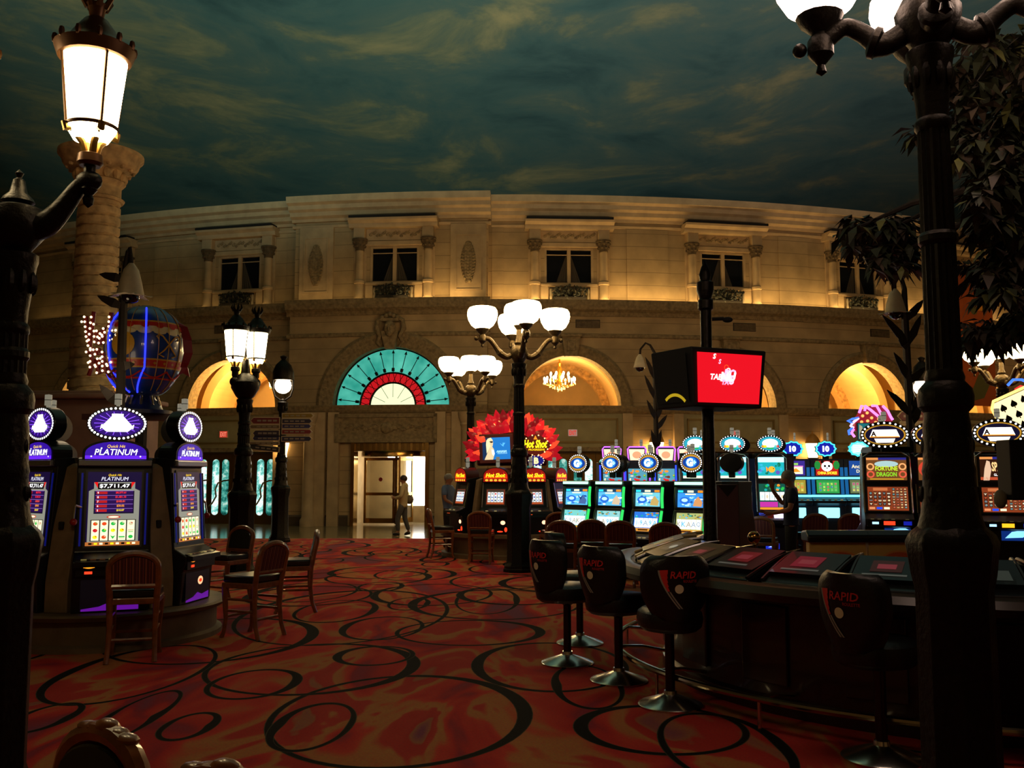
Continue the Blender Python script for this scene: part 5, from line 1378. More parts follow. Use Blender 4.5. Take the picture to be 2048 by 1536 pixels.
def g_machine(label, loc, rz, kind, group='green-edged slot machines with round G signs'):
    t = thing('slot_machine', label, 'slot machine', loc, rz, group); W = 0.6
    prof = [(0.35, 0), (-0.22, 0), (-0.24, 0.56), (-0.36, 0.62), (-0.36, 0.68), (-0.24, 0.74), (-0.16, 1.13), (-0.14, 1.16), (-0.12, 1.5), (-0.16, 1.54), (-0.14, 1.6), (0.35, 1.6)]
    cabinet(t, W, prof, mat('graphite_cabinet', '#26282a', 0.35, 0.3))
    screen(t, (-0.23, 0.79), (-0.168, 1.1), 0.46, art_lower(kind, 31 + kind), 'lower_screen', lift=0.01); screen(t, (-0.142, 1.19), (-0.124, 1.47), 0.46, art_upper(kind), 'upper_screen', lift=0.01)
    for sx in (-1, 1):
        for p0, p1 in (((-0.24, 0.76), (-0.165, 1.12)), ((-0.142, 1.17), (-0.122, 1.5))):
            F, h = prof_frame(p0, p1); mb = MB(); mb.M = F; mb.tube([(sx * 0.27, h * q / 6, 0.02 * math.sin(PI * q / 6)) for q in range(7)], 0.024, GEDGE if sx > 0 else mat('grey_green_tube', '#5a6a5c', 0.25, 0.3), 8); mb.build('edge_light', t)
    mb = MB(); mb.b2((-0.25, -0.2, 1.545), (0.25, -0.15, 1.59), GTOP); mb.build('top_light', t, False)
    deck(t, -0.42, -0.24, 0.68, 0.56, 6, 8 + kind)
    mb = MB(); mb.keep = True; F = frame((0, -0.362, 0.63), (1, 0, 0), (0, 0, 1)); pa = Paint(mb, F); mb.b2((-0.29, -0.36, 0.56), (0.29, -0.3, 0.68), BLACK); pa.rect(-0.26, 0.0, -0.14, 0.045, em('#ff6a28', 1.2), 1); pa.rect(0.2, 0.0, 0.27, 0.05, em('#8a60ff', 1.2), 1); mb.build('card_reader', t, False)
    topper(t, 1.9, 0.2, 0.165, gp_face, 28, mat('topper_rim_gold', '#6a5030', 0.4, 0.6), 0.1, -0.1, 0.036)
    return t


GP0, GP1 = Vector((at(1163, 1000, 16.2).x, 16.2, 0)), Vector((at(1390, 1000, 14.8).x, 14.8, 0))
dv = (GP1 - GP0).normalized(); nrm = Vector((dv.y, -dv.x, 0)); rzg = face_to(nrm.x, nrm.y)
gl = ['green-edged slot machine at the left end of the round-topped row, dark bird on its screen', 'second green-edged slot machine from the left in the round-topped row', 'third green-edged slot machine from the left, gold figure on its screen', 'green-edged slot machine at the right end of the row, next to the tall screen pole']
for k in range(4):
    p = GP0 + (GP1 - GP0) * (0, 0.31, 0.645, 1.0)[k]
    g_machine(gl[k], p, rzg, k)
# machines backing on to them, only their dark oval backs and candles showing
for k in range(4):
    p = GP0 + (GP1 - GP0) * (0, 0.31, 0.645, 1.0)[k] - nrm * 0.78 + dv * 0.24
    if k == 0: bk = g_machine('slot machine with its dark back to the camera behind the left green-edged machine', p, rzg + PI, 0, 'slot machines facing away behind the green-edged row')
    else: dup(bk, 'slot machine with its dark back to the camera behind the %s green-edged machine' % ('second', 'third', 'right end')[k - 1], p, rzg + PI)

# ---- purple neon machines beyond
def pn_screen(pa, w, h):
    pa.rect(-w / 2, 0, w / 2, h, em('#58a0b8', 0.9), 1); rg = random.Random(8)
    for _ in range(18): pa.ell(rg.uniform(-0.45, 0.45) * w, rg.uniform(0.1, 0.9) * h, rg.uniform(0.04, 0.14) * w, rg.uniform(0.03, 0.1) * h, rg.choice([ORG, SKY, GRN, BRN, CREAM, RED]), 2, 8)


def purple_machine(label, loc, rz):
    t = thing('slot_machine', label, 'slot machine', loc, rz, 'purple neon slot machines beyond the green-edged row')
    cabinet(t, 0.6, [(0.3, 0), (-0.25, 0), (-0.25, 0.8), (-0.32, 0.86), (-0.2, 0.94), (-0.14, 1.98), (0.3, 1.98)], mat('indigo_cabinet', '#1a1030', 0.35))
    screen(t, (-0.19, 1.06), (-0.175, 1.4), 0.4, pn_screen, 'lower_screen', lift=0.01); screen(t, (-0.165, 1.5), (-0.146, 1.84), 0.42, pn_screen, 'upper_screen', lift=0.01)
    for sx in (-1, 1): strip(t, (-0.2, 1.0), (-0.145, 1.92), sx * 0.275, 0.035, em('#a040ff', 1.6) if sx > 0 else em('#2848ff', 1.4), 'edge_light')
    mb = MB(); mb.b2((-0.2, -0.08, 1.98), (0.2, 0.1, 2.34), mat('indigo_cabinet', '#1a1030')); mb.keep = True; pa = Paint(mb, Matrix.Translation((0, -0.084, 2.03)) @ X3); pa.poly([(-0.15, 0.0), (0.15, 0.0), (0.18, 0.25), (-0.18, 0.25)], em('#ffd8b0', 1.3), 1); pa.ell(0, 0.12, 0.1, 0.08, em('#ff9a70', 1.2), 2)
    mb.build('header_sign', t, False)
    mb = MB(); mb.tube([(-0.19, -0.1, 2.02), (-0.21, -0.1, 2.28), (-0.17, -0.1, 2.33), (0.17, -0.1, 2.33), (0.21, -0.1, 2.28), (0.19, -0.1, 2.02)], 0.016, em('#c060ff', 2.2), 6); mb.build('neon_frame', t)
    tower(t, 2.33, 0.12, 0.0, h=0.14); return t


pl = ['far purple neon slot machine behind the second green-edged machine', 'far purple neon slot machine behind the gap between second and third green-edged machines', 'far purple neon slot machine behind the third green-edged machine', 'far purple neon slot machine just left of the fish signs']
for k, px in enumerate((1222, 1272, 1330, 1372)):
    p = Vector((at(px, 900, 21.0).x, 21.0, 0)); q = purple_machine(pl[k], p, 0.05) if k == 0 else dup(q, pl[k], p, 0.05)

# ---- fish machines
def fish_face(pa, rx, rz):
    pa.ell(0, 0, rx, rz, em('#28a0b8', 1.1), 1, 32); pa.ell(0, rz * 0.06, rx * 0.7, rz * 0.62, WHTS, 2, 24)
    for x, m in ((-0.62, ORG), (-0.45, YEL), (0.5, em('#40d0c0', 1.2)), (0.64, RED)): pa.ell(x * rx, -rz * 0.4, rx * 0.16, rz * 0.2, m, 3, 10)
    pa.rect(-rx * 0.3, -rz * 0.78, rx * 0.3, -rz * 0.6, GRN, 3)


def fish_up(pa, w, h):
    pa.rect(-w / 2, 0, w / 2, h, em('#18a8b0', 1.1), 1); pa.rect(-w / 2, 0.76 * h, w / 2, h, em('#b0f4ff', 1.6), 2); pa.rect(-w / 2, 0.0, w / 2, 0.12 * h, em('#e0e8c8', 1.3), 2)
    rg = random.Random(6)
    for _ in range(16): pa.ell(rg.uniform(-0.46, 0.46) * w, rg.uniform(0.12, 0.7) * h, rg.uniform(0.03, 0.1) * w, rg.uniform(0.04, 0.12) * h, rg.choice([TEA, em('#107a58', 0.9), em('#38b8e0', 1.0), em('#6a58c0', 0.9)]), 2, 9)
    pa.ell(0.02 * w, 0.42 * h, 0.13 * w, 0.15 * h, em('#ffa828', 1.3), 4, 14); pa.poly([(-0.08 * w, 0.42 * h), (-0.2 * w, 0.56 * h), (-0.18 * w, 0.3 * h)], em('#ff9420', 1.2), 4); pa.ell(0.09 * w, 0.46 * h, 0.02 * w, 0.03 * h, BLK, 5, 8)


def fish_low(pa, w, h):
    pa.rect(-w / 2, 0, w / 2, h, em('#0c5a4a', 0.8), 1); rg = random.Random(9)
    for _ in range(12): pa.ell(rg.uniform(-0.46, 0.46) * w, rg.uniform(0.74, 0.96) * h, 0.06 * w, 0.05 * h, rg.choice([TEA, GRN, DGRN, ORG]), 2, 8)
    for j in range(5):
        x0 = (-0.47 + 0.19 * j) * w; pa.rect(x0, 0.36 * h, x0 + 0.17 * w, 0.68 * h, WHT, 3); pa.ell(x0 + 0.085 * w, 0.5 * h, 0.05 * w, 0.08 * h, rg.choice([em('#c8e0e0', 1.1), em('#d8c8a8', 1.1)]), 4, 8)
    pa.rect(-0.48 * w, 0.1 * h, 0.2 * w, 0.3 * h, em('#c030a0', 1.0), 3); pa.rect(0.24 * w, 0.1 * h, 0.48 * w, 0.3 * h, em('#707078', 0.9), 3); pa.rect(-0.48 * w, 0, 0.48 * w, 0.08 * h, ORG, 3)


def fish_machine(label, loc, rz, group='fish slot machines right of the screen pole'):
    t = thing('slot_machine', label, 'slot machine', loc, rz, group); W = 0.56
    cabinet(t, W, [(0.3, 0), (-0.22, 0), (-0.22, 0.76), (-0.4, 0.84), (-0.4, 0.9), (-0.24, 1.0), (-0.16, 1.58), (-0.12, 2.06), (-0.06, 2.1), (0.3, 2.1)])
    screen(t, (-0.226, 1.08), (-0.17, 1.54), 0.46, fish_low, 'lower_screen', lift=0.01); screen(t, (-0.153, 1.64), (-0.124, 2.02), 0.46, fish_up, 'upper_screen', lift=0.01)
    mb = MB(); mb.tube([(-0.27, -0.24, 1.04), (-0.275, -0.17, 1.58), (-0.275, -0.13, 2.0), (-0.2, -0.12, 2.07), (0, -0.12, 2.1), (0.2, -0.12, 2.07), (0.275, -0.13, 2.0), (0.275, -0.17, 1.58), (0.27, -0.24, 1.04)], 0.014, CHROME, 6); mb.build('chrome_trim', t)
    deck(t, -0.44, -0.22, 0.9, 0.54, 5, 2)
    mb = MB(); mb.keep = True; F = frame((0, -0.4, 0.92), (1, 0, 0), (0, 0.5, 0.35)); pa = Paint(mb, F); pa.rect(0.0, 0.01, 0.25, 0.14, em('#e8d8ff', 1.5), 8); pa.rect(-0.25, 0.1, -0.12, 0.16, BLUE, 8); pa.rect(-0.1, 0.1, 0.0, 0.16, LED_RED, 8); mb.build('touch_pad', t, False)
    mb = MB(); mb.keep = True; pa = Paint(mb, Matrix.Translation((0, -0.224, 0.38)) @ X3); pa.rect(-0.14, 0, 0.1, 0.1, em('#1a30c0', 0.9), 1); pa.poly([(-0.1, 0.03), (0.0, 0.08), (0.08, 0.03)], em('#a0b8ff', 1.2), 2); mb.build('belly_panel', t, False)
    topper(t, 2.27, 0.235, 0.16, fish_face, 26, None, 0.1, -0.1, 0.035); return t


fl_ = ['fish slot machine half hidden by the screen pole, above the right green-edged machine', 'fish slot machine just right of the screen pole', 'fish slot machine that the man in navy is playing']
for k, px in enumerate((1390, 1464, 1539)):
    p = Vector((at(px, 900, 17.0).x, 17.0, 0))
    fm = fish_machine(fl_[k], p, -0.14) if k == 0 else dup(fm, fl_[k], p, -0.14)
    p2 = p + Vector((0.3, 0.75, 0))
    fb = fish_machine('slot machine with its dark back turned, behind the ' + ('left', 'middle', 'right')[k] + ' fish machine', p2, PI, 'slot machines facing away behind the fish machines') if k == 0 else dup(fb, 'slot machine with its dark back turned, behind the ' + ('left', 'middle', 'right')[k] + ' fish machine', p2, PI)
pbx = at(1502, 900, 17.0).x
mb = MB(); mb.M = Matrix.Translation((pbx, 17.0, 0)); mb.b2((-0.06, -0.1, 0), (0.06, 0.2, 2.0), mat('blue_side_panel', '#143a6a', 0.5)); tag(mb.build('divider_panel', smooth=False), 'narrow blue divider panel between the two open fish machines', 'panel')
pbx = at(1574, 900, 16.9).x
mb = MB(); mb.M = Matrix.Translation((pbx, 17.0, 0)); mb.b2((-0.1, -0.12, 0), (0.1, 0.2, 2.02), mat('mauve_panel', '#5a4048', 0.6)); tag(mb.build('divider_panel', smooth=False), 'mauve divider panel behind the man in navy', 'panel')
mb = MB(); mb.M = Matrix.Translation((at(1452, 1000, 13.9).x, 13.9, 0)); mb.b2((-0.16, -0.1, 0), (0.16, 0.12, 1.56), mat('mauve_panel', '#5a4048')); mb.prism([(-0.14, 1.55), (0.14, 1.55), (0.0, 1.38)], 0.02, BLACKM, 'Y', -0.115); mb.b2((-0.18, -0.13, 0), (0.18, 0.14, 0.1), BLACKM); tag(mb.build('end_panel', smooth=False), 'tall mauve end panel with a dark notch beside the screen pole', 'panel')

# ---- blue neon machines
def scallop(rx, rz, n=11, k=0.12, N=88): return [(rx * math.cos(2 * PI * i / N) * (1 - k * abs(math.sin(n * PI * i / N))), rz * math.sin(2 * PI * i / N) * (1 - k * abs(math.sin(n * PI * i / N)))) for i in range(N)]


def blue_up(kind):
    def f(pa, w, h):
        if kind == 1:
            pa.rect(-w / 2, 0, w / 2, h, em('#b81c18', 1.0), 1)
            for x in (-0.42, 0.42): pa.ell(x * w, 0.7 * h, 0.14 * w, 0.3 * h, em('#208a38', 0.9), 2, 12)
            pa.ell(0, 0.62 * h, 0.25 * w, 0.34 * h, WHT, 3, 18)
            for sx in (-1, 1): pa.ell(sx * 0.2 * w, 0.92 * h, 0.08 * w, 0.1 * h, BLK, 3, 10); pa.ell(sx * 0.09 * w, 0.64 * h, 0.05 * w, 0.09 * h, BLK, 4, 10)
            pa.ell(0, 0.5 * h, 0.04 * w, 0.04 * h, BLK, 4, 8); pa.text('CHINA SHORES', 0, 0.17 * h, 0.2 * h, em('#ffe030', 1.4), 5, fitw=0.86 * w, bold=0.03)
        elif kind == 0:
            pa.rect(-w / 2, 0, w / 2, h, em('#3a2890', 0.9), 1); pa.rect(-w * 0.4, 0.1 * h, w * 0.4, 0.6 * h, CREAM, 2); pa.rect(-w * 0.3, 0.7 * h, w * 0.2, 0.85 * h, em('#90c860', 1.0), 2); pa.poly([(-0.2 * w, 0.2 * h), (0.3 * w, 0.25 * h), (0.1 * w, 0.5 * h)], ORG, 3); pa.rect(-w * 0.42, 0.58 * h, w * 0.42, 0.66 * h, em('#e080d0', 1.0), 3)
        else:
            pa.rect(-w / 2, 0, w / 2, h, em('#184a98', 0.9), 1); pa.text('Ancient', -0.04 * w, 0.62 * h, 0.26 * h, em('#f0e0b0', 1.2), 3, fitw=0.7 * w, bold=0.02); pa.text('Dragon', 0.12 * w, 0.26 * h, 0.28 * h, em('#f0e0b0', 1.2), 3, fitw=0.6 * w, bold=0.02)
    return f


def blue_low(kind):
    def f(pa, w, h):
        pa.rect(-w / 2, 0, w / 2, h, (em('#a09030', 0.9), em('#2a9a48', 0.9), em('#607048', 0.9))[kind], 1)
        reels(pa, -w * 0.42, w * 0.42, 0.12 * h, 0.82 * h, 5, 3, [em('#d8e060', 1.0), em('#58d070', 1.0), em('#e86030', 1.0), em('#3060c0', 1.0), em('#c83070', 1.0)], (em('#c8b050', 0.9), em('#58b858', 0.9), em('#9a9a78', 0.9))[kind], 40 + kind)
    return f


def bl_face(kind):
    def f(pa, rx, rz):
        if kind < 2:
            pa.poly(scallop(rx, rz), NEONC, 1); pa.poly([(x * 0.84, y * 0.84) for x, y in scallop(rx, rz)], em('#0c1a98', 1.1), 2); pa.text('10', 0, 0, rz * 0.75, WHTS, 3, bold=0.05)
        else:
            pa.poly(scallop(rx * 1.05, rz), em('#40e0f0', 1.6), 1); pa.poly([(x * 0.8, y * 0.8) for x, y in scallop(rx, rz)], em('#88f0f8', 1.7), 2)
            for j in range(4): pa.line([(-rx * 0.6, rz * (0.35 - 0.25 * j)), (rx * 0.1, rz * (0.4 - 0.22 * j)), (rx * 0.65, rz * (0.1 - 0.15 * j))], 0.02, WHT, 3)
    return f


def blue_machine(label, loc, rz, kind):
    t = thing('slot_machine', label, 'slot machine', loc, rz, 'blue neon slot machines'); W = 0.64
    cabinet(t, W, [(0.3, 0), (-0.24, 0), (-0.24, 1.1), (-0.36, 1.16), (-0.36, 1.2), (-0.22, 1.28), (-0.17, 1.62), (-0.14, 2.02), (0.3, 2.02)], mat('silver_blue_cabinet', '#3a4a5a', 0.3, 0.5))
    screen(t, (-0.212, 1.34), (-0.176, 1.6), 0.43, blue_low(kind), 'lower_screen', lift=0.01); screen(t, (-0.163, 1.69), (-0.142, 1.98), 0.43, blue_up(kind), 'upper_screen', lift=0.01)
    for z, y in ((1.62, -0.17), (1.27, -0.225)):
        mb = MB(); mb.b2((-0.32, y - 0.03, z), (0.32, y + 0.02, z + 0.04), em('#70e8ff', 2.0)); mb.build('light_bar', t, False)
    for sx in (-1, 1): strip(t, (-0.22, 1.32), (-0.17, 1.62), sx * 0.275, 0.06, em('#1468a8', 0.7), 'edge_light'); strip(t, (-0.165, 1.68), (-0.145, 1.85), sx * 0.275, 0.06, em('#1468a8', 0.7), 'edge_light')
    deck(t, -0.42, -0.24, 1.2, 0.6, 5, 3)
    mb = MB(); mb.b2((-0.2, -0.26, 0.86), (0.2, -0.235, 1.06), em('#90f0ff', 1.6)); mb.build('belly_panel', t, False, 0.03)
    # scalloped sign
    mb = MB(); mb.M = Matrix.Translation((0, -0.1, 2.22)); mb.prism([(x * 1.02, y * 1.02) for x, y in scallop(0.215, 0.165)], 0.1, BLACK, 'Y', 0); mb.b2((-0.06, 0.02, -0.27), (0.06, 0.08, -0.1), BLACKM); tp = mb.build('topper', t, False)
    mb = MB(); mb.keep = True; bl_face(kind)(Paint(mb, Matrix.Translation((0, -0.103, 2.22)) @ X3), 0.21, 0.16); mb.build('topper_face', tp, False)
    tower(t, 2.37, 0.05, -0.04, r=0.02, h=0.14); return t


bl = ['blue neon slot machine partly behind the man in navy', 'blue neon slot machine with a panda on its upper screen', 'blue neon slot machine with a bright turquoise sign, beside the dragon machine']
for k, px in enumerate((1584, 1650, 1716)):
    p = Vector((at(px, 900, 18.6).x, 18.6, 0)); blue_machine(bl[k], p, -0.16, k)

# ---- tall machines on the right
def ad_face(pa, rx, rz):
    pa.ell(0, 0, rx, rz, GLD, 1, 32); pa.ell(0, 0, rx * 0.92, rz * 0.88, em('#1c1838', 0.6), 2, 32)
    pa.poly([(-rx * 0.56, rz * 0.5), (rx * 0.56, rz * 0.5), (rx * 0.72, -rz * 0.22), (-rx * 0.72, -rz * 0.22)], WHTS, 3); pa.poly([(-rx * 0.5, -rz * 0.36), (rx * 0.5, -rz * 0.36), (rx * 0.4, -rz * 0.76), (-rx * 0.4, -rz * 0.76)], em('#fff0d0', 2.0), 3)
    pa.text('A', -rx * 0.52, rz * 0.1, rz * 0.5, em('#2a1408', 0.4), 4, bold=0.05); pa.rect(-rx * 0.7, -rz * 0.24, rx * 0.7, -rz * 0.14, em('#ff8a1c', 1.4), 4)


def dr_up(kind):
    def f(pa, w, h):
        pa.rect(-w / 2, 0, w / 2, h, em('#7a4a24', 0.8), 1); pa.rect(-w / 2, 0.9 * h, w / 2, h, em('#2a2a80', 0.9), 2); pa.rect(-w / 2, 0.9 * h, -0.2 * w, h, em('#e0904c', 1.0), 3)
        if kind == 0:
            pa.ell(0, 0.72 * h, 0.3 * w, 0.14 * h, em('#a8c8c8', 1.0), 2, 16); pa.text('FORTUNE', 0, 0.52 * h, 0.2 * h, em('#b8d830', 1.2), 4, fitw=0.56 * w, bold=0.03); pa.text('DRAGON', 0, 0.26 * h, 0.2 * h, em('#80c828', 1.2), 4, fitw=0.5 * w, bold=0.03)
            for sx in (-1, 1): pa.ring(sx * 0.4 * w, 0.6 * h, 0.1 * w, 0.16 * h, 0.02, em('#f0a868', 1.0), 3, 14); pa.ring(sx * 0.4 * w, 0.26 * h, 0.1 * w, 0.16 * h, 0.02, em('#e05840', 1.0), 3, 14)
            pa.rect(-0.42 * w, 0.02 * h, 0.42 * w, 0.08 * h, GLD, 3)
        elif kind == 1:
            pa.ell(-0.2 * w, 0.5 * h, 0.3 * w, 0.4 * h, em('#c8402c', 1.0), 3, 16); pa.ell(-0.1 * w, 0.5 * h, 0.12 * w, 0.2 * h, CREAM, 4, 12); pa.ell(-0.28 * w, 0.25 * h, 0.1 * w, 0.12 * h, WHT, 4, 12)
        else:
            pa.rect(-w / 2, 0, w / 2, 0.9 * h, em('#3a1c10', 0.7), 2); pa.poly([(-0.44 * w, 0), (-0.4 * w, 0.5 * h), (-0.34 * w, 0.85 * h), (-0.27 * w, 0.8 * h), (-0.24 * w, 0.45 * h), (-0.3 * w, 0)], em('#e0b898', 1.0), 3)
            pa.text('SPARTACUS', 0.12 * w, 0.58 * h, 0.4 * h, em('#f0c080', 1.3), 4, fitw=0.7 * w, bold=0.03); pa.text('GLADIATOR OF ROME', 0.14 * w, 0.24 * h, 0.1 * h, WHT, 4, fitw=0.66 * w); pa.rect(-0.5 * w, 0.02 * h, 0.5 * w, 0.14 * h, em('#c05030', 0.9), 3)
    return f


def dr_low(kind):
    def f(pa, w, h):
        pa.rect(-w / 2, 0, w / 2, h, em('#8a3a1c', 0.9), 1); pa.rect(-0.36 * w, 0.84 * h, 0.0 * w, 0.96 * h, em('#c87040', 0.9), 2)
        reels(pa, -w * 0.48, w * 0.08, 0.2 * h, 0.8 * h, 5, 4, [em('#e0c890', 1.0), em('#c8502c', 0.9), em('#608890', 0.9), em('#e8d8b8', 1.0)], em('#5a2c1c', 0.7), 50 + kind)
        reels(pa, w * 0.1, w * 0.48, 0.08 * h, 0.96 * h, 4, 8, [em('#e0b070', 1.0), em('#5098a0', 0.9), em('#d05838', 0.9), em('#e8e0c0', 1.0)], em('#6a3c28', 0.7), 60 + kind)
        for x in (-0.4, -0.22, -0.04): pa.rect((x - 0.07) * w, 0.05 * h, (x + 0.07) * w, 0.14 * h, (em('#e09060', 1.0), BLUE, CREAM)[int((x + 0.4) * 5.6) % 3], 3)
    return f


def tall_machine(label, loc, rz, kind):
    t = thing('slot_machine', label, 'slot machine', loc, rz, 'tall slot machines with dotted oval signs at the right'); W = 0.6
    cabinet(t, W, [(0.32, 0), (-0.26, 0), (-0.26, 1.0), (-0.38, 1.06), (-0.38, 1.12), (-0.26, 1.2), (-0.18, 1.6), (-0.14, 1.96), (-0.08, 2.0), (0.32, 2.0)])
    screen(t, (-0.252, 1.23), (-0.192, 1.54), 0.5, dr_low(kind), 'lower_screen', lift=0.01); screen(t, (-0.174, 1.63), (-0.146, 1.93), 0.5, dr_up(kind), 'upper_screen', lift=0.01)
    mb = MB(); mb.tube([(-0.295, -0.26, 1.2), (-0.295, -0.18, 1.6), (-0.29, -0.14, 1.94), (-0.2, -0.1, 2.0), (0.2, -0.1, 2.0), (0.29, -0.14, 1.94), (0.295, -0.18, 1.6), (0.295, -0.26, 1.2)], 0.013, CHROME, 6); mb.build('chrome_trim', t)
    deck(t, -0.44, -0.24, 1.1, 0.56, 6, kind)
    mb = MB(); mb.keep = True; F = frame((0, -0.262, 0.86), (1, 0, 0), (0, 0, 1)); pa = Paint(mb, F); pa.rect(-0.06, 0.02, 0.26, 0.2, em('#0a2a70', 0.9), 1); pa.poly([(-0.02, 0.05), (0.18, 0.06), (0.26, 0.11), (0.18, 0.15), (0.06, 0.13)], em('#80c8ff', 1.4), 2); pa.text('WIN', 0.05, 0.165, 0.035, WHT, 3, fitw=0.16, bold=0.03); mb.build('belly_panel', t, False)
    mb = MB(); mb.keep = True; F = frame((0, -0.442, 1.06), (1, 0, 0), (0, 0, 1)); pa = Paint(mb, F); mb.b2((-0.28, -0.44, 1.03), (0.28, -0.36, 1.12), BLACK); pa.rect(-0.22, 0.0, -0.14, 0.03, LBL, 1); pa.rect(-0.08, -0.01, 0.06, 0.04, LED_RED if kind < 2 else em('#ffb020', 1.4), 1); pa.rect(0.16, -0.01, 0.26, 0.04, em('#1420a0', 0.9), 1); mb.build('card_reader', t, False)
    topper(t, 2.24, 0.31, 0.185, ad_face, 24, None, 0.12, -0.1, 0.045)
    return t


tl = ['tall slot machine with a green dragon screen, left of the big dark lamp post', 'tall slot machine mostly hidden behind the big dark lamp post', 'tall slot machine with a gladiator screen at the right edge']
for k, (px, D) in enumerate(((1769, 12.6), (1872, 12.5), (1996, 12.0))):
    tall_machine(tl[k], Vector((at(px, 900, D).x, D, 0)), -0.3, k)
p = Vector((at(1769, 900, 12.6).x + 0.3, 13.4, 0))
fb2 = dup(fb, 'slot machine facing away behind the dragon machine', p, PI); fb2['group'] = 'slot machines facing away behind the tall machines'
mb = MB(); mb.M = Matrix.Translation((at(1818, 900, 12.5).x, 12.5, 0)); mb.b2((-0.05, -0.1, 0), (0.05, 0.3, 1.95), mat('purple_divider', '#2a1458', 0.5)); tag(mb.build('divider_panel', smooth=False), 'dark purple divider panel right of the dragon slot machine', 'panel')

# ---- neon feather sign and card sign over the right machines
p = at(1745, 850, 15.5)
t = thing('neon_sign', 'pink and blue neon plume sign above the turquoise machine sign', 'sign', (p.x, 15.5, 0))
mb = MB(); mb.tube([(0.1, 0.1, 0), (0.1, 0.1, p.z - 0.2)], 0.05, BLACKM); mb.build('post', t)
q = lambda x, y: (at(x, y, 15.5).x - p.x, at(x, y, 15.5).z)
B_ = [q(*c) for c in ((1708, 862), (1712, 838), (1722, 822), (1740, 812), (1762, 810), (1778, 820), (1785, 840), (1780, 862))]
mb = MB(); mb.prism(B_, 0.1, em('#9a0c28', 0.8), 'Y', 0.0); mb.build('plume_board', t, False)
for pts, m in (([(1717, 826), (1722, 812), (1730, 812), (1728, 822)], NEONP), ([(1728, 812), (1740, 820), (1752, 830), (1766, 842)], NEONP), ([(1742, 812), (1752, 812), (1760, 826), (1767, 842)], NEONP), ([(1764, 812), (1774, 822), (1780, 834), (1784, 840)], NEONP)):
    mb = MB(); mb.tube([(q(*c)[0], -0.03, q(*c)[1]) for c in pts], 0.022, m, 6); mb.build('neon_tube', t)
for pts, m in (([(1716, 836), (1704, 838), (1694, 842), (1704, 846)], NEONB), ([(1716, 836), (1704, 846), (1700, 852), (1706, 856)], em('#f0b0ff', 1.8)), ([(1704, 856), (1696, 862), (1698, 870)], NEONB), ([(1706, 858), (1702, 866), (1708, 874)], NEONP)):
    mb = MB(); mb.tube([(q(*c)[0], -0.03, q(*c)[1]) for c in pts], 0.022, m, 6); mb.build('neon_tube', t)
mb = MB(); mb.keep = True; x0, z0 = q(1713, 880); x1, z1 = q(1738, 846); mb.b2((x0, -0.06, z0), (x1, 0.0, z1), BLACK); pa = Paint(mb, Matrix.Translation((0, -0.064, 0)) @ X3); pa.rect(x0 + 0.01, z0 + 0.01, x1 - 0.01, z1 - 0.01, em('#0c7078', 0.8), 1); pa.poly([(x0 + 0.02, z0 + 0.02), (x0 + 0.1, z0 + 0.02), (x0 + 0.08, z1 - 0.06), (x0 + 0.03, z1 - 0.03)], em('#b0a888', 0.8), 2); mb.build('small_screen', t, False)
for c in ((1724, 832), (1733, 826), (1742, 836), (1750, 845), (1722, 844), (1734, 842), (1756, 838)):
    mb = MB(); mb.ball((q(*c)[0], -0.03, q(*c)[1]), 0.025, em('#ff9a50', 1.8)); mb.build('bulb', t)

p = at(2030, 830, 13.0)
t = thing('card_sign', 'glowing pale playing-card sign with spades and a yellow neon edge at the right edge', 'sign', (p.x, 13.0, 0))
mb = MB(); mb.tube([(0.15, 0.2, 0), (0.15, 0.2, p.z)], 0.05, BLACKM); mb.build('post', t)
F = Matrix.Translation((0, 0, p.z)) @ Matrix.Rotation(0.42, 4, 'Y') if False else Matrix.Translation((0.1, 0, p.z)) @ Matrix.Rotation(-0.42, 4, 'Y')
mb = MB(); mb.M = F; mb.b2((-0.3, 0, -0.26), (0.5, 0.08, 0.3), em('#ffe8b0', 1.2)); mb.build('card', t, False, 0.04)
mb = MB(); mb.keep = True; pa = Paint(mb, F @ Matrix.Translation((0, -0.004, 0)) @ X3)
for j in range(9):
    x, y = -0.2 + 0.16 * (j % 3), -0.14 + 0.16 * (j // 3); pa.ell(x - 0.022, y, 0.028, 0.028, BLK, 2, 10); pa.ell(x + 0.022, y, 0.028, 0.028, BLK, 2, 10); pa.poly([(x - 0.05, y + 0.01), (x + 0.05, y + 0.01), (x, y + 0.075)], BLK, 2); pa.rect(x - 0.008, y - 0.05, x + 0.008, y, BLK, 2)
mb.build('spade_pips', t, False)
mb = MB(); mb.M = F; mb.tube([(-0.3, -0.03, -0.28), (-0.36, -0.03, -0.2), (-0.36, -0.03, 0.26), (-0.3, -0.03, 0.34), (0.5, -0.03, 0.34)], 0.022, em('#ffd070', 2.0), 6); mb.build('neon_edge', t)
mb = MB(); mb.tube([(-0.08, 0, p.z + 0.42), (0.0, 0, p.z + 0.5), (0.12, 0, p.z + 0.5), (0.3, 0, p.z + 0.42)], 0.02, NEONB, 6); mb.build('blue_neon_tube', t)
mb = MB(); mb.tube([(0.02, 0, p.z + 0.36), (0.1, 0, p.z + 0.41), (0.2, 0, p.z + 0.38)], 0.014, em('#ff2a2a', 1.4), 6); mb.build('red_neon_tube', t)

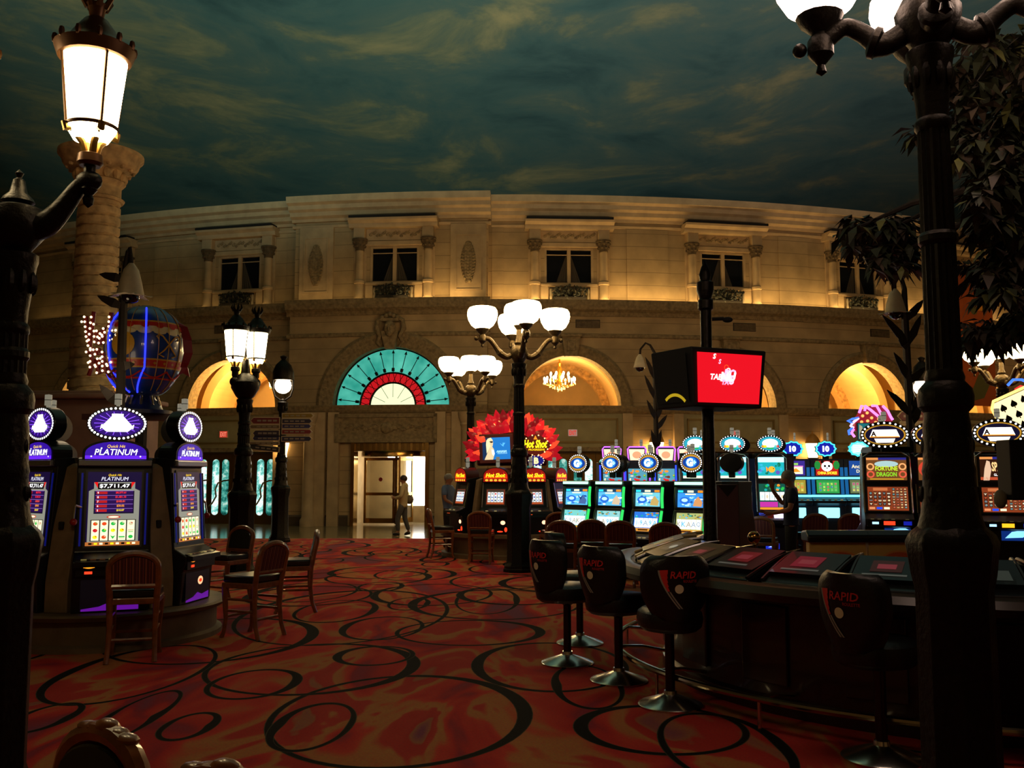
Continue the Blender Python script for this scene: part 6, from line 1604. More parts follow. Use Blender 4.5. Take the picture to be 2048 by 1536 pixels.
# ================================================================ BALLOON SIGN, COLUMN, SCREEN BOX
BD = 12.6; bc = at(289, 695, BD)
t = thing('balloon_sign', 'blue and gold hot-air balloon sign with red bulb lettering beside it', 'sign', (bc.x, BD, 0))
BLU = mat('balloon_blue', '#123a8a', 0.3, 0, 0.1, 3, coat=0.5); BGO = mat('balloon_gold', '#c8962c', 0.35); BWH = mat('balloon_cream', '#d8c89c', 0.4); BRD = mat('balloon_red', '#c02c18', 0.35); BDK = mat('balloon_navy', '#0c1a4a', 0.35)
pk = lambda y: at(289, y, BD).z
def br(z):     # radius of the envelope at height z
    zc, zt, zb = bc.z + 0.02, pk(612), pk(792)
    if z > zc: k = (z - zc) / (zt - zc); return 0.52 * max(0.0, 1 - k ** 2.6) ** 0.5
    k = (zc - z) / (zc - zb); return 0.14 + 0.38 * math.sqrt(max(0, 1 - k ** 1.9))
mb = MB()
for y0, y1, m, n in ((612.5, 650, BLU, 8), (650, 653, BGO, 1), (653, 661, BRD, 1), (661, 672, BWH, 2), (672, 724, BLU, 8), (724, 727, BGO, 1), (727, 739, BRD, 2), (739, 742, BGO, 1), (742, 760, BLU, 4), (760, 763, BRD, 1), (763, 792, BLU, 8)):
    mb.lathe([(br(pk(y1 + (y0 - y1) * k / n)), pk(y1 + (y0 - y1) * k / n)) for k in range(n + 1)], m, n=40, caps=False)
ev = mb.build('envelope', t)
def onb(a, z, e=0.006): r = br(z) + e; return Vector((r * math.sin(a), -r * math.cos(a), z))
mb = MB(); mb.keep = True
def patch(cx, y, rx, rz, m, e, n=18):
    zc = pk(y); mb.poly([onb(cx + rx * math.cos(2 * PI * j / n), zc + rz * math.sin(2 * PI * j / n), e) for j in range(n)], m)
for k in range(9):
    a = -1.5 + 0.375 * k
    patch(a, 672, 0.17, 0.035, BWH, 0.008, 12); patch(a, 660, 0.1, 0.035, BRD, 0.012, 12)
for k in range(12): patch(-1.5 + 0.27 * k, 733, 0.05, 0.02, BGO, 0.01, 4)
for a in (-0.15, 1.15, -1.4):
    for k in range(24):
        pass
def disc(a0, y, r, m, e):
    zc = pk(y); n = 20
    for q in range(3):
        for j in range(n):
            def P_(f, g): return onb(a0 + r * f / 0.52 * math.cos(g), zc + r * f * math.sin(g), e)
            g0, g1 = 2 * PI * j / n, 2 * PI * (j + 1) / n; mb.quad(P_(q / 3, g0), P_((q + 1) / 3, g0), P_((q + 1) / 3, g1), P_(q / 3, g1), m)
disc(-0.17, 697, 0.165, BGO, 0.01); disc(-0.17, 697, 0.06, mat('balloon_ochre', '#8a6a1c', 0.4), 0.014); disc(-0.17, 697, 0.03, BGO, 0.017)
mb.build('painted_band', ev, False)
def tub(pts, r, m, name, par):
    b = MB(); b.tube(pts, r, m, 6); return b.build(name, par)
for a in (-1.3, -0.75, -0.3, 0.02, 0.72, 1.0, 1.4): tub([onb(a, pk(614 + 170 * k / 14), 0.008) for k in range(15)], 0.006, BGO, 'gold_cord', ev)
for sx in (-1, 1):   # scrolled monogram
    tub([onb(1.0 + sx * (0.28 - 0.0), pk(686), 0.012), onb(1.0 + sx * 0.34, pk(681), 0.012), onb(1.0 + sx * 0.28, pk(677), 0.012), onb(1.0 + sx * 0.18, pk(680), 0.012), onb(1.0, pk(695), 0.012), onb(1.0 - sx * 0.14, pk(708), 0.012), onb(1.0 - sx * 0.26, pk(716), 0.012), onb(1.0 - sx * 0.12, pk(720), 0.012)], 0.01, BGO, 'gold_scroll', ev)
for a in (-0.62, 0.4): tub([onb(a, pk(612 + 130 * k / 12), 0.014) for k in range(1, 13)], 0.012, em('#2a38ff', 1.5), 'neon_tube', ev)
for a0, a1 in ((-0.62, -0.3), (0.4, 0.12), (-1.35, -0.9)): tub([onb(a0 + (a1 - a0) * k / 8, pk(742 + 46 * k / 8), 0.014) for k in range(9)], 0.012, em('#2a38ff', 1.5), 'neon_tube', ev)
for k in range(4): tub([onb(-1.2 + 0.75 * k + 0.75 * q / 6, pk(748 + 12 * math.sin(PI * q / 6)), 0.012) for q in range(7)], 0.012, BRD, 'red_swag', ev)
mb = MB(); z0 = pk(826); mb.lathe([(0.4, z0 - 0.02), (0.4, z0 + 0.03), (0.27, z0 + 0.05), (0.24, z0 + 0.12), (0.17, z0 + 0.2), (0.15, pk(790))], BDK, n=24); mb.build('basket', t)
for k in range(10):
    a = 2 * PI * k / 10; mb = MB(); mb.tube([(0.2 * math.cos(a), 0.2 * math.sin(a), pk(793)), (0.24 * math.cos(a), 0.24 * math.sin(a), z0 + 0.1)], 0.02, CHROME, 6); mb.build('bright_rod', t)
mb = MB(); mb.b2((-0.75, -0.15, z0 - 0.1), (0.5, 0.2, z0 - 0.02), mat('dark_red_beam', '#3a120c', 0.5)); mb.tube([(0, 0.0, 0), (0, 0.0, z0 - 0.1)], 0.08, BLACKM); mb.build('beam', t, False)
# red ribbon on the right
RB = mat('ribbon_red', '#8a0f1c', 0.4); mb = MB(); rp = [at(x, y, BD) - Vector((bc.x, BD, 0)) for x, y in ((352, 645), (366, 655), (374, 680), (376, 705), (370, 725), (366, 735))]
for k in range(5):
    for d in (0.02,):
        w0, w1 = (0.02, 0.045, 0.05, 0.05, 0.04, 0.03)[k:k + 2]; mb.quad(rp[k] + Vector((-w0, -0.02, 0)), rp[k] + Vector((w0, 0.04, 0)), rp[k + 1] + Vector((w1, 0.04, 0)), rp[k + 1] + Vector((-w1, -0.02, 0)), RB)
e0 = rp[5]; mb.add([e0, e0 + Vector((-0.06, 0, -0.1)), e0 + Vector((0.0, 0.02, -0.08)), e0 + Vector((0.1, 0, -0.13)), e0 + Vector((0.06, 0.02, 0.0))], [(0, 1, 2, 3, 4)], RB)
o = mb.build('ribbon', t, False); sm = o.modifiers.new('thick', 'SOLIDIFY'); sm.thickness = 0.015
# bulb lettering standing out on the left
SU = Vector((0.88, -0.47, 0)); SV = Vector((-0.1, 0, 1))
so = at(206, 686, BD - 0.3) - Vector((bc.x, BD, 0)); F = frame(so, SU, SV.normalized())
strokes = [  # "Vive la" above "Fete" in script, x right, y up, in metres
    [(-0.5, 0.30), (-0.42, 0.36), (-0.4, 0.1), (-0.36, -0.02), (-0.28, 0.2), (-0.2, 0.42)], [(-0.17, 0.16), (-0.18, 0.02), (-0.12, 0.0)], [(-0.17, 0.25), (-0.165, 0.26)], [(-0.1, 0.16), (-0.06, 0.0), (0.02, 0.18)], [(0.05, 0.08), (0.12, 0.13), (0.09, 0.18), (0.04, 0.1), (0.07, 0.0), (0.15, 0.03)],
    [(0.26, 0.02), (0.24, 0.2), (0.28, 0.38)], [(0.42, 0.14), (0.34, 0.14), (0.33, 0.03), (0.41, 0.02), (0.43, 0.14), (0.44, 0.0)],
    [(-0.42, -0.1), (-0.3, -0.06), (-0.14, -0.1)], [(-0.3, -0.08), (-0.34, -0.3), (-0.44, -0.4)], [(-0.38, -0.24), (-0.24, -0.22)], [(-0.18, -0.3), (-0.08, -0.26), (-0.12, -0.2), (-0.2, -0.28), (-0.16, -0.38), (-0.06, -0.36)], [(-0.18, -0.14), (-0.12, -0.08), (-0.06, -0.14)],
    [(0.02, -0.12), (0.0, -0.36), (0.08, -0.38)], [(-0.04, -0.2), (0.1, -0.19)], [(0.14, -0.3), (0.24, -0.26), (0.2, -0.2), (0.12, -0.28), (0.16, -0.38), (0.28, -0.36)]]
BU = em('#ffe0b0', 2.6); letters = [(0,), (1, 2), (3,), (4,), (5,), (6,), (7, 8, 9), (10, 11), (12, 13), (14,)]
for grp_ in letters:
    mb = MB(); mb2 = MB()
    for si in grp_:
        pts = [F @ Vector((x * 0.72, y * 1.05, 0)) for x, y in strokes[si]]
        mb.tube(pts, 0.03, mat('letter_red', '#7a1410', 0.5), 6)
        for a, b in zip(pts, pts[1:]):
            n = max(1, int((b - a).length / 0.062))
            for q in range(n): mb2.ball(a + (b - a) * q / n + (F.to_3x3() @ Vector((0, 0, 0.035))), 0.017, BU, nu=8, nv=5)
    lt = mb.build('letter', t); lt['label'] = 'red script letter'
    mb2.build('bulb_lettering', lt)['label'] = 'warm bulbs on the letter'
mb = MB(); mb.tube([so + Vector((0.1, 0.1, -0.1)), Vector((0, 0, so.z - 0.1))], 0.03, BLACKM); mb.build('bracket', t)
light('sign_light', 'POINT', (bc.x - 0.1, BD - 1.6, 2.9), None, 10, (1.0, 0.75, 0.45), 0.3)

# spiral relief column
CD = 18.0; cx = at(190, 600, CD).x
COLM = mat('column_relief', '#b4986c', 0.8, 0, 0.35, 6, 0.5)
t = thing('monument_column', 'tall stone column wrapped in spiral relief bands with a carved capital, on a square pedestal', 'column', (cx, CD, 0))
zc = lambda y: at(190, y, CD).z; zb, zt = zc(790), zc(400)
mb = MB(); N = 36; rows = 220; vs = []
for j in range(rows + 1):
    z = zb + (zt - zb) * j / rows
    for i in range(N):
        a = 2 * PI * i / N; ph = (z - a / (2 * PI) * 0.2) / 0.2; f = ph - math.floor(ph)
        r = (0.425 - 0.03 * (j / rows)) * (1.0 if f > 0.2 else 0.9) + 0.006 * math.sin(a * 11 + math.floor(ph) * 3.1) * (f > 0.2)
        vs.append((r * math.cos(a), r * math.sin(a), z))
mb.add(vs, [(j * N + i, j * N + (i + 1) % N, (j + 1) * N + (i + 1) % N, (j + 1) * N + i) for j in range(rows) for i in range(N)], COLM)
mb.build('shaft', t, ang=0.5)
mb = MB(); mb.lathe([(0.44, zt - 0.05), (0.47, zt), (0.4, zt + 0.04), (0.4, zc(375)), (0.48, zc(366)), (0.42, zc(362)), (0.46, zc(345)), (0.66, zc(338)), (0.7, zc(333)), (0.74, zc(322)), (0.8, zc(316)), (0.8, zc(309)), (0.5, zc(307)), (0.45, zc(300)), (1e-4, zc(299))], COLM, n=36)
for j in range(14):
    a = 2 * PI * j / 14; mb.ball((0.44 * math.cos(a), 0.44 * math.sin(a), zc(355)), 0.08, COLM, (1, 1, 1.3), 7, 5); mb.ball((0.6 * math.cos(a), 0.6 * math.sin(a), zc(341)), 0.05, COLM, nu=6, nv=4)
mb.build('capital', t)
mb = MB(); hw = 0.98; PK = mat('pinkish_pedestal', '#8a6a5c', 0.7, 0, 0.15, 3)
mb.b2((-hw, -hw, 0), (hw, hw, zc(806)), PK); mb.b2((-hw - 0.14, -hw - 0.14, zc(806)), (hw + 0.14, hw + 0.14, zc(796)), PK); mb.b2((-hw + 0.2, -hw + 0.2, zc(796)), (hw - 0.2, hw - 0.2, zb + 0.02), PK); mb.build('pedestal', t, False, 0.03)

# screen box on its pole
TX, TD = at(1415, 800, 9.0).x, 9.0
t = thing('screen_pole', 'tall dark pole carrying a black screen box with one glowing red screen', 'screen', (TX, TD, 0))
zq = lambda y: at(1415, y, TD).z
mb = MB(); zt = zq(522); mb.lathe([(0.2, 0), (0.2, 0.12), (0.14, 0.16), (0.13, 0.9), (0.15, 0.95), (0.09, 1.0), (0.065, 1.1), (0.055, zt - 0.5), (0.075, zt - 0.48), (0.075, zt - 0.4), (0.06, zt - 0.38), (0.085, zt - 0.3), (0.085, zt - 0.22), (0.05, zt - 0.2), (0.06, zt - 0.14), (0.035, zt - 0.06), (0.012, zt - 0.02), (0.002, zt + 0.02)], IRON, n=18); mb.build('pole', t)
tp = [(1.668, 8.55), (2.468, 8.9), (2.17, 9.43), (1.37, 9.08)]; cxy = (sum(p[0] for p in tp) / 4, sum(p[1] for p in tp) / 4)
z1 = at(1385, 692, 8.55).z; z0 = z1 - 0.56
TPv = [Vector((x - TX, y - TD, z1)) for x, y in tp]; BTv = [Vector((cxy[0] + (x - cxy[0]) * 0.9 - TX, cxy[1] + (y - cxy[1]) * 0.9 - TD, z0)) for x, y in tp]
mb = MB(); mb.add(TPv + BTv, [(0, 1, 2, 3), (7, 6, 5, 4)] + [(i, i + 4, (i + 1) % 4 + 4, (i + 1) % 4) for i in range(4)], BLACKM); bx = mb.build('screen_box', t, False, 0.015)
def face_frame(a, b): # paint frame on the box face between top corners a and b
    A, B, a0, b0 = TPv[a], TPv[b], BTv[a], BTv[b]; bl = a0; u = (b0 - a0).normalized(); mid0, mid1 = (a0 + b0) / 2, (A + B) / 2
    return frame(mid0, u, mid1 - mid0), (b0 - a0).length, (mid1 - mid0).length
F, w, h = face_frame(0, 1); mb = MB(); mb.keep = True; pa = Paint(mb, F @ Matrix.Translation((0, 0, 0.012)))
pa.LIFT = 0.002; sw_, x0 = w * 0.88, -w * 0.44
pa.poly([(x0 - 0.01, 0.04), (-x0, 0.04), (-x0 + 0.03, h - 0.05), (x0 - 0.03, h - 0.05)], em('#e01020', 1.0), 0)
for s_, fx, fy, hh, c in (('S', 0.24, 0.93, 0.05, WHT), ('S', 0.33, 0.83, 0.045, em('#f0c8f0', 1.1)), ('O', 0.26, 0.985 - 0.04, 0.02, em('#ff6a20', 1.0)), ('O', 0.47, 0.66, 0.05, WHT), ('TABLE', 0.33, 0.52, 0.055, WHT)):
    pa.text(s_, x0 + fx * sw_, 0.04 + fy * (h - 0.09), hh, c, 2, shear=0.2, bold=0.03)
for s_, fx, fy, hh, c in (('BO', 0.5, 0.6, 0.08, em('#ffb8ea', 1.2)), ('NU', 0.47, 0.53, 0.09, WHT), ('S', 0.53, 0.47, 0.09, em('#ffc8f0', 1.2)), ('TA', 0.42, 0.42, 0.05, em('#ffb0e0', 1.1))):
    pa.text(s_, x0 + fx * sw_, 0.04 + fy * (h - 0.09), hh, c, 3, shear=0.2, bold=0.05)
pa.rect(x0 + 0.36 * sw_, 0.04 + 0.43 * (h - 0.09), x0 + 0.54 * sw_, 0.04 + 0.53 * (h - 0.09), em('#ffc0ec', 1.2), 2); pa.ring(x0 + 0.44 * sw_, 0.04 + 0.72 * (h - 0.09), 0.025, 0.025, 0.006, em('#ff5a20', 1.0), 2)
mb.build('red_screen', bx, False)['label'] = 'glowing red screen with jumbled white letters'
F, w, h = face_frame(3, 0); mb = MB(); mb.keep = True; pa = Paint(mb, F @ Matrix.Translation((0, 0, 0.012))); pa.rect(-w * 0.42, 0.05, w * 0.42, h - 0.05, mat('dark_screen_matte', '#050606', 0.7), 0)
pa.ring(0.02, -0.08, 0.22, 0.22, 0.03, em('#b89a10', 0.8), 2, 10, 0.7, PI - 0.9); mb.build('dark_screen', bx, False)['label'] = 'dark screen with a yellow curved mark'
mb = MB(); mb.tube([(0.05, -0.05, zq(640)), (0.16, -0.08, zq(640))], 0.018, BLACKM); mb.ball((0.19, -0.1, zq(643)), 0.035, BLACKM, (1.5, 1, 0.8)); mb.build('camera_bracket', t)

# ================================================================ ROULETTE RING
RC = Vector((3.75, 8.3, 0)); RO = 2.85
rt = thing('roulette_table', 'big dark curved roulette table ring with a padded rim and brass foot rail', 'gaming table', RC)
DKW = mat('dark_table_wood', '#2a130c', 0.35, 0, 0.3, 6, coat=0.3); RIM = mat('dark_padded_rim', '#30241a', 0.3, 0, 0.1, 20); TOPM = mat('table_top_laminate', '#1a1614', 0.3)
a0, a1 = math.radians(152), math.radians(400); n = 60
def ringsweep(prof, m, name, lo=a0, hi=a1, bev=0.0):
    mb = MB(); k = len(prof); vs = []
    for i in range(n + 1):
        a = lo + (hi - lo) * i / n
        for r, z in prof: vs.append((r * math.cos(a), r * math.sin(a), z))
    mb.add(vs, [(i * k + j, i * k + (j + 1) % k, (i + 1) * k + (j + 1) % k, (i + 1) * k + j) for i in range(n) for j in range(k)] + [tuple(range(k - 1, -1, -1)), tuple(n * k + j for j in range(k))], m)
    return mb.build(name, rt, ang=0.5)
ringsweep([(2.0, 0), (2.4, 0), (2.4, 0.1), (2.36, 0.12), (2.36, 0.84), (2.0, 0.84)], DKW, 'skirt')
ringsweep([(1.95, 0.84), (2.72, 0.84), (2.72, 0.93), (1.95, 0.93)], TOPM, 'table_top')
ringsweep([(2.66, 0.86), (2.74, 0.83), (2.86, 0.86), (2.9, 0.91), (2.86, 0.955), (2.76, 0.965), (2.68, 0.94)], RIM, 'padded_rim')
mb = MB(); pts = [(2.82 * math.cos(a0 + (a1 - a0) * i / 70), 2.82 * math.sin(a0 + (a1 - a0) * i / 70), 0.2) for i in range(71)]; mb.tube(pts, 0.025, mat('bronze_rail', '#a89a80', 0.2, 1.0), 10); mb.build('foot_rail', rt)
for i in range(12):
    a = a0 + 0.1 + (a1 - a0 - 0.2) * i / 11; mb = MB(); c, s_ = math.cos(a), math.sin(a); mb.tube([(2.82 * c, 2.82 * s_, 0.2), (2.6 * c, 2.6 * s_, 0.2), (2.38 * c, 2.38 * s_, 0.16)], 0.016, CHROME, 6); mb.tube([(2.82 * c, 2.82 * s_, 0.0), (2.82 * c, 2.82 * s_, 0.2)], 0.014, CHROME, 6); mb.build('rail_bracket', rt)
for i in range(13):
    a = a0 + 0.08 + (a1 - a0 - 0.16) * i / 12; mb = MB(); mb.M = Matrix.Rotation(a, 4, 'Z'); mb.b2((2.36, -0.2, 0.2), (2.385, 0.2, 0.76), DKW); mb.build('skirt_panel', rt, False, 0.01)

CRM = mat('cream_terminal_trim', '#b8a070', 0.4); TRM = mat('dark_terminal_shell', '#0c0b0b', 0.35, 0.1, coat=0.2)
def terminal(label, deg, kind):
    a = math.radians(deg); d = Vector((math.cos(a), math.sin(a), 0)); p = RC + d * 2.62; p.z = 0.93
    t = thing('betting_terminal', label, 'betting terminal', p, face_to(d.x, d.y), 'betting terminals on the roulette ring')
    mb = MB(); n_ = 8; top = [(-0.02 + 0.58 * k / n_, 0.03 + 0.17 * math.sin(PI / 2 * (k / n_) * 0.92)) for k in range(n_ + 1)]
    mb.prism([(-0.02, 0)] + top + [(0.6, 0.12), (0.6, 0)], 0.5, TRM, 'X', -0.25); mb.build('shell', t, False, 0.012)
    tr = CRM if kind in ('cream', 'tan') else SILVER if kind == 'grey' else mat('terminal_edge', '#3a3230', 0.25, 0.5)
    for sx in (-1, 1):
        mb = MB(); mb.tube([(sx * 0.235, y, z + 0.012) for y, z in top], 0.014, tr, 6); mb.build('edge_trim', t)
    p0, p1 = Vector((0, top[1][0], top[1][1])), Vector((0, top[6][0], top[6][1])); F = frame(p0 + Vector((0, 0, 0.03)), (1, 0, 0), p1 - p0); L_ = (p1 - p0).length
    mb = MB(); mb.keep = True; mb.M = F; mb.box((0, L_ / 2, -0.02), (0.44, L_, 0.05), TRM); mb.M = Matrix(); pa = Paint(mb, F @ Matrix.Translation((0, 0, 0.006)))
    c = {'cream': mat('cream_screen', '#b09a68', 0.4), 'tan': mat('cream_screen', '#b09a68', 0.4), 'grey': em('#3a3a34', 0.5), 'red': em('#8a1420', 0.3), 'pink': em('#b01838', 0.25), 'black': mat('dark_screen', '#060808', 0.25), 'dim': em('#4a1614', 0.3)}[kind]
    pa.rect(-0.12, L_ * 0.3, 0.08, L_ * 0.78, c, 1)
    if kind in ('red', 'pink', 'dim'): pa.rect(-0.08, L_ * 0.42, 0.04, L_ * 0.62, em('#b8404c', 0.3), 2); pa.rect(-0.16, 0.05, 0.12, 0.075, em('#6a6a60', 0.4), 2)
    if kind == 'grey': pa.ell(0.02, 0.2, 0.06, 0.04, em('#a8a898', 0.6), 2, 14)
    if kind == 'black': pa.rect(-0.16, 0.05, 0.16, 0.2, em('#3c4038', 0.5), 2); pa.ell(0.02, 0.24, 0.06, 0.03, em('#90301c', 0.6), 3, 12)
    mb.build('screen', t, False); return t
for k, (deg, kind, lab) in enumerate(((161, 'tan', 'cream-edged betting terminal at the far left tip of the roulette ring'), (173, 'cream', 'betting terminal with a pale cream screen, second from the left tip'), (186, 'grey', 'betting terminal with a grey screen and a pale oval, behind the front stool'), (200, 'dim', 'betting terminal with a dim dark red screen in front of the screen pole'), (213, 'red', 'betting terminal with a clear red screen and a small pale box'), (226, 'pink', 'betting terminal with a bright crimson screen, right of the red one'), (239, 'dim', 'betting terminal with a dull red screen behind the dark empty stool'), (252, 'black', 'betting terminal with a grey lower panel and a small red oval'), (266, 'red', 'betting terminal beside the big dark lamp post'), (281, 'black', 'betting terminal at the right edge past the lamp post'))):
    terminal(lab, deg, kind)

YELP = mat('cream_yellow_board', '#d8b462', 0.6); ORP = mat('orange_oval_paint', '#d0602c', 0.5); ORL = mat('orange_oval_line', '#e09a50', 0.5)
for k, (px, lab) in enumerate(((1676, 'cream board with an orange oval inside the roulette ring, left one'), (1795, 'cream board with an orange oval inside the roulette ring, beside the lamp post'))):
    p = at(px, 1105, 9.9); t = thing('dealer_board', lab, 'display board', (p.x, 9.9, 0), 0.0, 'cream boards inside the roulette ring')
    mb = MB(); mb.b2((-0.3, 0, 0.0), (0.3, 0.12, 1.0), YELP); mb.build('board', t, False, 0.01)
    mb = MB(); mb.prism([(-0.06, 0.99), (0.2, 0.99), (0.2, 1.1), (0.02, 1.12), (-0.06, 1.06)], 0.66, TRM, 'X', -0.33); mb.build('hood', t, False, 0.02)
    mb = MB(); mb.keep = True; pa = Paint(mb, Matrix.Translation((0, -0.002, 0.74)) @ X3); pa.ell(0.02, 0, 0.24, 0.17, ORL, 1, 24); pa.ell(0.02, 0, 0.22, 0.15, ORP, 2, 24); pa.line([(-0.14, 0.02), (-0.02, 0.1), (0.06, 0.02), (0.18, 0.08)], 0.02, ORL, 3); mb.build('orange_oval', t, False)
p = at(1508, 1075, 8.7); t = thing('brass_stanchion', 'brass post topped with a shiny ball beside the screen pole', 'post', (p.x, 8.7, 0))
mb = MB(); mb.lathe([(0.14, 0), (0.14, 0.03), (0.03, 0.06), (0.025, p.z - 0.16), (0.06, p.z - 0.15), (0.06, p.z - 0.12), (0.02, p.z - 0.1), (0.02, p.z - 0.06)], BRASS, n=16); mb.build('post', t)
mb = MB(); mb.ball((0, 0, p.z), 0.06, BRASS, nu=16, nv=12); mb.build('ball_finial', t)

# ================================================================ STOOLS AND CHAIRS
RLOGO = mat('logo_red', '#d8302a', 0.5); CLOGO = mat('logo_cream', '#e8dcb8', 0.5); GLOGO = mat('logo_grey', '#9a968c', 0.5)
def make_stool():
    t = thing('bar_stool', '', 'stool', group='black swivel stools round the roulette ring')
    mb = MB(); mb.lathe([(0.235, 0), (0.24, 0.012), (0.23, 0.022), (0.05, 0.085), (0.045, 0.11)], CHROME, n=40); mb.build('base', t)
    mb = MB(); mb.lathe([(0.036, 0.1), (0.036, 0.52), (0.06, 0.54), (0.1, 0.57)], mat('pole_dark_steel', '#3a2c28', 0.25, 0.8), n=16); mb.build('pole', t)
    mb = MB(); mb.lathe([(0.1, 0.55), (0.2, 0.56), (0.235, 0.59), (0.245, 0.64), (0.235, 0.69), (0.2, 0.715), (1e-4, 0.72)], LEATHER, (0, -0.02, 0), n=28, squash=1.18); mb.build('seat', t)
    # curved wrap-round back
    mb = MB(); cols, rws = 12, 14; vs = []
    for side in (0, 1):
        for j in range(rws + 1):
            v = j / rws; z = 0.66 + 0.46 * v; half = (0.15 + 0.105 * math.sin(PI / 2 * min(1, v / 0.55))) * (1 - 0.3 * max(0, (v - 0.7) / 0.3) ** 3)
            for i in range(cols + 1):
                u = -1 + 2 * i / cols; x = half * u; y = -0.29 + 0.1 * u * u - 0.03 * v - (0.045 if side == 0 else -0.02) * (1 - abs(u) ** 4 * 0.8); vs.append((x, y, z))
    K = (rws + 1) * (cols + 1); fs = []
    for j in range(rws):
        for i in range(cols):
            q = j * (cols + 1) + i; fs.append((q, q + 1, q + cols + 2, q + cols + 1)); fs.append((K + q, K + q + cols + 1, K + q + cols + 2, K + q + 1))
    rim_ = [i for i in range(cols + 1)] + [j * (cols + 1) + cols for j in range(1, rws + 1)] + [rws * (cols + 1) + i for i in range(cols - 1, -1, -1)] + [j * (cols + 1) for j in range(rws - 1, 0, -1)]
    for a, b in zip(rim_, rim_[1:] + rim_[:1]): fs.append((a, K + a, K + b, b))
    mb.add(vs, fs, LEATHER); bk_ = mb.build('backrest', t, ang=1.2)
    mb = MB(); mb.keep = True
    def yb(x, z): u = x / 0.25; v = (z - 0.66) / 0.46; return -0.29 + 0.1 * u * u - 0.03 * v - 0.045 * (1 - abs(u) ** 4 * 0.8) - 0.003
    class Bend(Paint):
        def P(self, x, y, l): return Vector((x, yb(x, y) - 0.0012 * l, y))
    pa = Bend(mb, Matrix())
    def dense(pts, m, l):  # thin curved bands drawn as short pieces
        pa.line(pts, 0.012, m, l)
    arc = [(-0.14 + 0.17 * (k / 10) ** 1.6, 1.02 - 0.3 * (k / 10)) for k in range(11)]
    for k in range(9):
        a, b = arc[k], arc[k + 1]
        if k < 5: pa.poly([a, b, (b[0] + 0.055 * (1 - k / 6), b[1] + 0.005), (a[0] + 0.06 * (1 - k / 6), a[1] + 0.005)], RLOGO, 1)
        pa.poly([(a[0] - 0.008, a[1]), (b[0] - 0.008, b[1]), (b[0] + 0.004, b[1]), (a[0] + 0.004, a[1])], GLOGO, 2)
        if k > 4: pa.poly([(a[0] + 0.012, a[1]), (b[0] + 0.012, b[1]), (b[0] + 0.024, b[1]), (a[0] + 0.024, a[1])], GLOGO, 2)
    pa.text('RAPID', 0.03, 0.99, 0.05, RLOGO, 4, fitw=0.19, shear=0.15, bold=0.015); pa.text('ROULETTE', 0.08, 0.945, 0.018, RLOGO, 4, fitw=0.1)
    pa.ell(0.0, 0.89, 0.032, 0.032, CLOGO, 3, 18)
    mb.build('logo', bk_, False)['label'] = 'red lettering and a cream ball printed on the back'
    return t
st0 = make_stool(); first = True
for px, py, rz, lab in ((1160, 1287, -1.35, 'black stool farthest back at the left tip of the roulette ring'), (1135, 1327, -0.95, 'black stool nearest the open carpet, its back turned to the left'), (1238, 1362, -0.8, 'black stool with red lettering, between the leftmost stool and the big front stool'), (1341, 1411, 0.05, 'big black stool in front with red lettering on its back'), (1765, 1518, -1.0, 'dim black stool tucked at the ring beside the dark lamp post')):
    p = on_floor(px, py); o = st0 if first else dup(st0); first = False
    o.location = p; o.rotation_euler = (0, 0, rz); o['label'] = lab

STRIPE = mat('striped_fabric', '#4a1a14', 0.8)
def stripe_mat():
    m = bpy.data.materials.new('striped_back_fabric'); m.use_nodes = True; nt = m.node_tree; L = nt.links.new; b = nt.nodes['Principled BSDF']; b.inputs['Roughness'].default_value = 0.8
    tc = nd(nt, 'ShaderNodeTexCoord'); sp = nd(nt, 'ShaderNodeSeparateXYZ'); L(tc.outputs['Object'], sp.inputs[0]); mu = nd(nt, 'ShaderNodeMath', operation='MULTIPLY'); L(sp.outputs['X'], mu.inputs[0]); mu.inputs[1].default_value = 18.0
    fr = nd(nt, 'ShaderNodeMath', operation='FRACT'); L(mu.outputs[0], fr.inputs[0]); r = nd(nt, 'ShaderNodeValToRGB'); r.color_ramp.interpolation = 'CONSTANT'; e = r.color_ramp.elements
    e[0].position = 0; e[0].color = (*lin('#4a1612'), 1); e[1].position = 0.4; e[1].color = (*lin('#6e2a22'), 1); k = e.new(0.6); k.color = (*lin('#3a0f0e'), 1); k = e.new(0.8); k.color = (*lin('#8a4a30'), 1)
    L(fr.outputs[0], r.inputs['Fac']); L(r.outputs['Color'], b.inputs['Base Color']); return m
STRIPE = stripe_mat(); PADL = mat('dark_green_leather', '#10140f', 0.3, coat=0.4)
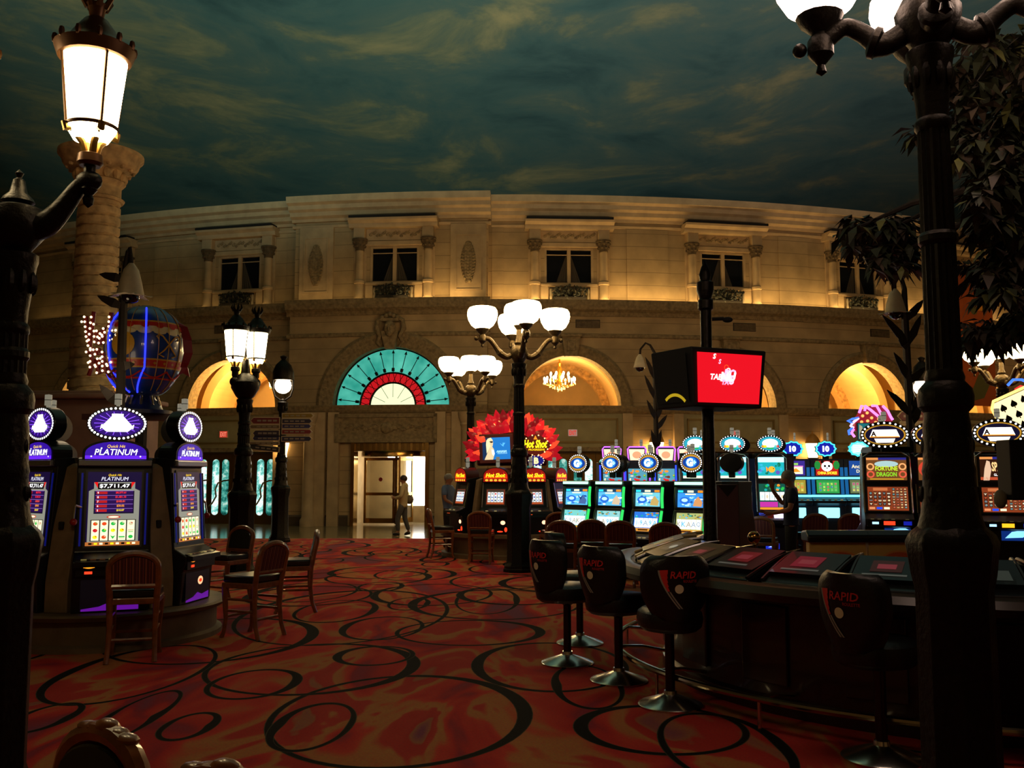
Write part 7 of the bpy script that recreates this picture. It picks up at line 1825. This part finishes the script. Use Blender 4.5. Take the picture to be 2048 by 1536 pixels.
def make_chair(wood, crest=False):
    t = thing('wooden_chair', '', 'chair')
    mb = MB(); vs = []
    mb.prism([(-0.21, -0.19), (0.21, -0.19), (0.235, 0.22), (-0.235, 0.22)], 0.075, PADL, 'Z', 0.575); mb.build('seat', t, True, 0.02)
    mb = MB(); mb.prism([(-0.22, -0.2), (0.22, -0.2), (0.24, 0.23), (-0.24, 0.23)], 0.06, wood, 'Z', 0.515); mb.build('seat_frame', t, False, 0.01)
    for sx in (-1, 1):
        mb = MB(); mb.tube([(sx * 0.205, -0.26, 0.0), (sx * 0.2, -0.215, 0.12), (sx * 0.195, -0.19, 0.3), (sx * 0.2, -0.19, 0.5), (sx * 0.205, -0.2, 0.6)], [0.024, 0.022, 0.024, 0.03, 0.028], wood, 8); mb.build('leg', t)
        mb = MB(); mb.tube([(sx * 0.215, 0.23, 0.0), (sx * 0.21, 0.205, 0.06), (sx * 0.2, 0.19, 0.2), (sx * 0.21, 0.2, 0.4), (sx * 0.215, 0.2, 0.54)], [0.026, 0.02, 0.022, 0.03, 0.036], wood, 8); mb.build('leg', t)
    for a, b in (((-0.2, 0.19, 0.22), (0.2, 0.19, 0.22)), ((-0.195, -0.19, 0.2), (0.195, -0.19, 0.2)), ((-0.2, -0.19, 0.28), (-0.2, 0.19, 0.28)), ((0.2, -0.19, 0.28), (0.2, 0.19, 0.28)), ((-0.2, -0.19, 0.4), (-0.2, 0.2, 0.4)), ((0.2, -0.19, 0.4), (0.2, 0.2, 0.4))):
        mb = MB(); mb.tube([a, b], 0.015, wood, 6); mb.build('stretcher', t)
    # arched back frame
    mb = MB(); path = [(-0.2, -0.2, 0.58), (-0.21, -0.22, 0.7), (-0.21, -0.245, 0.82)]
    path += [(-0.21 * math.cos(PI * k / 12), -0.255 - 0.012 * math.sin(PI * k / 12), 0.86 + 0.125 * math.sin(PI * k / 12)) for k in range(13)] + [(0.21, -0.245, 0.82), (0.21, -0.22, 0.7), (0.2, -0.2, 0.58)]
    mb.tube(path, 0.03, wood, 8); mb.tube([(-0.2, -0.215, 0.685), (0.2, -0.215, 0.685)], 0.026, wood, 8)
    if crest:
        for k in range(5): mb.ball((0.05 * (k - 2), -0.27, 0.985 + 0.008 * (2 - abs(k - 2))), 0.036, wood, (1.4, 0.8, 0.45 + 0.2 * (k == 2)), 10, 7)
    bk_ = mb.build('backrest', t)
    inner = [(-0.19, 0.7), (0.19, 0.7), (0.19, 0.86)] + [(0.19 * math.cos(PI * k / 12), 0.86 + 0.1 * math.sin(PI * k / 12)) for k in range(1, 12)] + [(-0.19, 0.86)]
    Mt = Matrix.Translation((0, -0.212, 0.7)) @ Matrix.Rotation(0.22, 4, 'X') @ Matrix.Translation((0, 0, -0.7))
    mb = MB(); mb.M = Mt; mb.prism(inner, 0.015, STRIPE, 'Y', -0.02); mb.build('striped_panel', bk_, False)['label'] = 'striped fabric on the rear of the back'
    mb = MB(); mb.M = Mt; mb.prism(inner, 0.03, PADL, 'Y', -0.004); mb.build('back_pad', bk_, False, 0.01)['label'] = 'dark leather pad on the front of the back'
    return t
def chair_face(dx, dy): return math.atan2(-dx, dy)
ca, cb = make_chair(WOOD), make_chair(WOODL, True); used = set()
def chair(src, x, y, dx, dy, lab, grp):
    o = src if src.name not in used else dup(src); used.add(src.name); o.location = (x, y, 0); o.rotation_euler = (0, 0, chair_face(dx, dy)); o['label'] = lab; o['group'] = grp
    return o
g1 = 'wooden chairs by the purple machines'; g2_ = 'wooden chairs in the foreground'; g3_ = 'wooden chairs by the red machines'; g4 = 'wooden chairs along the green-edged row'; g5 = 'wooden chairs by the blue and fish machines'
p = on_floor(266, 1316); chair(ca, p.x, p.y, -0.3, 1, 'wooden chair with striped back pushed up to the middle purple slot machine', g1)
p = on_floor(505, 1272); chair(ca, p.x, p.y, -0.92, 0.45, 'wooden chair side-on before the right purple slot machine, its striped back to the camera', g1)
p = on_floor(588, 1222); chair(ca, p.x, p.y, -1, -0.25, 'wooden chair with shiny dark leather back, behind the side-on chair', g1)
p = on_floor(452, 1205); chair(ca, p.x, p.y, -0.5, -0.9, 'dark wooden chair partly hidden beside the pair-of-lanterns lamp', g1)
chair(cb, -1.295, 2.45, -0.62, -0.78, 'carved honey-brown chair top nearest the left lamp post at the bottom edge', g2_)
chair(cb, -0.82, 2.06, -0.5, -0.86, 'carved honey-brown chair crest just peeking over the bottom edge', g2_)
for px, D, dx, dy, lab in ((882, 19.4, 1, 0.3, 'wooden chair side-on left of the red slot machines, by the revolving door'), (962, 18.2, 0.1, 1, 'wooden chair with its striped back to the camera before the left red slot machine'), (1109, 17.8, -0.2, 1, 'wooden chair before the right red slot machine, beside the green-edged row')):
    chair(ca, at(px, 1050, D).x, D, dx, dy, lab, g3_)
for px, D, lab in ((1128, 14.6, 'wooden chair before the leftmost green-edged machine, nearest the black stools'), (1187, 14.9, 'wooden chair before the second green-edged machine'), (1243, 14.5, 'wooden chair before the third green-edged machine'), (1331, 14.0, 'wooden chair before the right-end green-edged machine')):
    chair(ca, at(px, 1050, D).x, D, 0.2, 1, lab, g4)
for px, D, dx, lab in ((1524, 15.9, 0.4, 'wooden chair before the fish machines, right of the mauve end panel'), (1622, 17.2, 0.0, 'wooden chair before the panda machine, beside the man in navy'), (1692, 17.2, 0.0, 'wooden chair before the turquoise-signed blue machine')):
    chair(ca, at(px, 1050, D).x, D, dx, 1, lab, g5)

# bin and dark box at the right edge
t = thing('litter_bin', 'cylindrical metal bin with brass bands at the right edge beside the lamp post', 'bin', (3.1, 5.3, 0))
mb = MB(); mb.lathe([(0.17, 0), (0.17, 0.9), (0.15, 0.92), (0.12, 0.94), (1e-4, 0.9)], mat('bin_metal', '#4a3c30', 0.4, 0.5), n=28); mb.build('body', t)
mb = MB(); mb.lathe([(0.172, 0.68), (0.18, 0.69), (0.18, 0.71), (0.172, 0.72)], BRASS, n=28, caps=False); mb.lathe([(0.172, 0.6), (0.178, 0.605), (0.178, 0.615), (0.172, 0.62)], BRASS, n=28, caps=False); mb.build('brass_band', t)
D = 7.6; p = at(2060, 940, D)
t = thing('hanging_monitor', 'black monitor box with a pale bracket at the right edge, before the gladiator machine', 'monitor', (p.x, D, 0))
mb = MB(); mb.b2((at(2009, 940, D).x - p.x, -0.1, at(2020, 1000, D).z), (0.3, 0.12, at(2020, 880, D).z), BLACKM); mb.build('monitor_box', t, False, 0.01)
mb = MB(); mb.tube([(0.1, 0.05, 0), (0.1, 0.05, at(2020, 1000, D).z + 0.02)], 0.05, BLACKM); mb.build('pole', t)
q = at(1998, 998, D); mb = MB(); mb.ball((q.x - p.x, -0.02, q.z), 0.07, mat('pale_bracket', '#8a8068', 0.5), (0.75, 0.6, 1.1)); mb.tube([(q.x - p.x, 0, q.z), (0.0, 0.05, q.z + 0.1)], 0.03, mat('pale_bracket', '#8a8068')); mb.build('bracket', t)

# orange mural on the wall at the far right
MUR = mat('mural_orange', '#a8501c', 0.7, 0, 0.15, 2)
mb = MB(); mb.keep = True; F = wframe(18.1, 0.35); mb.M = F; mb.b2((-0.9, 0, 4.3), (0.9, 0.06, 9.3), MUR); mb.M = Matrix(); pa = Paint(mb, F @ Matrix.Translation((0, -0.004, 0)) @ X3); pa.LIFT = 0.004; rg = random.Random(3)
for k in range(14): pa.ell(rg.uniform(-0.6, 0.6), rg.uniform(6.2, 8.4), rg.uniform(0.12, 0.3), rg.uniform(0.08, 0.2), mat('mural_' + str(k % 3), ('#d0702c', '#d8952c', '#5a5a2c')[k % 3], 0.7), 1 + k % 4, 14)
pa.poly([(-0.7, 4.4), (-0.1, 5.4), (0.3, 6.0), (0.6, 5.2), (0.2, 4.6)], mat('mural_2', '#5a5a2c', 0.7), 1)
tag(mb.build('mural_board', smooth=False), 'tall orange mural board behind the tree at the far right', 'mural')

# ================================================================ TREE
LF = [mat('tree_leaf', '#242a15', 0.6, 0, 0.3, 10), mat('tree_leaf_brown', '#33281a', 0.6, 0, 0.3, 10), mat('tree_leaf_light', '#5a5c2c', 0.6, 0, 0.3, 10)]; BARK = mat('bark', '#241a12', 0.9, 0, 0.3, 12, 0.5)
TT = Vector((3.62, 5.25, 0)); tr = thing('tree', 'leafy tree whose drooping branches hang in from the right edge', 'tree', TT); rg = random.Random(21)
mb = MB(); mb.tube([(0, 0, 0), (0.02, 0.02, 1.2), (-0.02, 0.05, 2.6), (0.03, 0.1, 4.2), (0.0, 0.2, 5.4)], [0.13, 0.11, 0.1, 0.08, 0.04], BARK, 10); mb.build('trunk', tr)
mbL = MB(); mbB = MB()
def cluster(c, s):
    for k in range(rg.randint(5, 7)):
        a = rg.uniform(0, 2 * PI); dr = Vector((math.cos(a), math.sin(a), rg.uniform(-1.1, 0.15))).normalized(); L_ = s * rg.uniform(0.7, 1.2); sd = dr.cross(Vector((rg.uniform(-.3, .3), rg.uniform(-.3, .3), 1))).normalized() * L_ * 0.2; up = sd.cross(dr).normalized() * L_ * 0.05; m = rg.choices(LF, (6, 4, 1))[0]
        a0_, m1, tip = c, c + dr * L_ * 0.55 + up, c + dr * L_ + Vector((0, 0, -0.25 * L_))
        mbL.quad(a0_, m1 - sd, tip, m1, m); mbL.quad(a0_, m1, tip, m1 + sd, m)
ends = []
for x0, x1, y0, y1, n_, D0, D1 in ((1930, 2075, 60, 200, 95, 5.7, 7.6), (1905, 2080, 200, 330, 60, 5.7, 7.4), (1945, 2085, 330, 470, 95, 5.6, 7.4), (1700, 1840, 430, 500, 44, 6.9, 7.8), (1740, 1850, 480, 540, 30, 6.9, 7.6), (1680, 1720, 450, 475, 7, 7.2, 7.6), (1960, 2090, 470, 600, 55, 5.8, 7.4), (1910, 1990, 520, 560, 10, 6.6, 7.2), (1920, 2060, 625, 690, 30, 6.6, 7.6), (1825, 1850, 250, 300, 3, 6.8, 7.0), (1900, 1930, 100, 330, 22, 6.2, 7.0), (2020, 2090, 600, 660, 10, 6.5, 7.0)):
    cc = at((x0 + x1) / 2, (y0 + y1) / 2, (D0 + D1) / 2) - TT; ends.append(cc)
    for k in range(int(n_ * 1.4)):
        p = at(rg.uniform(x0, x1), rg.uniform(y0, y1), rg.uniform(D0, D1)) - TT; cluster(p, 0.16)
        if k % 3 == 0: mbB.tube([cc, cc.lerp(p, 0.5) + Vector((0, 0, 0.06)), p], [0.012, 0.008, 0.004], BARK, 5)
for e_ in ends:
    z = min(5.2, max(2.2, e_.z * 0.75 + 0.6)); s_ = Vector((0.0, 0.1, z)); mbB.tube([s_, s_.lerp(e_, 0.35) + Vector((0, 0, 0.2)), s_.lerp(e_, 0.7) + Vector((0, 0, 0.15)), e_], [0.045, 0.03, 0.022, 0.012], BARK, 6)
mbB.build('branches', tr); mbL.build('foliage', tr, False)

# ================================================================ PEOPLE
SKIN = mat('skin', '#a8785a', 0.55); 


def skinned(name, joints, bones, m, parent, sub=2, root=0):
    me = bpy.data.meshes.new(name); ks = list(joints); me.from_pydata([joints[k][0] for k in ks], [(ks.index(a), ks.index(b)) for a, b in bones], []); me.materials.append(m)
    o = bpy.data.objects.new(name, me); COL.objects.link(o); o.parent = parent
    s_ = o.modifiers.new('skin', 'SKIN'); s_.use_smooth_shade = True
    for i, k in enumerate(ks):
        r = joints[k][1]; d = me.skin_vertices[0].data[i]; d.radius = r if isinstance(r, tuple) else (r, r); d.use_root = (i == root)
    o.modifiers.new('sub', 'SUBSURF').levels = sub; o.modifiers['sub'].render_levels = sub
    return o


def person(label, loc, rz, H, J, top, bottom, hair, hood=False, shoes='#1a1412', long_top=0.0, sleeves='long', bag=False):
    """J overrides joint positions; the figure faces local -Y at a height of 1.7, scaled to H"""
    k = H / 1.7; t = thing('person', label, 'person', loc, rz)
    P = {'pelvis': (0, 0, 0.93), 'waist': (0, 0.0, 1.06), 'chest': (0, 0.01, 1.28), 'neck0': (0, 0.015, 1.43), 'neck': (0, 0.0, 1.5), 'head': (0, -0.015, 1.585), 'crown': (0, 0.0, 1.66), 'face': (0, -0.085, 1.57), 'nose': (0, -0.115, 1.565)}
    for s_, sx in (('l', 1), ('r', -1)):
        P.update({'hip' + s_: (sx * 0.09, 0, 0.9), 'knee' + s_: (sx * 0.1, -0.02, 0.5), 'ank' + s_: (sx * 0.1, 0.02, 0.09), 'toe' + s_: (sx * 0.11, -0.13, 0.04), 'sh' + s_: (sx * 0.18, 0.02, 1.39), 'elb' + s_: (sx * 0.24, 0.04, 1.12), 'wri' + s_: (sx * 0.24, -0.06, 0.88), 'hand' + s_: (sx * 0.235, -0.09, 0.8), 'ear' + s_: (sx * 0.085, 0.0, 1.575)})
    P.update(J); V = {a: Vector(b) * k for a, b in P.items()}
    R_ = {'pelvis': (0.115, 0.085), 'waist': (0.11, 0.085), 'chest': (0.145, 0.105), 'neck0': 0.07, 'neck': 0.052, 'head': (0.082, 0.092), 'crown': (0.06, 0.07), 'face': 0.05, 'nose': 0.014}
    for s_ in 'lr': R_.update({'hip' + s_: 0.065, 'knee' + s_: 0.05, 'ank' + s_: 0.038, 'toe' + s_: 0.032, 'sh' + s_: 0.055, 'elb' + s_: 0.042, 'wri' + s_: 0.028, 'hand' + s_: (0.036, 0.02), 'ear' + s_: 0.018})
    sc = lambda r, e=0.0: tuple((q + e) * k for q in r) if isinstance(r, tuple) else (r + e) * k
    j = {a: (V[a], sc(R_[a])) for a in P}
    B = [('pelvis', 'waist'), ('waist', 'chest'), ('chest', 'neck0'), ('neck0', 'neck'), ('neck', 'head'), ('head', 'crown'), ('head', 'face'), ('face', 'nose')]
    for s_ in 'lr':
        B += [('pelvis', 'hip' + s_), ('hip' + s_, 'knee' + s_), ('knee' + s_, 'ank' + s_), ('ank' + s_, 'toe' + s_), ('chest', 'sh' + s_), ('sh' + s_, 'elb' + s_), ('elb' + s_, 'wri' + s_), ('wri' + s_, 'hand' + s_), ('head', 'ear' + s_)]
    for s_, sx in (('l', 1), ('r', -1)):     # fingers and thumb rooted in the palm
        h = V['hand' + s_]; d = (h - V['wri' + s_]).normalized(); side = d.cross(Vector((sx, 0.2, 0))).normalized(); crl = side.cross(d).normalized()
        for f in range(4):
            o_ = side * (f - 1.5) * 0.019 * k; L_ = (0.07, 0.08, 0.075, 0.06)[f] * k
            a, b, c = 'f%s%d' % (s_, f), 'g%s%d' % (s_, f), 'h%s%d' % (s_, f)
            j[a] = (h + o_ + d * 0.03 * k, 0.0085 * k); j[b] = (h + o_ * 1.1 + d * (0.03 * k + L_ * 0.5) + crl * 0.008 * k, 0.008 * k); j[c] = (h + o_ * 1.1 + d * (0.03 * k + L_ * 0.9) + crl * 0.026 * k, 0.007 * k); B += [('hand' + s_, a), (a, b), (b, c)]
        a, b = 't%s0' % s_, 't%s1' % s_; j[a] = (h - side * 0.035 * k + d * 0.0, 0.01 * k); j[b] = (h - side * 0.055 * k + d * 0.04 * k, 0.008 * k); B += [('hand' + s_, a), (a, b)]
    skinned('body', j, B, SKIN, t)
    cl = lambda names, e: {a: (V[a], sc(R_[a], e)) for a in names}
    up_n = ['waist', 'chest', 'neck0', 'shl', 'shr', 'elbl', 'elbr'] + (['wril', 'wrir'] if sleeves == 'long' else [])
    tj = cl(up_n, 0.02); tj['waist'] = (V['waist'], (0.15 * k, 0.12 * k)); tj['hem'] = (V['pelvis'] + Vector((0, 0, -0.04 - long_top)), (0.185 * k, 0.155 * k))
    if sleeves != 'long':
        for s_ in 'lr': tj['elb' + s_] = (V['sh' + s_].lerp(V['elb' + s_], 0.75), 0.065 * k)
    tb = [('waist', 'hem'), ('waist', 'chest'), ('chest', 'neck0'), ('chest', 'shl'), ('chest', 'shr'), ('shl', 'elbl'), ('shr', 'elbr')] + ([('elbl', 'wril'), ('elbr', 'wrir')] if sleeves == 'long' else [])
    if hood: tj['hood'] = (V['neck0'] + Vector((0, 0.09, 0.03)), 0.075 * k); tb.append(('neck0', 'hood'))
    skinned('jacket' if sleeves == 'long' else 'shirt', tj, tb, top, t)
    bj = cl(['waist', 'pelvis', 'hipl', 'hipr', 'kneel', 'kneer', 'ankl', 'ankr'], 0.018)
    bj['waist'] = (V['pelvis'] + Vector((0, 0, 0.07 * k)), (0.125 * k, 0.1 * k)); bj.update({'hip' + s_: (V['hip' + s_], 0.1 * k) for s_ in 'lr'}); bj['pelvis'] = (V['pelvis'] + Vector((0, 0, -0.01)), (0.165 * k, 0.14 * k))
    for s_ in 'lr': bj['ank' + s_] = (V['ank' + s_] + Vector((0, 0, 0.03)), 0.06 * k); bj['knee' + s_] = (V['knee' + s_], 0.078 * k)
    skinned('trousers', bj, [('waist', 'pelvis'), ('pelvis', 'hipl'), ('pelvis', 'hipr'), ('hipl', 'kneel'), ('hipr', 'kneer'), ('kneel', 'ankl'), ('kneer', 'ankr')], bottom, t)
    hm = mat('hair_' + hair, hair, 0.7, 0, 0.3, 60)
    mb = MB(); c = V['head'] + Vector((0, 0.018, 0.028)) * k; mb.lathe([(0.098 * k, -0.04 * k), (0.105 * k, 0.0), (0.1 * k, 0.045 * k), (0.07 * k, 0.085 * k), (0.03 * k, 0.1 * k), (1e-4, 0.102 * k)], hm, c, 16, M=Matrix.Rotation(-0.35, 3, 'X')); mb.build('hair', t)
    mb = MB()
    for sx in (-1, 1): mb.ball(V['face'] + Vector((sx * 0.032, -0.045, 0.022)) * k, 0.009 * k, BLACKM, nu=6, nv=5)
    mb.tube([V['face'] + Vector((x, -0.047 + abs(x) * 0.3, -0.032)) * k for x in (-0.022, 0, 0.022)], 0.005 * k, mat('lips', '#7a3a34', 0.5), 5); mb.build('face_features', t)
    for s_ in 'lr':
        mb = MB(); a, b = V['ank' + s_], V['toe' + s_]; mb.tube([a + Vector((0, 0.04, -0.05 * k)), a + Vector((0, 0, -0.035 * k)), a.lerp(b, 0.6) + Vector((0, 0, -0.01)), b], [0.035 * k, 0.05 * k, 0.045 * k, 0.03 * k], mat('shoe_' + shoes, shoes, 0.4), 8); mb.build('shoe', t)
    if bag:
        mb = MB(); mb.ball(V['hipr'] + Vector((-0.12, 0.12, 0.12)), 0.13, mat('bag_tan', '#6a5c48', 0.6), (0.6, 1, 1.0)); mb.tube([V['hipr'] + Vector((-0.12, 0.1, 0.24)), V['shr'] + Vector((-0.02, 0.02, 0.05)), V['shl'] + Vector((0, -0.06, 0.0))], 0.012, BLACKM, 5)
        o = mb.build('shoulder_bag'); o.location = loc; o.rotation_euler = (0, 0, rz); tag(o, 'tan shoulder bag hanging at the hip of the woman by the revolving door', 'bag')
    return t


fl = on_floor(806, 1072)
person('woman in a cream hooded jacket walking past the bright revolving door', (fl.x, fl.y, 0), math.atan2(-0.85, -0.1) + 0.0, 1.68, {'kneel': (0.1, -0.14, 0.5), 'ankl': (0.1, -0.12, 0.1), 'toel': (0.1, -0.27, 0.05), 'kneer': (-0.1, 0.02, 0.5), 'ankr': (-0.1, 0.14, 0.12), 'toer': (-0.1, 0.02, 0.04), 'elbl': (0.26, 0.0, 1.12), 'wril': (0.16, -0.2, 1.06), 'handl': (0.1, -0.27, 1.09), 'elbr': (-0.27, 0.02, 1.12), 'wrir': (-0.18, -0.18, 1.04), 'handr': (-0.12, -0.26, 1.06)},
       mat('cream_jacket', '#b0a078', 0.8), mat('grey_trousers', '#4a4a4a', 0.8), '#2a1c14', hood=True, long_top=0.12, bag=True)
D = 22.0; p = at(897, 960, D)
person('older man in a light blue shirt leaning at the left red slot machine', (p.x, D, 0), face_to(1, -0.4), 1.72, {'elbl': (0.24, -0.1, 1.14), 'wril': (0.2, -0.34, 1.06), 'handl': (0.19, -0.42, 1.05), 'elbr': (-0.24, -0.02, 1.12), 'wrir': (-0.2, -0.24, 1.0), 'handr': (-0.19, -0.32, 0.98)},
       mat('light_blue_shirt', '#6a86b0', 0.8), mat('charcoal_trousers', '#1c1a1c', 0.8), '#8a8a86', sleeves='short')
D = 14.2; p = at(1580, 960, D)
person('grey-haired man in a navy t-shirt reaching towards the fish machine', (p.x, D, 0), face_to(-1, 0.25), 1.77, {'elbl': (0.25, -0.02, 1.14), 'wril': (0.2, -0.26, 1.08), 'handl': (0.19, -0.35, 1.09), 'elbr': (-0.25, -0.1, 1.2), 'wrir': (-0.18, -0.24, 1.4), 'handr': (-0.15, -0.26, 1.48), 'head': (0, -0.04, 1.575), 'crown': (0, -0.03, 1.65), 'face': (0, -0.11, 1.55), 'nose': (0, -0.14, 1.545)},
       mat('navy_tshirt', '#101c40', 0.8), mat('black_trousers', '#0c0c10', 0.8), '#77726a', sleeves='short')
